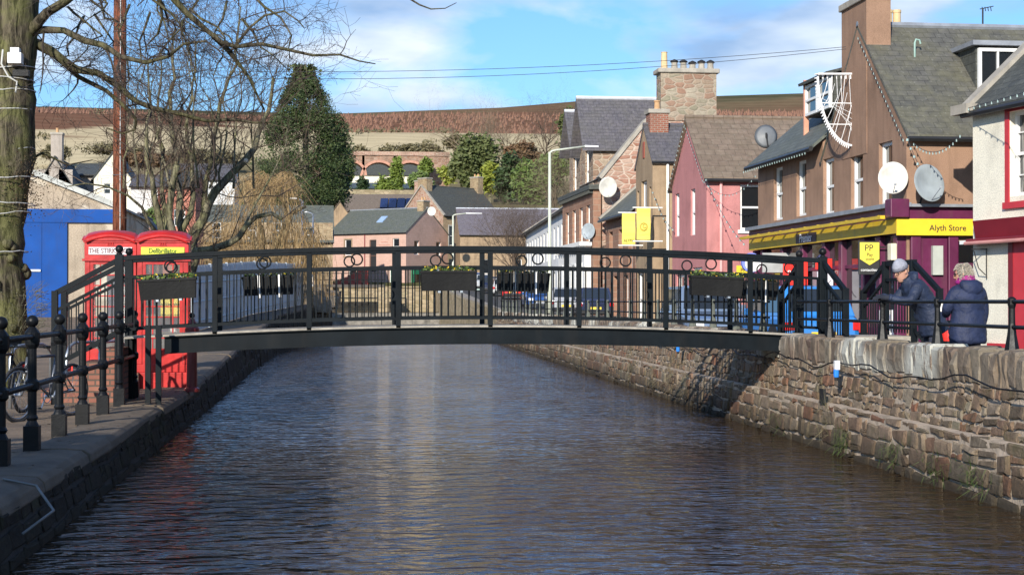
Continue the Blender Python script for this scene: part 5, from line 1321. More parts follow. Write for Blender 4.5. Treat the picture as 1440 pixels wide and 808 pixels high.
# willow --------------------------------------------------
WY = 78
wl = thing('willow_tree', 'golden weeping willow hanging over the left bank', 'tree', (0,0,0))
b = B()
for pts in ([(372,430),(374,380),(368,330),(350,290),(340,250)], [(372,400),(388,340),(410,300),(430,290)], [(370,360),(352,330),(335,322)], [(374,390),(395,350),(405,310),(398,270)]):
    limb(b, b, A_(pts, WY, WY), .28, .08, tw=.0)
b.obj('trunk', bark('willow_bark', (.14,.10,.06), (.34,.26,.15), (.3,.25,.12), .4), wl, smooth=True, uv=False)
lobes = [(345,275,38,38,26), (392,282,32,40,26), (415,325,34,38,10), (345,325,42,40,10), (440,345,22,30,6), (308,335,24,34,6), (398,250,16,14,8), (362,250,18,14,8)]
gb = B()
for i in range(1350):
    cx, cy, rx, ry, hw = random.choice(lobes)
    a = random.uniform(0, 6.28); q = math.sqrt(random.random())
    x, y = cx+rx*q*math.cos(a), cy+ry*q*math.sin(a)*.8
    p = atY(x, y, WY+random.uniform(-3.5,3.5)); L = random.uniform(.8, 2.6) * (1.3 if y > 280 else .6)
    side = Vector((random.gauss(0,.5), random.gauss(0,.4), 0))
    gb.tube([p, p+side*.6+Vector((0,0,-L*.3)), p+side+Vector((0,0,-L))], [.012,.011,.007], 3, cap=False)
gb.obj('hanging_twigs', leaf('willow_gold', (.19,.12,.055), (.28,.185,.08), (.36,.25,.12)), wl, uv=False, fix=False)
# conifer --------------------------------------------------
def clumps(n, fn, per, size, spread, mat, name, parent, nrmz=0):
    b = B()
    for i in range(n):
        c_ = fn()
        if c_ is None: continue
        for k in range(per):
            p = c_ + RV()*spread; u = RV(); u.z *= .7; u.normalize(); v = (u.orthogonal().normalized() + u.cross(u.orthogonal()).normalized()*random.uniform(-1,1)).normalized(); s_ = size*random.uniform(.5,1.4)
            b.poly(p-u*s_, p-v*s_*.45, p+u*s_, p+v*s_*.45)
    return b.obj(name, mat, parent, uv=False, fix=False)
CY = 178
cf = thing('conifer_tree', 'tall dark green conifer standing above the cottage roofs', 'tree', (0,0,0))
base = atY(431, 300, CY); topc = atY(428, 100, CY)
limb(B(), B(), [base, topc], .4, .1)
b = B(); b.tube([base, topc], [.5,.12], 8); b.obj('trunk', BARKG, cf, smooth=True, uv=False)
prof = [(0,.25),(.06,1.2),(.15,2.5),(.35,4.1),(.65,5.2),(.85,4.9),(1,4.2)]
H = topc.z-base.z
lump = [(random.uniform(0,6.28), random.uniform(.02,.95), random.uniform(.4,2.2)) for _ in range(150)]
def cfp():
    a0, h0, s0 = random.choice(lump); a = a0+random.gauss(0,.22); h = min(max(h0+random.gauss(0,.035),0),1)
    r = lerp(prof, h)*(.25+.75*random.random()**.35)*(.8+.18*s0)
    return Vector((base.x+(topc.x-base.x)*(1-h)+r*math.cos(a)*1.0, base.y+r*math.sin(a), topc.z-H*h+random.gauss(0,.2)-(r*.12)))
clumps(11000, cfp, 6, .13, .20, leaf('conifer_green', (.020,.038,.011), (.042,.068,.019), (.09,.108,.034)), 'crown', cf)
clumps(160, lambda: Vector((topc.x+random.gauss(0,.7), topc.y+random.gauss(0,.6), topc.z-abs(random.gauss(0,1.6))+.6)), 7, .3, .2, MATS.setdefault('cg', leaf('conifer_tip', (.03,.05,.015), (.055,.085,.025), (.09,.11,.03))), 'crown_tip', cf)
# dark companion on its right, then hillside trees
def bush(name, label, px, py, rx, ry, Y, mat, n=900, size=.4, per=5, cat='tree', trunk=True, group=None, shape=1):
    t = thing(name, label, cat, (0,0,0), 0, group)
    c_ = atY(px, py, Y); k = Y/F_PX; RX, RZ = rx*k, ry*k
    lobes = [(RV().normalized()*random.uniform(.35,.8), random.uniform(.25,.5)) for _ in range(16)]
    def fn():
        d_, r_ = random.choice(lobes); p = d_ + RV().normalized()*r_*random.random()**.33
        return Vector((c_.x+p.x*RX, c_.y+p.y*RX*.8, c_.z+p.z*RZ))
    clumps(n, fn, per, size, size*.8, mat, 'crown', t)
    if trunk: B().tube([(c_.x, c_.y, c_.z-RZ*1.3), (c_.x+.2, c_.y, c_.z)], [.3*k*15, .12*k*12], 6).obj('trunk', BARKG, t, uv=False)
    return t
G1 = leaf('olive_green', (.055,.075,.025), (.09,.11,.035), (.14,.15,.06)); G2 = leaf('lime_green', (.14,.17,.02), (.20,.23,.03), (.28,.29,.06)); G3 = leaf('deep_green', (.02,.04,.015), (.035,.06,.02), (.06,.09,.03))
G4 = leaf('mid_green', (.06,.10,.02), (.10,.15,.035), (.16,.2,.06)); BR = leaf('russet_leaf', (.09,.05,.025), (.14,.08,.04), (.18,.12,.06)); IVY = leaf('ivy_green', (.08,.12,.02), (.13,.18,.03), (.19,.24,.05))
bush('evergreen_tree', 'dark shadowed evergreen close behind the tall conifer', 466, 232, 24, 50, 186, G3, 1500, .35)
bush('evergreen_tree', 'rounded olive green tree below the bare crowns on the hillside', 667, 232, 34, 44, 300, G1, 1700, .5)
bush('evergreen_tree', 'bright lime green bushy tree on the hillside', 690, 255, 17, 24, 285, G2, 600, .45)
bush('evergreen_tree', 'dark narrow evergreen between the lime tree and the mid green trees', 713, 252, 17, 36, 278, G3, 900, .45)
bush('leafy_tree', 'mid green tree right of the dark narrow evergreen', 744, 258, 26, 36, 270, G4, 1100, .45)
bush('leafy_tree', 'low mid green tree beside the tall gabled houses', 775, 240, 26, 30, 290, G4, 900, .45)
bush('russet_tree', 'russet brown leafless topped tree above the dark evergreen', 738, 215, 34, 17, 310, BR, 700, .4)
bush('evergreen_tree', 'green tree rising behind the slate gables', 800, 195, 14, 40, 300, G1, 700, .5)
bush('ivy_clump', 'ivy clad pier between two viaduct arches', 558, 250, 10, 34, 340, IVY, 700, .4, cat='ivy', trunk=False)
bush('ivy_clump', 'ivy bush at the foot of the viaduct below the first big arch', 543, 262, 14, 16, 332, IVY, 500, .4, cat='ivy', trunk=False)
bush('garden_bush', 'round ivy green bush in front of the right hand viaduct arch', 593, 256, 20, 17, 325, G4, 700, .4, cat='bush', trunk=False)
bush('ivy_clump', 'ivy growing up the right end of the viaduct', 599, 234, 9, 14, 340, IVY, 300, .4, cat='ivy', trunk=False)
bush('garden_bush', 'green garden bush left of the viaduct arches', 487, 245, 14, 22, 330, G4, 500, .4, cat='bush', trunk=False)
bush('garden_bush', 'small yellow green bush under the right end of the viaduct', 630, 245, 12, 14, 335, G2, 300, .4, cat='bush', trunk=False)
bush('garden_bush', 'thin dark shrub on the grass above the garden wall', 510, 262, 6, 15, 250, G3, 200, .3, cat='bush', trunk=False)
def bare(name, label, px, pyb, pyt, Y, mat, spread=1.0, r=.25, n=9, depth=4, wide=.7, split=4, tr=.06):
    t = thing(name, label, 'tree', (0,0,0)); lb, tb = B(), B()
    p0 = atY(px, pyb, Y); H = atY(px, pyt, Y).z - p0.z
    lb.tube([p0, p0+Vector((.1,0,H*.35))], [r, r*.7], 7)
    for k in range(n):
        d_ = Vector((random.gauss(0,wide), random.gauss(0,wide*.6), 1)).normalized()
        twig(tb, p0+Vector((.1,0,H*random.uniform(.12,.35))), d_, H*random.uniform(.4,.62), tr*1.3, depth, .35, .07, split, 4)
    lb.obj('trunk', mat, t, uv=False); tb.obj('crown', mat, t, uv=False, fix=False); return t
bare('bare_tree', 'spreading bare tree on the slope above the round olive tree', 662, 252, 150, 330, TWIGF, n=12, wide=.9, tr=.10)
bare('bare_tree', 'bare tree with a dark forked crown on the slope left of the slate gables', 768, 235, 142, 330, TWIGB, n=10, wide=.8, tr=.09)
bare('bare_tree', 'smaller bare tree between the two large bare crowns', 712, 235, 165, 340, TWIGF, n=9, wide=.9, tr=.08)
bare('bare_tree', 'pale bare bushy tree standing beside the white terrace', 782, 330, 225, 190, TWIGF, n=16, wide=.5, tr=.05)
bare('bare_tree', 'brown bare bush behind the street end of the white terrace', 722, 400, 288, 140, TWIGB, n=22, wide=.7, tr=.04)
bare('bare_tree', 'low brown bare tree right of the stone house', 748, 395, 300, 150, TWIGB, n=16, wide=.6, tr=.04)
for i, (x, y, lab) in enumerate(((508,215,'brown hedge tree at the left of the field edge row'),(545,214,'brown hedge tree above the viaduct parapet'),(575,212,'hedge tree above the right hand arch'),(605,212,'hedge tree at the end of the field edge row'),(640,200,'pale hedge tree under the spreading bare crown'))):
    bush('hedge_tree', lab, x, y, 17, 10, 430, leaf('hedge_brown', (.09,.08,.04), (.14,.12,.06), (.18,.16,.09)) if i == 0 else bpy.data.materials['hedge_brown'], 420, .5, group='hedge row along the field edge', trunk=False)
# scrub and small trees over the left hill
hb_ = bpy.data.materials['hedge_brown']
for i, (x, y, rx, ry, Y, m_, lab) in enumerate(((80,214,30,10,420,hb_,'brown scrub clump on the left hillside above the harled gable'),(170,210,50,9,430,hb_,'long brown scrub clump behind the utility pole'),(300,222,60,12,400,hb_,'brown scrub belt behind the multi stemmed tree'),(215,306,10,8,90,G4,'small green bush behind the phone boxes'),(75,290,40,14,95,BR,'tangle of brown scrub behind the shed roof'),(205,225,40,10,300,BR,'russet scrub below the fields left of the conifer'))):
    bush('scrub_clump', lab, x, y, rx, ry, Y, m_, 500, .45 if Y > 200 else .16, cat='scrub', trunk=False)
# young trees (heather coloured larch belt) along the moor edge as one mass
b = B()
for i in range(7500):
    Y = random.uniform(800, 1300); x = random.uniform(-300, 560)
    if 1.3*math.sin(x*.021)+1.2*math.sin(x*.009+2) + .8*math.sin(x*.05+Y*.03) + (Y-1010)/90 + random.gauss(0,.8) < .3: continue
    z = hillz(x, Y); h = random.uniform(1.8, 4.2); r_ = random.uniform(.8, 2.0)
    b.add([(x-r_,Y,z),(x+r_,Y,z),(x,Y-r_,z),(x+random.uniform(-.4,.4),Y,z+h)], [(0,2,3),(2,1,3),(1,0,3)])
tag(b.obj('larch_plantation', leaf('larch_russet', (.18,.095,.062), (.20,.105,.067), (.225,.12,.077)), uv=False, fix=False), 'far russet larch plantation across the moor edge', 'plantation', kind='stuff')
# grass tufts at the water line of the right wall
b = B(); b2 = B()
for cx, n_, h in ((17.6,60,.16),(19.5,90,.2),(20.3,40,.3),(16.2,50,.18),(22.8,40,.14),(33,50,.3),(36,60,.3),(29.5,70,.35),(31,60,.4),(45,50,.3),(15.1,50,.2)):
    for i in range(n_):
        y = cx+random.gauss(0,.22); z = random.uniform(.05,.35) if h < .3 else random.uniform(.2,.62); x = XRb(y)-.1
        d_ = Vector((-random.uniform(.05,.5), random.gauss(0,.25), random.uniform(-.5,1))).normalized()*h*random.uniform(.4,1.2); p = Vector((x,y,z)); (b if h < .3 else b2).add([p+Vector((0,-.008,0)), p+Vector((0,.008,0)), p+d_], [(0,1,2)])
tag(b.obj('wall_grass', leaf('grass_green', (.06,.10,.02), (.10,.15,.03), (.16,.19,.05)), uv=False, fix=False), 'green grass tufts growing at the foot of the right quay wall', 'grass', kind='stuff')
tag(b2.obj('wall_grass', leaf('grass_straw', (.28,.22,.10), (.38,.31,.15), (.16,.17,.05)), uv=False, fix=False), 'straw coloured dead grass hanging from the right quay wall beyond the bridge', 'grass', kind='stuff')
# fallen twigs and litter on the left bank
b = B()
for i in range(900):
    y = random.uniform(10, 27); x = random.uniform(-8, -2.3); s_ = random.uniform(.01,.05); a = random.uniform(0,6.28)
    p = Vector((x,y,zL(y)+.006 if x < XLt(y)-.6 else zL(y)+.03)); d_ = Vector((math.cos(a),math.sin(a),.15))*s_; e = Vector((-math.sin(a),math.cos(a),.1))*s_*.4
    b.poly(p-d_, p-e, p+d_, p+e)
tag(b.obj('leaf_litter', leaf('dead_leaf', (.07,.05,.03), (.13,.09,.05), (.18,.13,.07)), uv=False, fix=False), 'scattered dead leaves on the left bank', 'leaf litter', kind='stuff')

# broad evergreen added out of view on the left bank to shade the near quay
sh = thing('evergreen_tree', 'dense dark evergreen added out of view on the left bank to shade the near quay', 'tree', (0, 0, 0))
def shp():
    p = RV().normalized()*random.random()**.4
    return Vector((-7.2+p.x*2.6, 4.2+p.y*4.2, 3.6+p.z*2.1))
clumps(650, shp, 4, .26, .3, G3, 'crown', sh)
B().tube([(-7.2,4.2,.3),(-7.1,4.2,4)], [.3,.15], 8).obj('trunk', BARKG, sh)

# scattered gorse and thorn on the field below the moor, too many to count
b = B()
for i in range(700):
    Y = random.choice([random.uniform(400, 520), random.uniform(520, 900)]); x = random.uniform(-260, 420)
    if math.sin(x*.02+Y*.01)+math.sin(x*.047) < .35: continue
    z = hillz(x, Y)
    for k in range(14):
        p = Vector((x, Y, z+.7)) + Vector((random.gauss(0,1.8), random.gauss(0,1.2), abs(random.gauss(0,.9)))); u = RV().normalized(); v = u.orthogonal().normalized(); s_ = random.uniform(.5,1.1)
        b.poly(p-u*s_, p-v*s_*.5, p+u*s_, p+v*s_*.5)
tag(b.obj('hill_scrub', bpy.data.materials['hedge_brown'], uv=False, fix=False), 'scattered thorn scrub across the hillside fields', 'scrub', kind='stuff')
# ---------------------------------------------------------------- phone boxes
def phone_box(label, X, Y, zb, words, sign, ink, group):
    t = thing('phone_box', label, 'phone box', (X, Y, zb), R(1.5), group)
    W, H = .45, 2.1
    b = B()
    b.box(-W,-W,0,W,W,.14)                                     # plinth
    for x in (-W, W-.1):
        for y in (-W, W-.1): b.box(x+.006,y+.006,.14,x+.094,y+.094,H-.06)
    for y0, y1 in ((-W+.0,-W+.06),(W-.06,W)): b.box(-W,y0,H-.1,W,y1,H+.22)
    for x0, x1 in ((-W,-W+.06),(W-.06,W)): b.box(x0,-W+.061,H-.1,x1,W-.061,H+.22)
    b.obj('body', REDBOX, t, bevel=.008)
    # cornice + domed roof with four arched pediments
    r = B(); r.box(-W-.035,-W-.035,H-.13,W+.035,W+.035,H-.09)
    r.box(-W-.02,-W-.02,H+.20,W+.02,W+.02,H+.235)
    n = 16; o = []
    for i in range(n+1):
        for k in range(n+1):
            x = -1+2*i/n; y = -1+2*k/n
            h = .16*(1-max(abs(x),abs(y))**2)**.5*.65 + .10*(1-min(abs(x),abs(y))**2)
            o.append((x*(W+.02), y*(W+.02), H+.235+h))
    r.add(o, [(i*(n+1)+k, (i+1)*(n+1)+k, (i+1)*(n+1)+k+1, i*(n+1)+k+1) for i in range(n) for k in range(n)])
    for ax in (0, 1):
        for s in (-1, 1):
            pts = [(W+.02)*s]
            pl = [(-(W+.02), H+.235)] + [(x*(W+.02), H+.235+.10*(1-x*x)) for x in [-1+2*i/12 for i in range(13)]] + [(W+.02, H+.235)]
            if ax == 0: r.prism(pl, 'y', s*(W+.02)-.001, s*(W+.045))
            else: r.prism(pl, 'x', s*(W+.02)-.001, s*(W+.045))
    r.obj('roof', REDBOX, t)
    # arched moulding and embossed crown on the front
    m_ = B(); m_.tube([(x*(W-.02), -W-.05, H+.20+.105*(1-x*x)) for x in [-1+2*i/16 for i in range(17)]], .018, 6); m_.obj('pediment_moulding', REDBOX, t)
    cr = B(); cr.box(-.06,-W-.012,H+.135,.06,-W-.001,H+.155)
    for x in (-.04,0,.04): cr.ball((x,-W-.008,H+.175), .019, 7, 5, (1,.5,1))
    cr.obj('crown_emblem', M('crown_red', (.45,.02,.015), .4) if 'crown_red' not in MATS else MATS['crown_red'], t)
    sg = B().box(-W+.075,-W-.02,H-.015,W-.075,-W-.003,H+.115).obj('sign_panel', sign, t)
    text(words, .125, (0,-W-.026,H+.05), FY, ink, sg, sx=.8, bold=.002)
    # glazed door with glazing bars (8 rows of 3, margins narrow)
    for side, (O, U, Nn) in {'front': ((-W+.1,-W+.02,0),(1,0,0),(0,-1,0)), 'right': ((W-.02,-W+.1,0),(0,1,0),(1,0,0)), 'left': ((-W+.02,W-.1,0),(0,-1,0),(-1,0,0))}.items():
        O, U, Nn = Vector(O), Vector(U), Vector(Nn); w_ = 2*W-.2
        d = B()
        def bx(u0,u1,z0,z1,a=-.012,c_=.014):
            ps = [O+U*u+Vector((0,0,z))-Nn*q for q in (a,c_) for u,z in ((u0,z0),(u1,z0),(u1,z1),(u0,z1))]
            d.add(ps, [(0,1,2,3),(7,6,5,4),(0,1,5,4),(1,2,6,5),(2,3,7,6),(3,0,4,7)])
        bx(0,.055,.14,H-.1); bx(w_-.055,w_,.14,H-.1); bx(.055,w_-.055,.14,.42); bx(.055,w_-.055,H-.19,H-.1)
        for u in (.055+.11, w_-.055-.11-.02): bx(u,u+.022,.42,H-.19,-.006,.012)
        for k in range(1, 8): z = .42+(H-.61)*k/8; bx(.055,w_-.055,z-.011,z+.011,-.008,.011)
        dd = d.obj('door' if side == 'front' else 'side_frame', REDBOX, t)
        g = B(); P = lambda u,z: O+U*u+Vector((0,0,z))-Nn*.004; g.poly(P(.05,.41),P(w_-.05,.41),P(w_-.05,H-.18),P(.05,H-.18)); g.obj('pane', BOXGLASS, dd)
    B().box(-.15,W-.12,.7,.2,W-.07,1.75).obj('back_board', WHITEPL, t)
    return t
BOXGLASS, t_, b_s = nodes('box_glass'); b_s.inputs['Base Color'].default_value = (.8,.85,.82,1); b_s.inputs['Transmission Weight'].default_value = .85; b_s.inputs['Roughness'].default_value = .08; b_s.inputs['IOR'].default_value = 1.1; b_s.inputs['Alpha'].default_value = .6
RINK = M('grey_red_ink', (.22,.13,.14), .6); YINK = M('green_ink', (.08,.12,.02), .6)
q = atY(159, 400, 27.7); B1 = q.x; q = atY(232, 400, 27.7); B2 = q.x
p1 = phone_box('red phone box with a white sign reading The Stirks Box, left of the pair', B1, 27.7, .80, 'THE STIRKS BOX', M('sign_white', (.78,.74,.72), .5), RINK, 'pair of red phone boxes')
p2 = phone_box('red phone box with a yellow Defibrillator sign, nearer the water', B2, 27.62, .80, 'Defibrillator', M('sign_lime', (.75,.82,.05), .5), YINK, 'pair of red phone boxes')
p1.scale = p2.scale = (.96, .96, .96)
t = B().box(-.16,-.12,0,.16,.05,.42).obj('defibrillator_case', M('case_yellow', (.75,.6,.08), .5)); t.location = (B2+.1, 27.66, 1.75); tag(t, 'yellow defibrillator case inside the right phone box', 'case')
b = B(); b.box(B1-.8, 26.95, .45, B1+.52, 28.2, .80); tag(b.obj('brick_plinth', BRICKL, bevel=.015), 'low plinth of rough red bricks under the left phone box', 'plinth')
b = B(); b.box(B2-.47, 27.1, .45, B2+.48, 28.2, .80); tag(b.obj('plinth', REDBOX, bevel=.01), 'red painted plinth showing below the bridge girder', 'plinth')
# ---------------------------------------------------------------- bicycle and stands
def wheel(par, c, d, r=.335, tread=.022):
    """d = unit vector of the wheel plane's horizontal direction"""
    ax = Vector((-d.y, d.x, 0)); c = Vector(c)
    tyre = B().torus(c, r, tread, 36, 8, ax).obj('wheel', TYREM, par, smooth=True, uv=False)
    B().torus(c, r-.035, .011, 36, 6, ax).obj('rim', GALV, tyre, smooth=True, uv=False)
    s = B()
    for k in range(20):
        a = math.pi*2*k/20; v = d*math.cos(a)+Vector((0,0,math.sin(a))); s.tube([c+ax*(.025 if k%2 else -.025), c+v*(r-.04)], .0016, 3, cap=False)
    s.tube([c-ax*.05, c+ax*.05], .02, 8); s.obj('spokes', GALV, tyre, uv=False)
    return tyre
def bicycle(label, rear, front, zg, fm, lean=.0, basket=False):
    rear, front = Vector((*rear, 0)), Vector((*front, 0)); d = (front-rear); wb = d.length; d.normalize(); up = Vector((0,0,1)); r = .335
    t = thing('bicycle', label, 'bicycle', (0,0,0))
    R0 = Vector((rear.x, rear.y, zg+r)); F0 = Vector((front.x, front.y, zg+r))
    P = lambda f, h, s=0: Vector((rear.x, rear.y, zg)) + d*f*wb + up*h + Vector((-d.y,d.x,0))*s
    bb = P(.42,.28); seat = P(.30,.80); head = P(.83,.80); hb = P(.87,.62)
    b = B()
    for a, c_ in ((bb,seat),(seat,head),(bb,hb),(head,hb)): b.tube([a,c_], .019, 8)
    for s in (-.05,.05):
        b.tube([bb+Vector((0,0,0)), R0+Vector((-d.y,d.x,0))*s], .010, 6); b.tube([P(.31,.74), R0+Vector((-d.y,d.x,0))*s], .009, 6)
    b.obj('frame', fm, t, smooth=True)
    f = B()
    for s in (-.055,.055): f.tube([hb+Vector((-d.y,d.x,0))*s, F0+Vector((-d.y,d.x,0))*s], .014, 7)
    f.tube([hb+Vector((-d.y,d.x,0))*-.055, hb+Vector((-d.y,d.x,0))*.055], .02, 7); f.obj('fork', fm, t, smooth=True)
    wheel(t, R0, d); wheel(t, F0, d)
    h = B(); st = head+up*.13; h.tube([head, st], .014, 7); h.tube([st+Vector((-d.y,d.x,0))*-.3-d*.05, st+Vector((-d.y,d.x,0))*-.12, st+d*.03, st+Vector((-d.y,d.x,0))*.12, st+Vector((-d.y,d.x,0))*.3-d*.05], .012, 7)
    for s in (-.3,.3): h.tube([st+Vector((-d.y,d.x,0))*s*.72-d*.03, st+Vector((-d.y,d.x,0))*s-d*.06], .018, 7)
    h.tube([st+Vector((-d.y,d.x,0))*.2, st+Vector((-d.y,d.x,0))*.22+d*.1, hb+d*.05], .004, 4); h.tube([st+Vector((-d.y,d.x,0))*-.2, st+Vector((-d.y,d.x,0))*-.2+d*.1, hb+d*.02], .004, 4)
    h.obj('handlebar', BLACKM, t, smooth=True)
    sd_ = B(); sd_.tube([seat, seat+up*.16-d*.03], .013, 7); sp = seat+up*.18-d*.03
    sd_.add([sp+d*.15+up*.0, sp-d*.12+Vector((-d.y,d.x,0))*.07, sp-d*.12-Vector((-d.y,d.x,0))*.07, sp+d*.15-up*.05, sp-d*.12+Vector((-d.y,d.x,0))*.06-up*.05, sp-d*.12-Vector((-d.y,d.x,0))*.06-up*.05], [(0,1,2),(5,4,3),(0,3,4,1),(1,4,5,2),(2,5,3,0)]); sd_.obj('saddle', RUBBERM, t, bevel=.01)
    c_ = B(); c_.torus(bb+Vector((-d.y,d.x,0))*-.04, .085, .006, 20, 5, (-d.y,d.x,0))
    ax = Vector((-d.y,d.x,0))
    c_.tube([bb-ax*.06, bb-ax*.07+d*.08-up*.15], .010, 6); c_.tube([bb+ax*.06, bb+ax*.07-d*.08+up*.15], .010, 6); c_.tube([bb-ax*.07, bb+ax*.07], .02, 8)
    co = c_.obj('crank', GALV, t, uv=False)
    for sg, pt in ((-1, bb-ax*.12+d*.08-up*.15), (1, bb+ax*.12-d*.08+up*.15)): B().box(pt.x-.045,pt.y-.04,pt.z-.012,pt.x+.045,pt.y+.04,pt.z+.012).obj('pedal', RUBBERM, co)
    for q_, m__, nm in ((P(.02,.62),SIGNR,'rear_reflector'),):
        B().box(q_.x-.03,q_.y-.02,q_.z-.03,q_.x+.03,q_.y+.02,q_.z+.03).obj(nm, m__, t)
    return t
BIKEF = M('grey_bike_frame', (.10,.11,.13), .35, .3, .15, 6)
bicycle('mountain bike with knobbly tyres leaning behind the iron railing', (-3.25, 21.2), (-3.75, 20.2), .5, BIKEF)
bicycle('second dark bicycle parked behind the first beside the mossy trunk', (-4.0, 21.9), (-4.25, 20.8), .5, BLACKM)
for i, (x0, y0, x1, y1) in enumerate(((-3.75, 24.0, -3.42, 25.2), (-3.35, 24.6, -3.12, 25.8), (-4.3, 22.6, -3.95, 23.8))):
    t = B().tube([(x0,y0,.45),(x0,y0,1.2),(x0+(x1-x0)*.08,y0+(y1-y0)*.08,1.33),(x0+(x1-x0)*.22,y0+(y1-y0)*.22,1.38),(x0+(x1-x0)*.78,y0+(y1-y0)*.78,1.38),(x0+(x1-x0)*.92,y0+(y1-y0)*.92,1.33),(x1,y1,1.2),(x1,y1,.45)], .025, 10).obj('bike_stand', GALV, smooth=True)
    tag(t, ('silver hoop bike stand in the middle of the three', 'silver hoop bike stand nearest the bridge post', 'silver hoop bike stand nearest the bicycles')[i], 'bike stand', 'silver hoop bike stands')
# red cabinet / pump behind the girder end and small street things on the left bank
t = thing('water_pump', 'dark red old hand pump beside the phone boxes', 'pump', (-2.12, 26.6, .5))
B().lathe([(.13,0),(.13,.05),(.09,.08),(.08,.95),(.12,1.0),(.12,1.05),(.08,1.12),(.04,1.22)], n=12).obj('column', M('maroon_paint', (.16,.02,.02), .4), t, smooth=False)
B().ball((0,0,1.27), .05).obj('finial', BLACKM, t); B().tube([(.08,0,.9),(.2,-.05,.95),(.24,-.05,.75)], .018, 6).obj('handle', BLACKM, t)
# ---------------------------------------------------------------- utility pole and wires
q = atY(168, 400, 38)
up_ = thing('utility_pole', 'tall rust brown utility pole rising behind the left phone box', 'utility pole', (q.x, 38, .7))
WOODP = bark('creosoted_pole', (.10,.03,.018), (.26,.09,.05), (.2,.1,.06), .3, 1.2)
B().tube([(0,0,0),(0,0,5),(0,0,10.5)], [.17,.155,.145], 14).obj('pole', WOODP, up_, smooth=True)
B().tube([(.03,-.17,0),(.03,-.16,10)], .008, 4).obj('earth_cable', WHITEPL, up_)
for z in (2.4, 4.3, 6.3, 7.7): B().tube([(.165*math.cos(a),.165*math.sin(a),z) for a in [6.283*i/16 for i in range(17)]], .006, 4, cap=False).obj('band', GALV, up_)
WIREM = M('wire', (.05,.05,.055), .6)
def wire(label, a, c_, sag, r=.012, mat=WIREM, name='overhead_wire'):
    a, c_ = Vector(a), Vector(c_); t = B().tube([a.lerp(c_, i/24) + Vector((0,0,-sag*4*(i/24)*(1-i/24))) for i in range(25)], r, 4).obj(name, mat, uv=False)
    return tag(t, label, 'wire')
wire('upper thin overhead wire crossing the sky to the brown chimney', atY(20, 90, 38), atY(1190, 66, 34), .35, .006)
wire('lower thin overhead wire crossing the sky to the brown chimney', atY(20, 95, 38), atY(1190, 69, 34), .45, .006)
wire('thin wire slanting down from the mossy trunk towards the shed', atY(20, 120, 25), atY(95, 95, 30), .15, .005)
# ---------------------------------------------------------------- street lamps
def lamp(label, px, Y, pyt, pyb, arm_px, head_px, rad=.06, mat=GALV, rise_=3):
    p0 = atY(px, pyb, Y); p1 = atY(px, pyt, Y); t = thing('street_lamp', label, 'street lamp', p0); H = p1.z-p0.z
    B().tube([(0,0,0),(0,0,H*.25),(0,0,H*.26),(0,0,H)], [rad*1.3,rad*1.3,rad,rad*.8], 10).obj('pole', mat, t, smooth=True)
    e = atY(arm_px, pyt-rise_, Y) - p0; s = 1 if e.x > 0 else -1
    B().tube([(0,0,H-.3),(0,0,H-.05),(s*.1,0,H+.05),(s*.3,0,H+.1),(e.x,0,e.z)], rad*.6, 8).obj('arm', mat, t, smooth=True)
    h = atY(head_px, pyt-rise_, Y) - p0
    b = B(); b.add([(e.x,-.12,e.z-.04),(h.x,-.07,e.z-.02),(h.x,.07,e.z-.02),(e.x,.12,e.z-.04),(e.x,-.12,e.z+.06),(h.x,-.05,e.z+.04),(h.x,.05,e.z+.04),(e.x,.12,e.z+.06)], [(0,1,2,3),(4,7,6,5),(0,4,5,1),(1,5,6,2),(2,6,7,3),(3,7,4,0)]); b.obj('lamp_head', WHITEPL, t, bevel=.02)
    return t
PALEP = M('pale_green_paint', (.52,.54,.44), .5, 0, .1, 3, dirt=.3)
lamp('tall pale street lamp with a long arm in front of the slate gables', 773, 76, 214, 440, 822, 842, .085, PALEP, 8)
lamp('grey street lamp on the left bank, the taller of the two by the willow', 425, 92, 282, 452, 418, 406, .075, GALV)
lamp('grey street lamp on the left bank, the shorter of the two by the willow', 440, 104, 301, 450, 432, 428, .07, GALV)
lamp('slim street lamp in front of the pink cottage gable', 637, 135, 303, 410, 655, 678, .09, PALEP)
# ---------------------------------------------------------------- banners, star, lights
for (px, y0, y1, Y, w_, lb_) in ((884, 300, 343, 57.5, .50, 'yellow street banner with small lettering at its foot, left of the pair'), (905, 293, 337, 55.2, .50, 'yellow street banner with a printed emblem, right of the pair')):
    a, c_ = atY(px, y1, Y), atY(px, y0, Y); t = thing('street_banner', lb_, 'banner', a, 0, 'pair of yellow street banners')
    H = c_.z-a.z; b = B(); n = 8
    for i in range(n+1): z = H*i/n; b.v += [(-w_/2, .02*math.sin(i*1.3), z), (w_/2, .03*math.sin(i*1.1+1), z)]
    b.f = [(2*i,2*i+1,2*i+3,2*i+2) for i in range(n)]; b.obj('cloth', BANNER, t, uv=False)
    B().tube([(-w_/2-.15,0,H+.03),(w_/2+.45,0,H+.03)], .025, 6).obj('upper_arm', WHITEP, t); B().tube([(-w_/2-.15,0,-.05),(w_/2+.45,0,-.05)], .025, 6).obj('lower_arm', WHITEP, t)
    if px < 890: text('ALYTH', .13, (0,-.04,.13), FY, YINK, t)
    else:
        b = B().torus((0,-.035,H*.42), .13, .018, 14, 4, (0,1,0)); b.torus((.04,-.035,H*.44), .07, .015, 12, 4, (0,1,0)); b.obj('emblem', M('ochre_ink', (.55,.42,.08), .6), t)
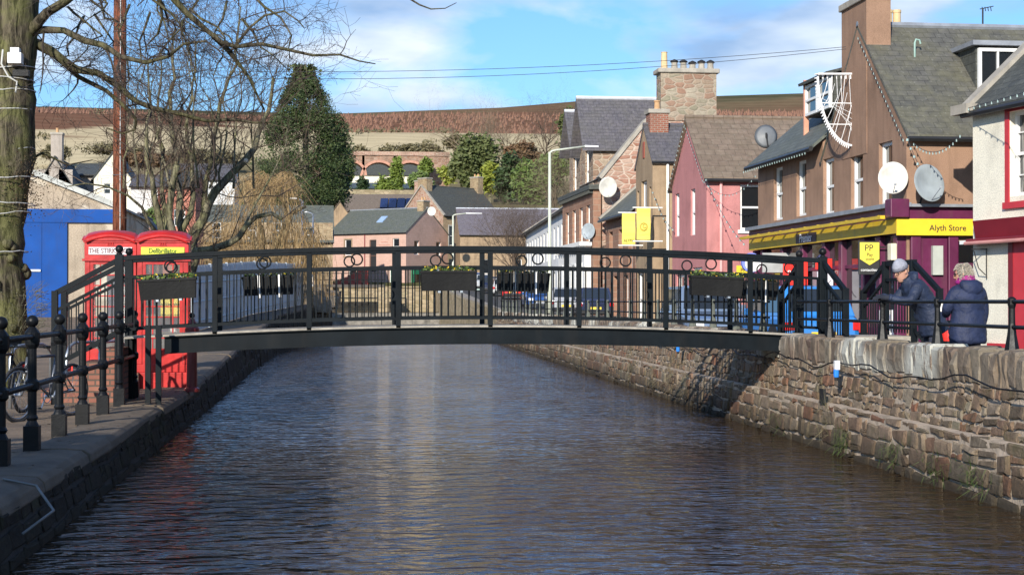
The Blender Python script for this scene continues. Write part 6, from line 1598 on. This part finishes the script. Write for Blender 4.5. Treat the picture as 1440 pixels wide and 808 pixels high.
# quarter star light frame on the gable
SX, SY = 11.15, 34.3
t = thing('light_decoration', 'white wire quarter circle light decoration fixed to the brown gable', 'light decoration', (0,0,0))
p_tr = atY(1203, 104, SY); p_br = atY(1201, 205, SY); p_tl = atY(1152, 104, SY-.1)
WF = M('white_frame', (.82,.82,.82), .5); b = B()
tr, br, tl = p_tr, p_br, p_tl
arc = [tl.lerp(tl, 0)] + [Vector((tl.x+(br.x-tl.x)*(1-math.cos(a)), SY, tl.z+(br.z-tl.z)*math.sin(a)**1.0)) for a in [math.pi/2*i/16 for i in range(17)]]
b.tube([tr, br], .028, 6); b.tube([tr, tl], .024, 6); b.tube(arc, .028, 6)
m_ = (tr.z+br.z)/2
b.tube([(tl.x+.05, SY, tl.z*.6+br.z*.4), (tr.x, SY, tl.z*.6+br.z*.4)], .012, 5); b.tube([(tl.x+.25, SY, tl.z*.3+br.z*.7), (tr.x, SY, tl.z*.3+br.z*.7)], .012, 5); b.obj('frame', WF, t, uv=False)
b = B()
for k in range(9):
    x = tl.x+(tr.x-tl.x)*(k+.5)/9; i = min(16, int((k+.5)/9*15)+1)
    b.tube([(x,SY,tl.z), (x+random.gauss(0,.03),SY,tl.z*.5+arc[i].z*.5), (arc[i].x+ (tr.x-arc[i].x)*.1*k/9, SY, arc[i].z+.02)], .006, 4)
for k in range(5):
    x0 = tl.x+(tr.x-tl.x)*(k+1)/6; b.tube([(x0+.1,SY,tl.z-.1-k*.1),(x0-.03,SY,tl.z-.55-k*.12),(tr.x-.03,SY,tl.z-.9-k*.13)], .005, 4)
b.obj('light_strings', WF, t, uv=False)
b = B()
for i, p_ in enumerate([arc[j].lerp(arc[j+1], f_) for j in range(0, 16) for f_ in (0,.5)]):
    n_ = Vector((p_.x-tr.x, 0, p_.z-tr.z)).normalized(); b.tube([p_, p_+n_*.08], .012, 4)
for k in range(9): b.tube([(tl.x+(tr.x-tl.x)*k/8,SY,tl.z),(tl.x+(tr.x-tl.x)*k/8,SY,tl.z-.09)], .012, 4)
b.obj('bulbs', WF, t, uv=False)
b = B()
for z in (tr.z-.4, br.z+.4): b.tube([(tr.x,SY,z),(12,SY,z)], .02, 5)
b.obj('bracket', WF, t)
# verge light strings
BULB = M('cold_bulb', (.30,.40,.38), .3)
def lights(label, a, c_, sag, n, drop=.05, par=None, r=.014):
    a, c_ = Vector(a), Vector(c_); t = thing('light_string', label, 'light string', a)
    pts = [a.lerp(c_, i/n)+Vector((0,0,-sag*4*(i/n)*(1-i/n)))-a for i in range(n+1)]
    B().tube(pts, .007, 4).obj('cable', WIREM, t, uv=False)
    b = B()
    for p_ in pts[::1]: b.tube([p_, p_+Vector((0,0,-drop))], [r*.8, r], 5)
    o_ = b.obj('bulbs', BULB, t, uv=False)
    return t
lights('light string along the river verge of the brown shop gable', (11.93,33.7,7.9), (11.93,31.0,5.35), 0, 22)
lights('light string below the eaves of the shop wing', (11.62,42.1,5.6), (11.62,36.6,5.6), .0, 26)
lights('light string sagging from the brown shop corner over the camera side wall', (12.1,30.85,5.25), atY(1350,190,28.6), .25, 14)
lights('light string along the eaves of the cream shop', atY(1362,152,28.2), atY(1440,130,25.0), 0, 9)
lights('light string along the verge of the pink house gable', (11.86,50.2,7.8), (11.86,47.75,5.8), 0, 16)
lights('light string along the far verge of the pink house gable', (11.86,52.7,5.8), (11.86,50.25,7.75), 0, 14)
lights('hanging lamp cable dropping from the pink house corner', atY(993,252,47.5), atY(1046,342,41), .2, 12, r=.03)
lights('hanging lamp cable at the brown shop corner above the dishes', atY(1276,195,30.8), atY(1300,246,30.6), .05, 5, r=.03)
lights('light string sagging across the pink house front wall', atY(990,255,47.4), atY(1062,247,46), .5, 14)
lights('hanging lamp cable dropping between the tan house and the pink house', atY(918,270,55.3), atY(946,322,52), .2, 9, r=.03)
b = B().tube([atY(1382,40,36)+Vector((0,0,0)), atY(1382,12,36)], .02, 6); b.bar(atY(1378,13,36), atY(1397,9,36), .02); [b.bar(atY(1381+k*4,10,36), atY(1382+k*4,16,36), .015) for k in range(4)]
tag(b.obj('television_aerial', DARK, uv=False), 'small television aerial on the brown shop roof ridge', 'aerial')
# cable with sockets along the quay wall
b = B(); y = 10.0; pts = []
while y < 70: pts.append((XRb(y)+.02, y, 1.16+.05*math.sin(y*1.7)+.03*math.sin(y*4.1)+(.0 if y < 30 else .02))); y += .35
b.tube(pts, .010, 5)
tag(b.obj('cable', BLACKM, uv=False), 'black cable clipped along the right quay wall', 'cable')
SOCK = M('socket_blue', (.02,.18,.6), .4)
for i, (Y, lb_) in enumerate(((19.9,'white and blue weatherproof socket on the lit wall right of the bridge'), (30.5,'white and blue weatherproof socket on the wall left of the bridge shadow'), (39.5,'small white socket on the wall farthest upstream'))):
    x = XRb(Y)-.02; t = thing('socket_box', lb_, 'socket', (x, Y, 1.16), 0, 'sockets on the quay wall')
    B().box(-.08,-.06,-.07,0,.06,.09).obj('case', WHITEPL, t, bevel=.008); B().lathe([(.045,-.2),(.05,-.16),(.05,-.07)], (-.05,0,0), 10).obj('blue_collar', SOCK, t); B().lathe([(.03,-.26),(.04,-.2)], (-.05,0,0), 10).obj('plug', DARK, t); t.scale = (.75,.75,.75)
q = B().box(-.03,-.14,-.14,0,.14,.14).obj('metal_plate', DARK); q.location = (XRb(20.6)-.02, 20.6, .72); tag(q, 'square black plate fixed low on the right quay wall', 'plate'); q.scale = (1,.7,.7)
b = B().tube([(-2.1,11.5,.35),(-2.0,12.2,.42),(-2.25,12.9,.53),(-2.6,13.4,.53)], .011, 7); tag(b.obj('hose', M('grey_hose', (.12,.12,.11), .5), smooth=True), 'grey hose lying over the left quay edge', 'hose')
# ---------------------------------------------------------------- cars
LAMPR = M('tail_lamp', (.55,.01,.01), .2, coat=.6); LAMPW = M('head_lamp', (.75,.78,.8), .12, coat=.8); PLATEY = M('rear_plate', (.75,.55,.04), .5); PLATEW = M('front_plate', (.8,.8,.78), .5); CHROME = M('chrome', (.6,.6,.62), .15, 1)
def carpaint(n, c): return MATS.get(n) or M(n, c, .28, .15, .06, 1.5, coat=.9)
def car(label, X, Y, zg, rz, paint, kind='hatch', L=4.1, W=1.74, H=1.5, group='cars parked in the riverside street', bumper=None):
    """local +y = forwards"""
    t = thing('parked_car', label, 'car', (X, Y, zg), rz, group)
    w2 = W/2; belt = H*.60; hood = H*.56
    st = {'hatch': dict(bon=.27, ws=.42, rs=.06, roofr=.13, rooff=.60), 'suv': dict(bon=.26, ws=.36, rs=.04, roofr=.09, rooff=.64), 'saloon': dict(bon=.28, ws=.42, rs=.22, roofr=.30, rooff=.60)}[kind]
    yb, yf = -L/2, L/2
    secs = [(yb+.0, .80, .36, belt*.82), (yb+.05, .93, .26, belt*.95), (yb+.25, .99, .20, belt), (yb+L*.3, 1.0, .20, belt), (yf-L*.4, 1.0, .20, belt), (yf-L*st['bon'], .985, .20, belt*.99), (yf-L*.12, .95, .20, hood*.95), (yf-.12, .86, .22, hood*.84), (yf, .74, .30, hood*.62)]
    b = B(); vs = []
    for y, kw_, z0, z1 in secs:
        w_ = w2*kw_
        vs += [(-w_*.9,y,z0),(-w_,y,z0+.08),(-w_,y,(z0+z1)*.5),(-w_*.965,y,z1-.06),(-w_*.88,y,z1),(w_*.88,y,z1),(w_*.965,y,z1-.06),(w_,y,(z0+z1)*.5),(w_,y,z0+.08),(w_*.9,y,z0)]
    n = len(secs)
    b.add(vs, [(i*10+k, i*10+(k+1)%10, (i+1)*10+(k+1)%10, (i+1)*10+k) for i in range(n-1) for k in range(10)] + [tuple(range(10)), tuple((n-1)*10+k for k in range(10))])
    # cabin
    y0, y1 = yb+L*st['rs'], yf-L*st['bon']; r0, r1 = yb+L*st['roofr'], yb+L*st['rooff']
    lo = w2*.92; hi = w2*.76; zb_ = belt-.02
    cab = [(-lo,y0,zb_),(lo,y0,zb_),(lo,y1,zb_),(-lo,y1,zb_)]; top = [(-hi,r0,H-.03),(hi,r0,H-.03),(hi,r1,H-.03),(-hi,r1,H-.03)]; tp_ = [(-hi*.85,r0+.12,H),(hi*.85,r0+.12,H),(hi*.85,r1-.12,H),(-hi*.85,r1-.12,H)]
    b.add(cab+top+tp_, [(0,1,5,4),(1,2,6,5),(2,3,7,6),(3,0,4,7),(4,5,9,8),(5,6,10,9),(6,7,11,10),(7,4,8,11),(8,9,10,11)])
    b.obj('body', paint, t, smooth=False, bevel=.03)
    def pane(q, name, off):
        q = [Vector(x) for x in q]; c_ = sum(q, Vector())/4; n_ = Vector(off); q = [c_+(x-c_)*1.0+n_ for x in q]
        B().poly(*q).obj(name, CARGLASS, t, uv=False)
    def mixq(A_, B_, C_, D_, u0, u1, v0, v1):
        A_, B_, C_, D_ = map(Vector, (A_,B_,C_,D_)); f_ = lambda u, v: (A_.lerp(B_,u)).lerp(D_.lerp(C_,u), v); return f_(u0,v0), f_(u1,v0), f_(u1,v1), f_(u0,v1)
    pane(mixq(cab[0],cab[1],top[1],top[0],.08,.92,.15,.92), 'rear_window', (0,-.012,.006)); pane(mixq(cab[2],cab[3],top[3],top[2],.05,.95,.08,.94), 'windscreen', (0,.012,.008))
    for s, (a, c_, d_, e_) in ((1,(cab[1],cab[2],top[2],top[1])), (-1,(cab[0],cab[3],top[3],top[0]))):
        pane(mixq(a,c_,d_,e_,.10,.5,.12,.9), 'side_window', (s*.012,0,.004)); pane(mixq(a,c_,d_,e_,.53,.92,.12,.9), 'side_window', (s*.012,0,.004))
        B().box(s*(w2*.95) if s > 0 else -w2*.95-.16, y1-.55, belt-.02, (w2*.95+.16) if s > 0 else -w2*.95, y1-.43, belt+.13).obj('mirror', paint, t, bevel=.02)
    for x in (-1, 1):
        for y in (yb+L*.19, yf-L*.2):
            wl_ = B().lathe([(.22,-.1),(.31,-.09),(.32,-.04),(.32,.04),(.31,.09),(.22,.1)], (x*(w2-.12),y,.32), 20, 'x').obj('wheel', TYREM, t, smooth=False)
            B().lathe([(.02,-.112),(.2,-.108),(.2,.108),(.02,.112)], (x*(w2-.12),y,.32), 12, 'x').obj('hub', CHROME, wl_)
            B().lathe([(.37,-.02),(.37,.0)], (x*(w2+.003 if x > 0 else w2-.017) ,y,.33), 20, 'x').obj('wheel_arch', DARK, t)
        B().box(x*w2*.9-.13, yb-.022, belt*.66, x*w2*.9+.13-(.06 if x>0 else 0)-.0, yb+.09, belt*.84).obj('tail_light', LAMPR, t, bevel=.01)
        B().box(x*w2*.66-.14, yf-.06, hood*.60, x*w2*.66+.14, yf+.012, hood*.78).obj('headlight', LAMPW, t, bevel=.01)
    B().box(-.26,yb-.03,belt*.5,.26,yb-.005,belt*.5+.11).obj('number_plate', PLATEY, t); B().box(-.26,yf+.002,.36,.26,yf+.02,.46).obj('number_plate', PLATEW, t)
    B().box(-w2*.86,yb-.035,.24,w2*.86,yb+.1,.42).obj('rear_bumper', bumper or DARK, t, bevel=.02)
    B().box(-w2*.78,yf-.1,.22,w2*.78,yf+.035,.35).obj('front_bumper', bumper or DARK, t, bevel=.02)
    B().box(-w2*.4,yf-.06,hood*.45,w2*.4,yf+.008,hood*.62).obj('grille', DARK, t)
    return t
def gr(Y): return zR(Y)-.085
BL = carpaint('bright_blue_paint', (.03,.22,.62)); SB = carpaint('silver_blue_paint', (.16,.22,.32)); NV = carpaint('navy_paint', (.012,.018,.05)); SV = carpaint('silver_paint', (.42,.44,.46)); MB = carpaint('mid_blue_paint', (.03,.09,.28)); RD = carpaint('red_paint', (.55,.02,.02)); WH = carpaint('white_car_paint', (.7,.7,.7))
def at_px(px, Y): return atY(px, 424, Y).x
car('bright blue small car seen from behind at the bridge landing', 10.0, 32.4, gr(32), R(2), BL, 'hatch', 3.8, 1.66, 1.5)
car('silver blue car facing the camera with bright headlights below the planter', 9.62, 38.6, gr(38), R(178), SB, 'hatch', 4.1, 1.72, 1.52, bumper=CHROME)
car('dark navy estate car seen from behind with red tail lights', at_px(844, 74), 76, gr(75), R(-6), NV, 'suv', 4.2, 1.76, 1.5)
car('silver car parked just left of the navy estate', at_px(799, 84), 86, gr(86), R(-3), SV, 'hatch', 4.1, 1.75, 1.5)
car('mid blue car facing the camera with bright lamps', at_px(761, 97), 99, gr(99), R(178), MB, 'suv', 4.1, 1.75, 1.5, bumper=CHROME)
car('red hatchback among the distant parked cars', at_px(725, 118), 120, gr(120), R(-6), RD, 'hatch', 3.8, 1.7, 1.5)
car('white car partly hidden left of the red hatchback', at_px(708, 127), 129, gr(129), R(0), WH, 'hatch', 3.9, 1.7, 1.45)
car('dark blue car in the distant row', at_px(694, 136), 138, gr(138), R(-5), NV, 'hatch', 3.9, 1.7, 1.45)
car('pale silver car with red lamps at the far end of the row', at_px(683, 144), 146, gr(144)+.1, R(-5), SV, 'hatch', 3.9, 1.7, 1.5)
car('bright blue car farthest up the street', at_px(670, 152), 153, gr(150)+.2, R(-10), MB, 'hatch', 3.9, 1.7, 1.5)

# ---------------------------------------------------------------- people
def skin(name, verts, edges, radii, mat, parent, root=0, sub=2, flat=None):
    me = bpy.data.meshes.new(name); me.from_pydata([tuple(v) for v in verts], edges, []); me.update()
    o = bpy.data.objects.new(name, me); COL.objects.link(o); me.materials.append(mat)
    if parent: o.parent = parent
    m = o.modifiers.new('skin', 'SKIN'); m.use_smooth_shade = True
    if not me.skin_vertices: me.skin_vertices.new() if hasattr(me.skin_vertices, 'new') else None
    if not me.skin_vertices:
        bpy.context.view_layer.objects.active = o; bpy.ops.mesh.customdata_skin_add()
    for i, r in enumerate(radii):
        me.skin_vertices[0].data[i].radius = r if isinstance(r, tuple) else (r, r)
    me.skin_vertices[0].data[root].use_root = True
    s = o.modifiers.new('sub', 'SUBSURF'); s.levels = sub; s.render_levels = sub
    return o
def loft(b, rings, n=16):
    """rings: (centre, rx, ry, axis_x, axis_y)"""
    o = len(b.v)
    for c_, rx, ry, ux, uy in rings:
        for k in range(n):
            a = 2*math.pi*k/n; b.v.append(tuple(Vector(c_)+Vector(ux)*rx*math.cos(a)+Vector(uy)*ry*math.sin(a)))
    m = len(rings)
    for i in range(m-1):
        for k in range(n): b.f.append((o+i*n+k, o+i*n+(k+1)%n, o+(i+1)*n+(k+1)%n, o+(i+1)*n+k))
    b.f.append(tuple(o+k for k in reversed(range(n)))); b.f.append(tuple(o+(m-1)*n+k for k in range(n)))
    return b
def person(label, foot, facing, J, coat, hood_mat, hat=None, hair=None, scarf=None, pants=JEANS, gloves=None):
    """J: joints in local space, +x = left-of-figure forwards defined by facing"""
    t = thing('person', label, 'person', foot, facing)
    V_ = {k: Vector(v) for k, v in J.items()}
    # body: one continuous skinned figure
    names = ['pelvis','waist','chest','neck','skull','crown','sh_l','el_l','wr_l','pa_l','sh_r','el_r','wr_r','pa_r','hip_l','kn_l','an_l','to_l','hip_r','kn_r','an_r','to_r']
    ed = [('pelvis','waist'),('waist','chest'),('chest','neck'),('neck','skull'),('skull','crown'),('chest','sh_l'),('sh_l','el_l'),('el_l','wr_l'),('wr_l','pa_l'),('chest','sh_r'),('sh_r','el_r'),('el_r','wr_r'),('wr_r','pa_r'),('pelvis','hip_l'),('hip_l','kn_l'),('kn_l','an_l'),('an_l','to_l'),('pelvis','hip_r'),('hip_r','kn_r'),('kn_r','an_r'),('an_r','to_r')]
    rad = dict(pelvis=.12,waist=.11,chest=.12,neck=.052,skull=.085,crown=.06,sh=.055,el=.04,wr=.028,pa=.034,hip=.085,kn=.055,an=.04,to=.04)
    vs = [V_[n] for n in names]; ix = {n: i for i, n in enumerate(names)}
    body = skin('body', vs, [(ix[a], ix[c_]) for a, c_ in ed], [rad[n.split('_')[0]] for n in names], SKINM, t)
    # fingers: separate bent chains rooted in the palm
    for s in ('l', 'r'):
        w_, p_ = V_['wr_'+s], V_['pa_'+s]; d_ = (p_-w_).normalized(); sd_ = d_.cross(Vector((0,0,1))).normalized(); dn = d_.cross(sd_)
        if dn.z > 0: dn = -dn
        for k in range(4):
            r0 = p_+sd_*(.027-.018*k); l = (.030,.036,.034,.027)[k]
            pts = [r0-d_*.02, r0+d_*.02, r0+d_*(.02+l)+dn*.006, r0+d_*(.022+l*1.5)+dn*.026, r0+d_*(.015+l*1.5)+dn*.048]
            skin('finger', pts, [(i,i+1) for i in range(4)], [.0095,.0095,.009,.008,.007] if not gloves else [.0115,.0115,.011,.010,.009], gloves or SKINM, body, sub=1)
        pts = [w_+sd_*.02+d_*.015, w_+sd_*.045+d_*.035+dn*.01, p_+sd_*.05+d_*.01+dn*.02, p_+sd_*.04+d_*.03+dn*.03]
        skin('thumb', pts, [(0,1),(1,2),(2,3)], [.012,.011,.010,.008] if not gloves else [.014,.013,.012,.010], gloves or SKINM, body, sub=1)
        if gloves: skin('glove', [w_-d_*.03, w_, p_, p_+d_*.02], [(0,1),(1,2),(2,3)], [.042,.038,(.045,.036),(.03,.028)], gloves, body, sub=2)
    # head
    hc = V_['head']; hd = Vector(J['look']).normalized(); hs = hd.cross(Vector((0,0,1))).normalized(); hu = hs.cross(hd)
    HW = lambda f_, s, u: hc+hd*f_+hs*s+hu*u
    b = B(); rings = []
    for u, rx, ry, off in ((-.125,.030,.032,.045),(-.105,.052,.055,.030),(-.07,.062,.078,.015),(-.03,.070,.090,.004),(.01,.074,.096,0),(.05,.075,.096,-.004),(.085,.066,.086,-.006),(.11,.045,.06,-.008),(.122,.015,.02,-.008)):
        rings.append((HW(off,0,u), rx, ry, hs, hd))
    loft(b, rings, 20)
    loft(b, [(HW(.085,0,.02), .010,.010,hs,hu),(HW(.100,0,.005),.012,.013,hs,hu),(HW(.118,0,-.022),.018,.014,hs,hu),(HW(.085,0,-.034),.016,.010,hs,hu)], 8)   # nose
    b.obj('head', SKINM, body, smooth=True, uv=False)
    e = B()
    for s in (-.03,.03): e.ball(HW(.083,s,.012), .012, 8, 6)
    e.obj('eyes', M('eye_dark', (.06,.04,.03), .3) if 'eye_dark' not in MATS else MATS['eye_dark'], body)
    B().tube([HW(.083,-.022,-.062),HW(.092,0,-.064),HW(.083,.022,-.062)], .005, 6).obj('mouth', M('lip', (.4,.12,.1), .5) if 'lip' not in MATS else MATS['lip'], body)
    for s in (-1,1): B().ball(HW(-.005,s*.077,-.005), .028, 8, 6, (.5,.7,1.1)).obj('ear', SKINM, body, smooth=True)
    g = B(); 
    for s in (-.032,.032): g.torus(HW(.098,s,.012), .022, .0025, 14, 4, hd)
    g.tube([HW(.098,-.054,.012),HW(0,-.08,.012)], .0025, 4); g.tube([HW(.098,.054,.012),HW(0,.08,.012)], .0025, 4); g.tube([HW(.1,-.01,.014),HW(.1,.01,.014)], .0025, 4); g.obj('glasses', DARK, body)
    if hat:
        b = B(); rr = [(-.0,.083,.104),(.03,.086,.107),(.033,.089,.110),(.06,.085,.104),(.095,.070,.086),(.125,.046,.055),(.142,.016,.02)]
        loft(b, [(HW(-.006,0,u+.028), a, c_, hs, hd) for u, a, c_ in rr], 22); b.obj('beanie', hat, t, smooth=True)
        b = B(); loft(b, [(HW(-.006,0,.026), .090,.111, hs, hd),(HW(-.006,0,.055), .092,.113, hs, hd)], 22); b.obj('beanie_band', M('dark_wool', (.12,.12,.15), .95), t, smooth=True)
    if hair:
        b = B(); rnd = random.Random(4)
        for i in range(1500):
            a = rnd.uniform(0, 6.283); u = rnd.uniform(-.065, .125)
            rr_ = .078*math.sqrt(max(.04, 1-((u-.01)/.135)**2)); f_ = math.cos(a)*rr_*1.22; s_ = math.sin(a)*rr_
            if f_ > .045 and u < .06: continue
            p_ = HW(f_-.008, s_, u); out = (p_-hc).normalized()
            tz = Vector((0,0,-1))*.5 + hs*rnd.uniform(-.6,.6) + out*.5
            b.tube([p_-out*.012, p_+out*.012+tz*.012, p_+out*.010+tz*.035, p_+out*.0+tz*.055], [.0045,.005,.004,.0015], 4, cap=False)
        b.ball(HW(-.012,0,.028), .094, 16, 10, (1,1,1)); b.obj('hair', hair, t, smooth=True, uv=False)
    # coat: torso lofted, sleeves skinned
    ch, wa, pe, nk = V_['chest'], V_['waist'], V_['pelvis'], V_['neck']
    sd2 = (V_['sh_l']-V_['sh_r']).normalized(); 
    hem = Vector(J['hem'])
    ctr = [(hem, .235,.185),(hem.lerp(pe,.5), .235,.185),(pe, .228,.175),(wa, .205,.155),(wa.lerp(ch,.5), .215,.160),(ch, .235,.160),(ch.lerp(nk,.45), .215,.135),(ch.lerp(nk,.75), .13,.10),(nk, .085,.085),(nk+(nk-ch).normalized()*.04, .095,.095)]
    rings = []; rnd = random.Random(len(label))
    for i, (c_, rx, ry) in enumerate(ctr):
        dd = (ctr[min(i+1,len(ctr)-1)][0]-ctr[max(i-1,0)][0]).normalized(); fy = sd2.cross(dd).normalized(); rings.append((c_, rx*1.0, ry, sd2, fy))
    # denser rings with cloth folds
    dense = []
    for r0, r1 in zip(rings, rings[1:]):
        for k in range(3):
            f_ = k/3; dense.append((Vector(r0[0]).lerp(Vector(r1[0]),f_), (r0[1]*(1-f_)+r1[1]*f_)*(1+rnd.uniform(-.025,.025)), (r0[2]*(1-f_)+r1[2]*f_)*(1+rnd.uniform(-.03,.03)), r0[3], r0[4]))
    b = B(); loft(b, dense+[rings[-1]], 26)
    b.v = [tuple(Vector(v)+RV()*.006) for v in b.v]
    b.obj('coat', coat, t, smooth=True, uv=False)
    for s in ('l','r'):
        sh, el, wr = V_['sh_'+s], V_['el_'+s], V_['wr_'+s]
        pts = [ch.lerp(sh,.55), sh, sh.lerp(el,.5)+RV()*.006, el, el.lerp(wr,.5)+RV()*.006, wr-(wr-el).normalized()*.02]
        skin('sleeve', pts, [(i,i+1) for i in range(5)], [.10,.098,.078,.070,.060,.050], coat, t, sub=2)
        b = B(); ax = (wr-el).normalized(); b.tube([wr-ax*.05, wr-ax*.01], [.055,.052], 12); b.obj('cuff', coat, t, smooth=True)
    # hood lying on the back
    back = Vector(J['back']); hq = nk-Vector((0,0,.03))+back*.07
    b = B(); 
    loft(b, [(hq+Vector((0,0,.07)), .10,.05, sd2, back),(hq+back*.03+Vector((0,0,.03)), .15,.085, sd2, back),(hq+back*.05-Vector((0,0,.05)), .14,.075, sd2, back),(hq+back*.05-Vector((0,0,.12)), .085,.045, sd2, back),(hq+back*.04-Vector((0,0,.16)), .02,.02, sd2, back)], 16)
    b.obj('hood', hood_mat, t, smooth=True)
    if scarf:
        b = B(); b.torus(nk+Vector((0,0,.025)), .088, .034, 24, 8, (V_['skull']-nk)); b.torus(nk+Vector((0,0,.062))+back*.01, .082, .026, 24, 8, (V_['skull']-nk)); b.obj('scarf', scarf, t, smooth=True)
        b = B(); loft(b, [(nk+back*.06+Vector((0,0,.05)), .09,.03, sd2, back),(nk+back*.10+Vector((0,0,-.01)), .11,.02, sd2, back),(nk+back*.11+Vector((0,0,-.05)), .09,.012, sd2, back)], 14); b.obj('scarf_lining', scarf, t, smooth=True)
    for s in ('l','r'):
        h_, k_, a_ = V_['hip_'+s], V_['kn_'+s], V_['an_'+s]
        skin('trouser_leg', [h_.lerp(V_['pelvis'],.4), h_, h_.lerp(k_,.5), k_, k_.lerp(a_,.5), a_+Vector((0,0,.02))], [(i,i+1) for i in range(5)], [.11,.105,.092,.078,.070,.068], pants, t, sub=1)
        to = V_['to_'+s]; b = B(); dd = (to-a_); dd.z = 0; dd.normalize(); sx_ = dd.cross(Vector((0,0,1)))
        loft(b, [(a_-dd*.06+Vector((0,0,-.045)), .035,.04, sx_, Vector((0,0,1))),(a_+Vector((0,0,-.03)), .045,.05, sx_, Vector((0,0,1))),(a_+dd*.10+Vector((0,0,-.045)), .05,.035, sx_, Vector((0,0,1))),(a_+dd*.19+Vector((0,0,-.052)), .035,.025, sx_, Vector((0,0,1)))], 12); b.obj('shoe', BLACKM, t, smooth=True)
    return t
# man: faces the river (-X), leaning with both forearms on the top rail.  local frame = world axes
mx_, my_ = 7.80, 19.25
rx_ = XR_(19.25) - mx_
zr_ = 2.02 - .9
J = dict(pelvis=(-.02,0,.86), waist=(-.08,0,1.02), chest=(-.24,-.01,1.24), neck=(-.36,-.01,1.385), skull=(-.42,-.02,1.45), crown=(-.43,-.02,1.52), head=(-.435,-.03,1.485),
    sh_l=(-.27,-.19,1.29), el_l=(-.40,-.26,1.10), wr_l=(rx_+.0,-.16,zr_+.03), pa_l=(rx_-.05,-.10,zr_+.03),
    sh_r=(-.27,.19,1.29), el_r=(-.42,.24,1.11), wr_r=(rx_+.02,.10,zr_+.04), pa_r=(rx_-.05,.06,zr_+.04),
    hip_l=(.0,-.09,.84), kn_l=(-.02,-.10,.46), an_l=(.06,-.11,.09), to_l=(-.06,-.12,.04), hip_r=(.0,.09,.84), kn_r=(.0,.10,.46), an_r=(.10,.12,.09), to_r=(-.02,.13,.04),
    look=(-.86,-.38,-.42), hem=(.03,0,.70), back=(.72,0,.55))
person('man in a grey beanie and navy jacket leaning on the right railing', (mx_, my_, .9), 0, J, NAVY, NAVY, hat=GREYWOOL, gloves=M('dark_glove', (.012,.015,.025), .8, 0, .2, 20, .4, 30))
# woman: back half turned to the camera, looking upstream-left
wx, wy = atY(1361, 424, 18.1).x, 18.1
J = dict(pelvis=(.0,0,.82), waist=(0,0,.98), chest=(0,.0,1.17), neck=(-.02,.02,1.325), skull=(-.03,.03,1.40), crown=(-.03,.03,1.46), head=(-.04,.035,1.43),
    sh_l=(-.175,-.0,1.235), el_l=(-.26,.06,1.0), wr_l=(-.16,.22,.95), pa_l=(-.12,.28,.97),
    sh_r=(.175,.0,1.235), el_r=(.25,.03,.98), wr_r=(.22,.05,.76), pa_r=(.22,.08,.69),
    hip_l=(-.09,0,.80), kn_l=(-.09,.02,.44), an_l=(-.1,0,.09), to_l=(-.11,.12,.04), hip_r=(.09,0,.80), kn_r=(.09,.02,.44), an_r=(.1,0,.09), to_r=(.11,.12,.04),
    look=(-.72,.62,-.12), hem=(0,0,.60), back=(.12,-.98,0))
person('woman with short grey hair, magenta scarf and blue hooded coat seen from behind', (wx, wy, .9), R(12), J, NAVY2, NAVY2, hair=HAIR, scarf=MAGENTA)
# bag or paper cup held by the woman
q = B().lathe([(.03,0),(.04,.11),(.042,.12)], n=12).obj('paper_cup', WHITEPL); q.location = (wx-.22, wy+.30, 1.88); tag(q, 'white paper cup held in the left hand of the woman', 'cup')
print('objects', len(bpy.data.objects), 'polys', sum(len(o.data.polygons) for o in bpy.data.objects if o.type == 'MESH'))
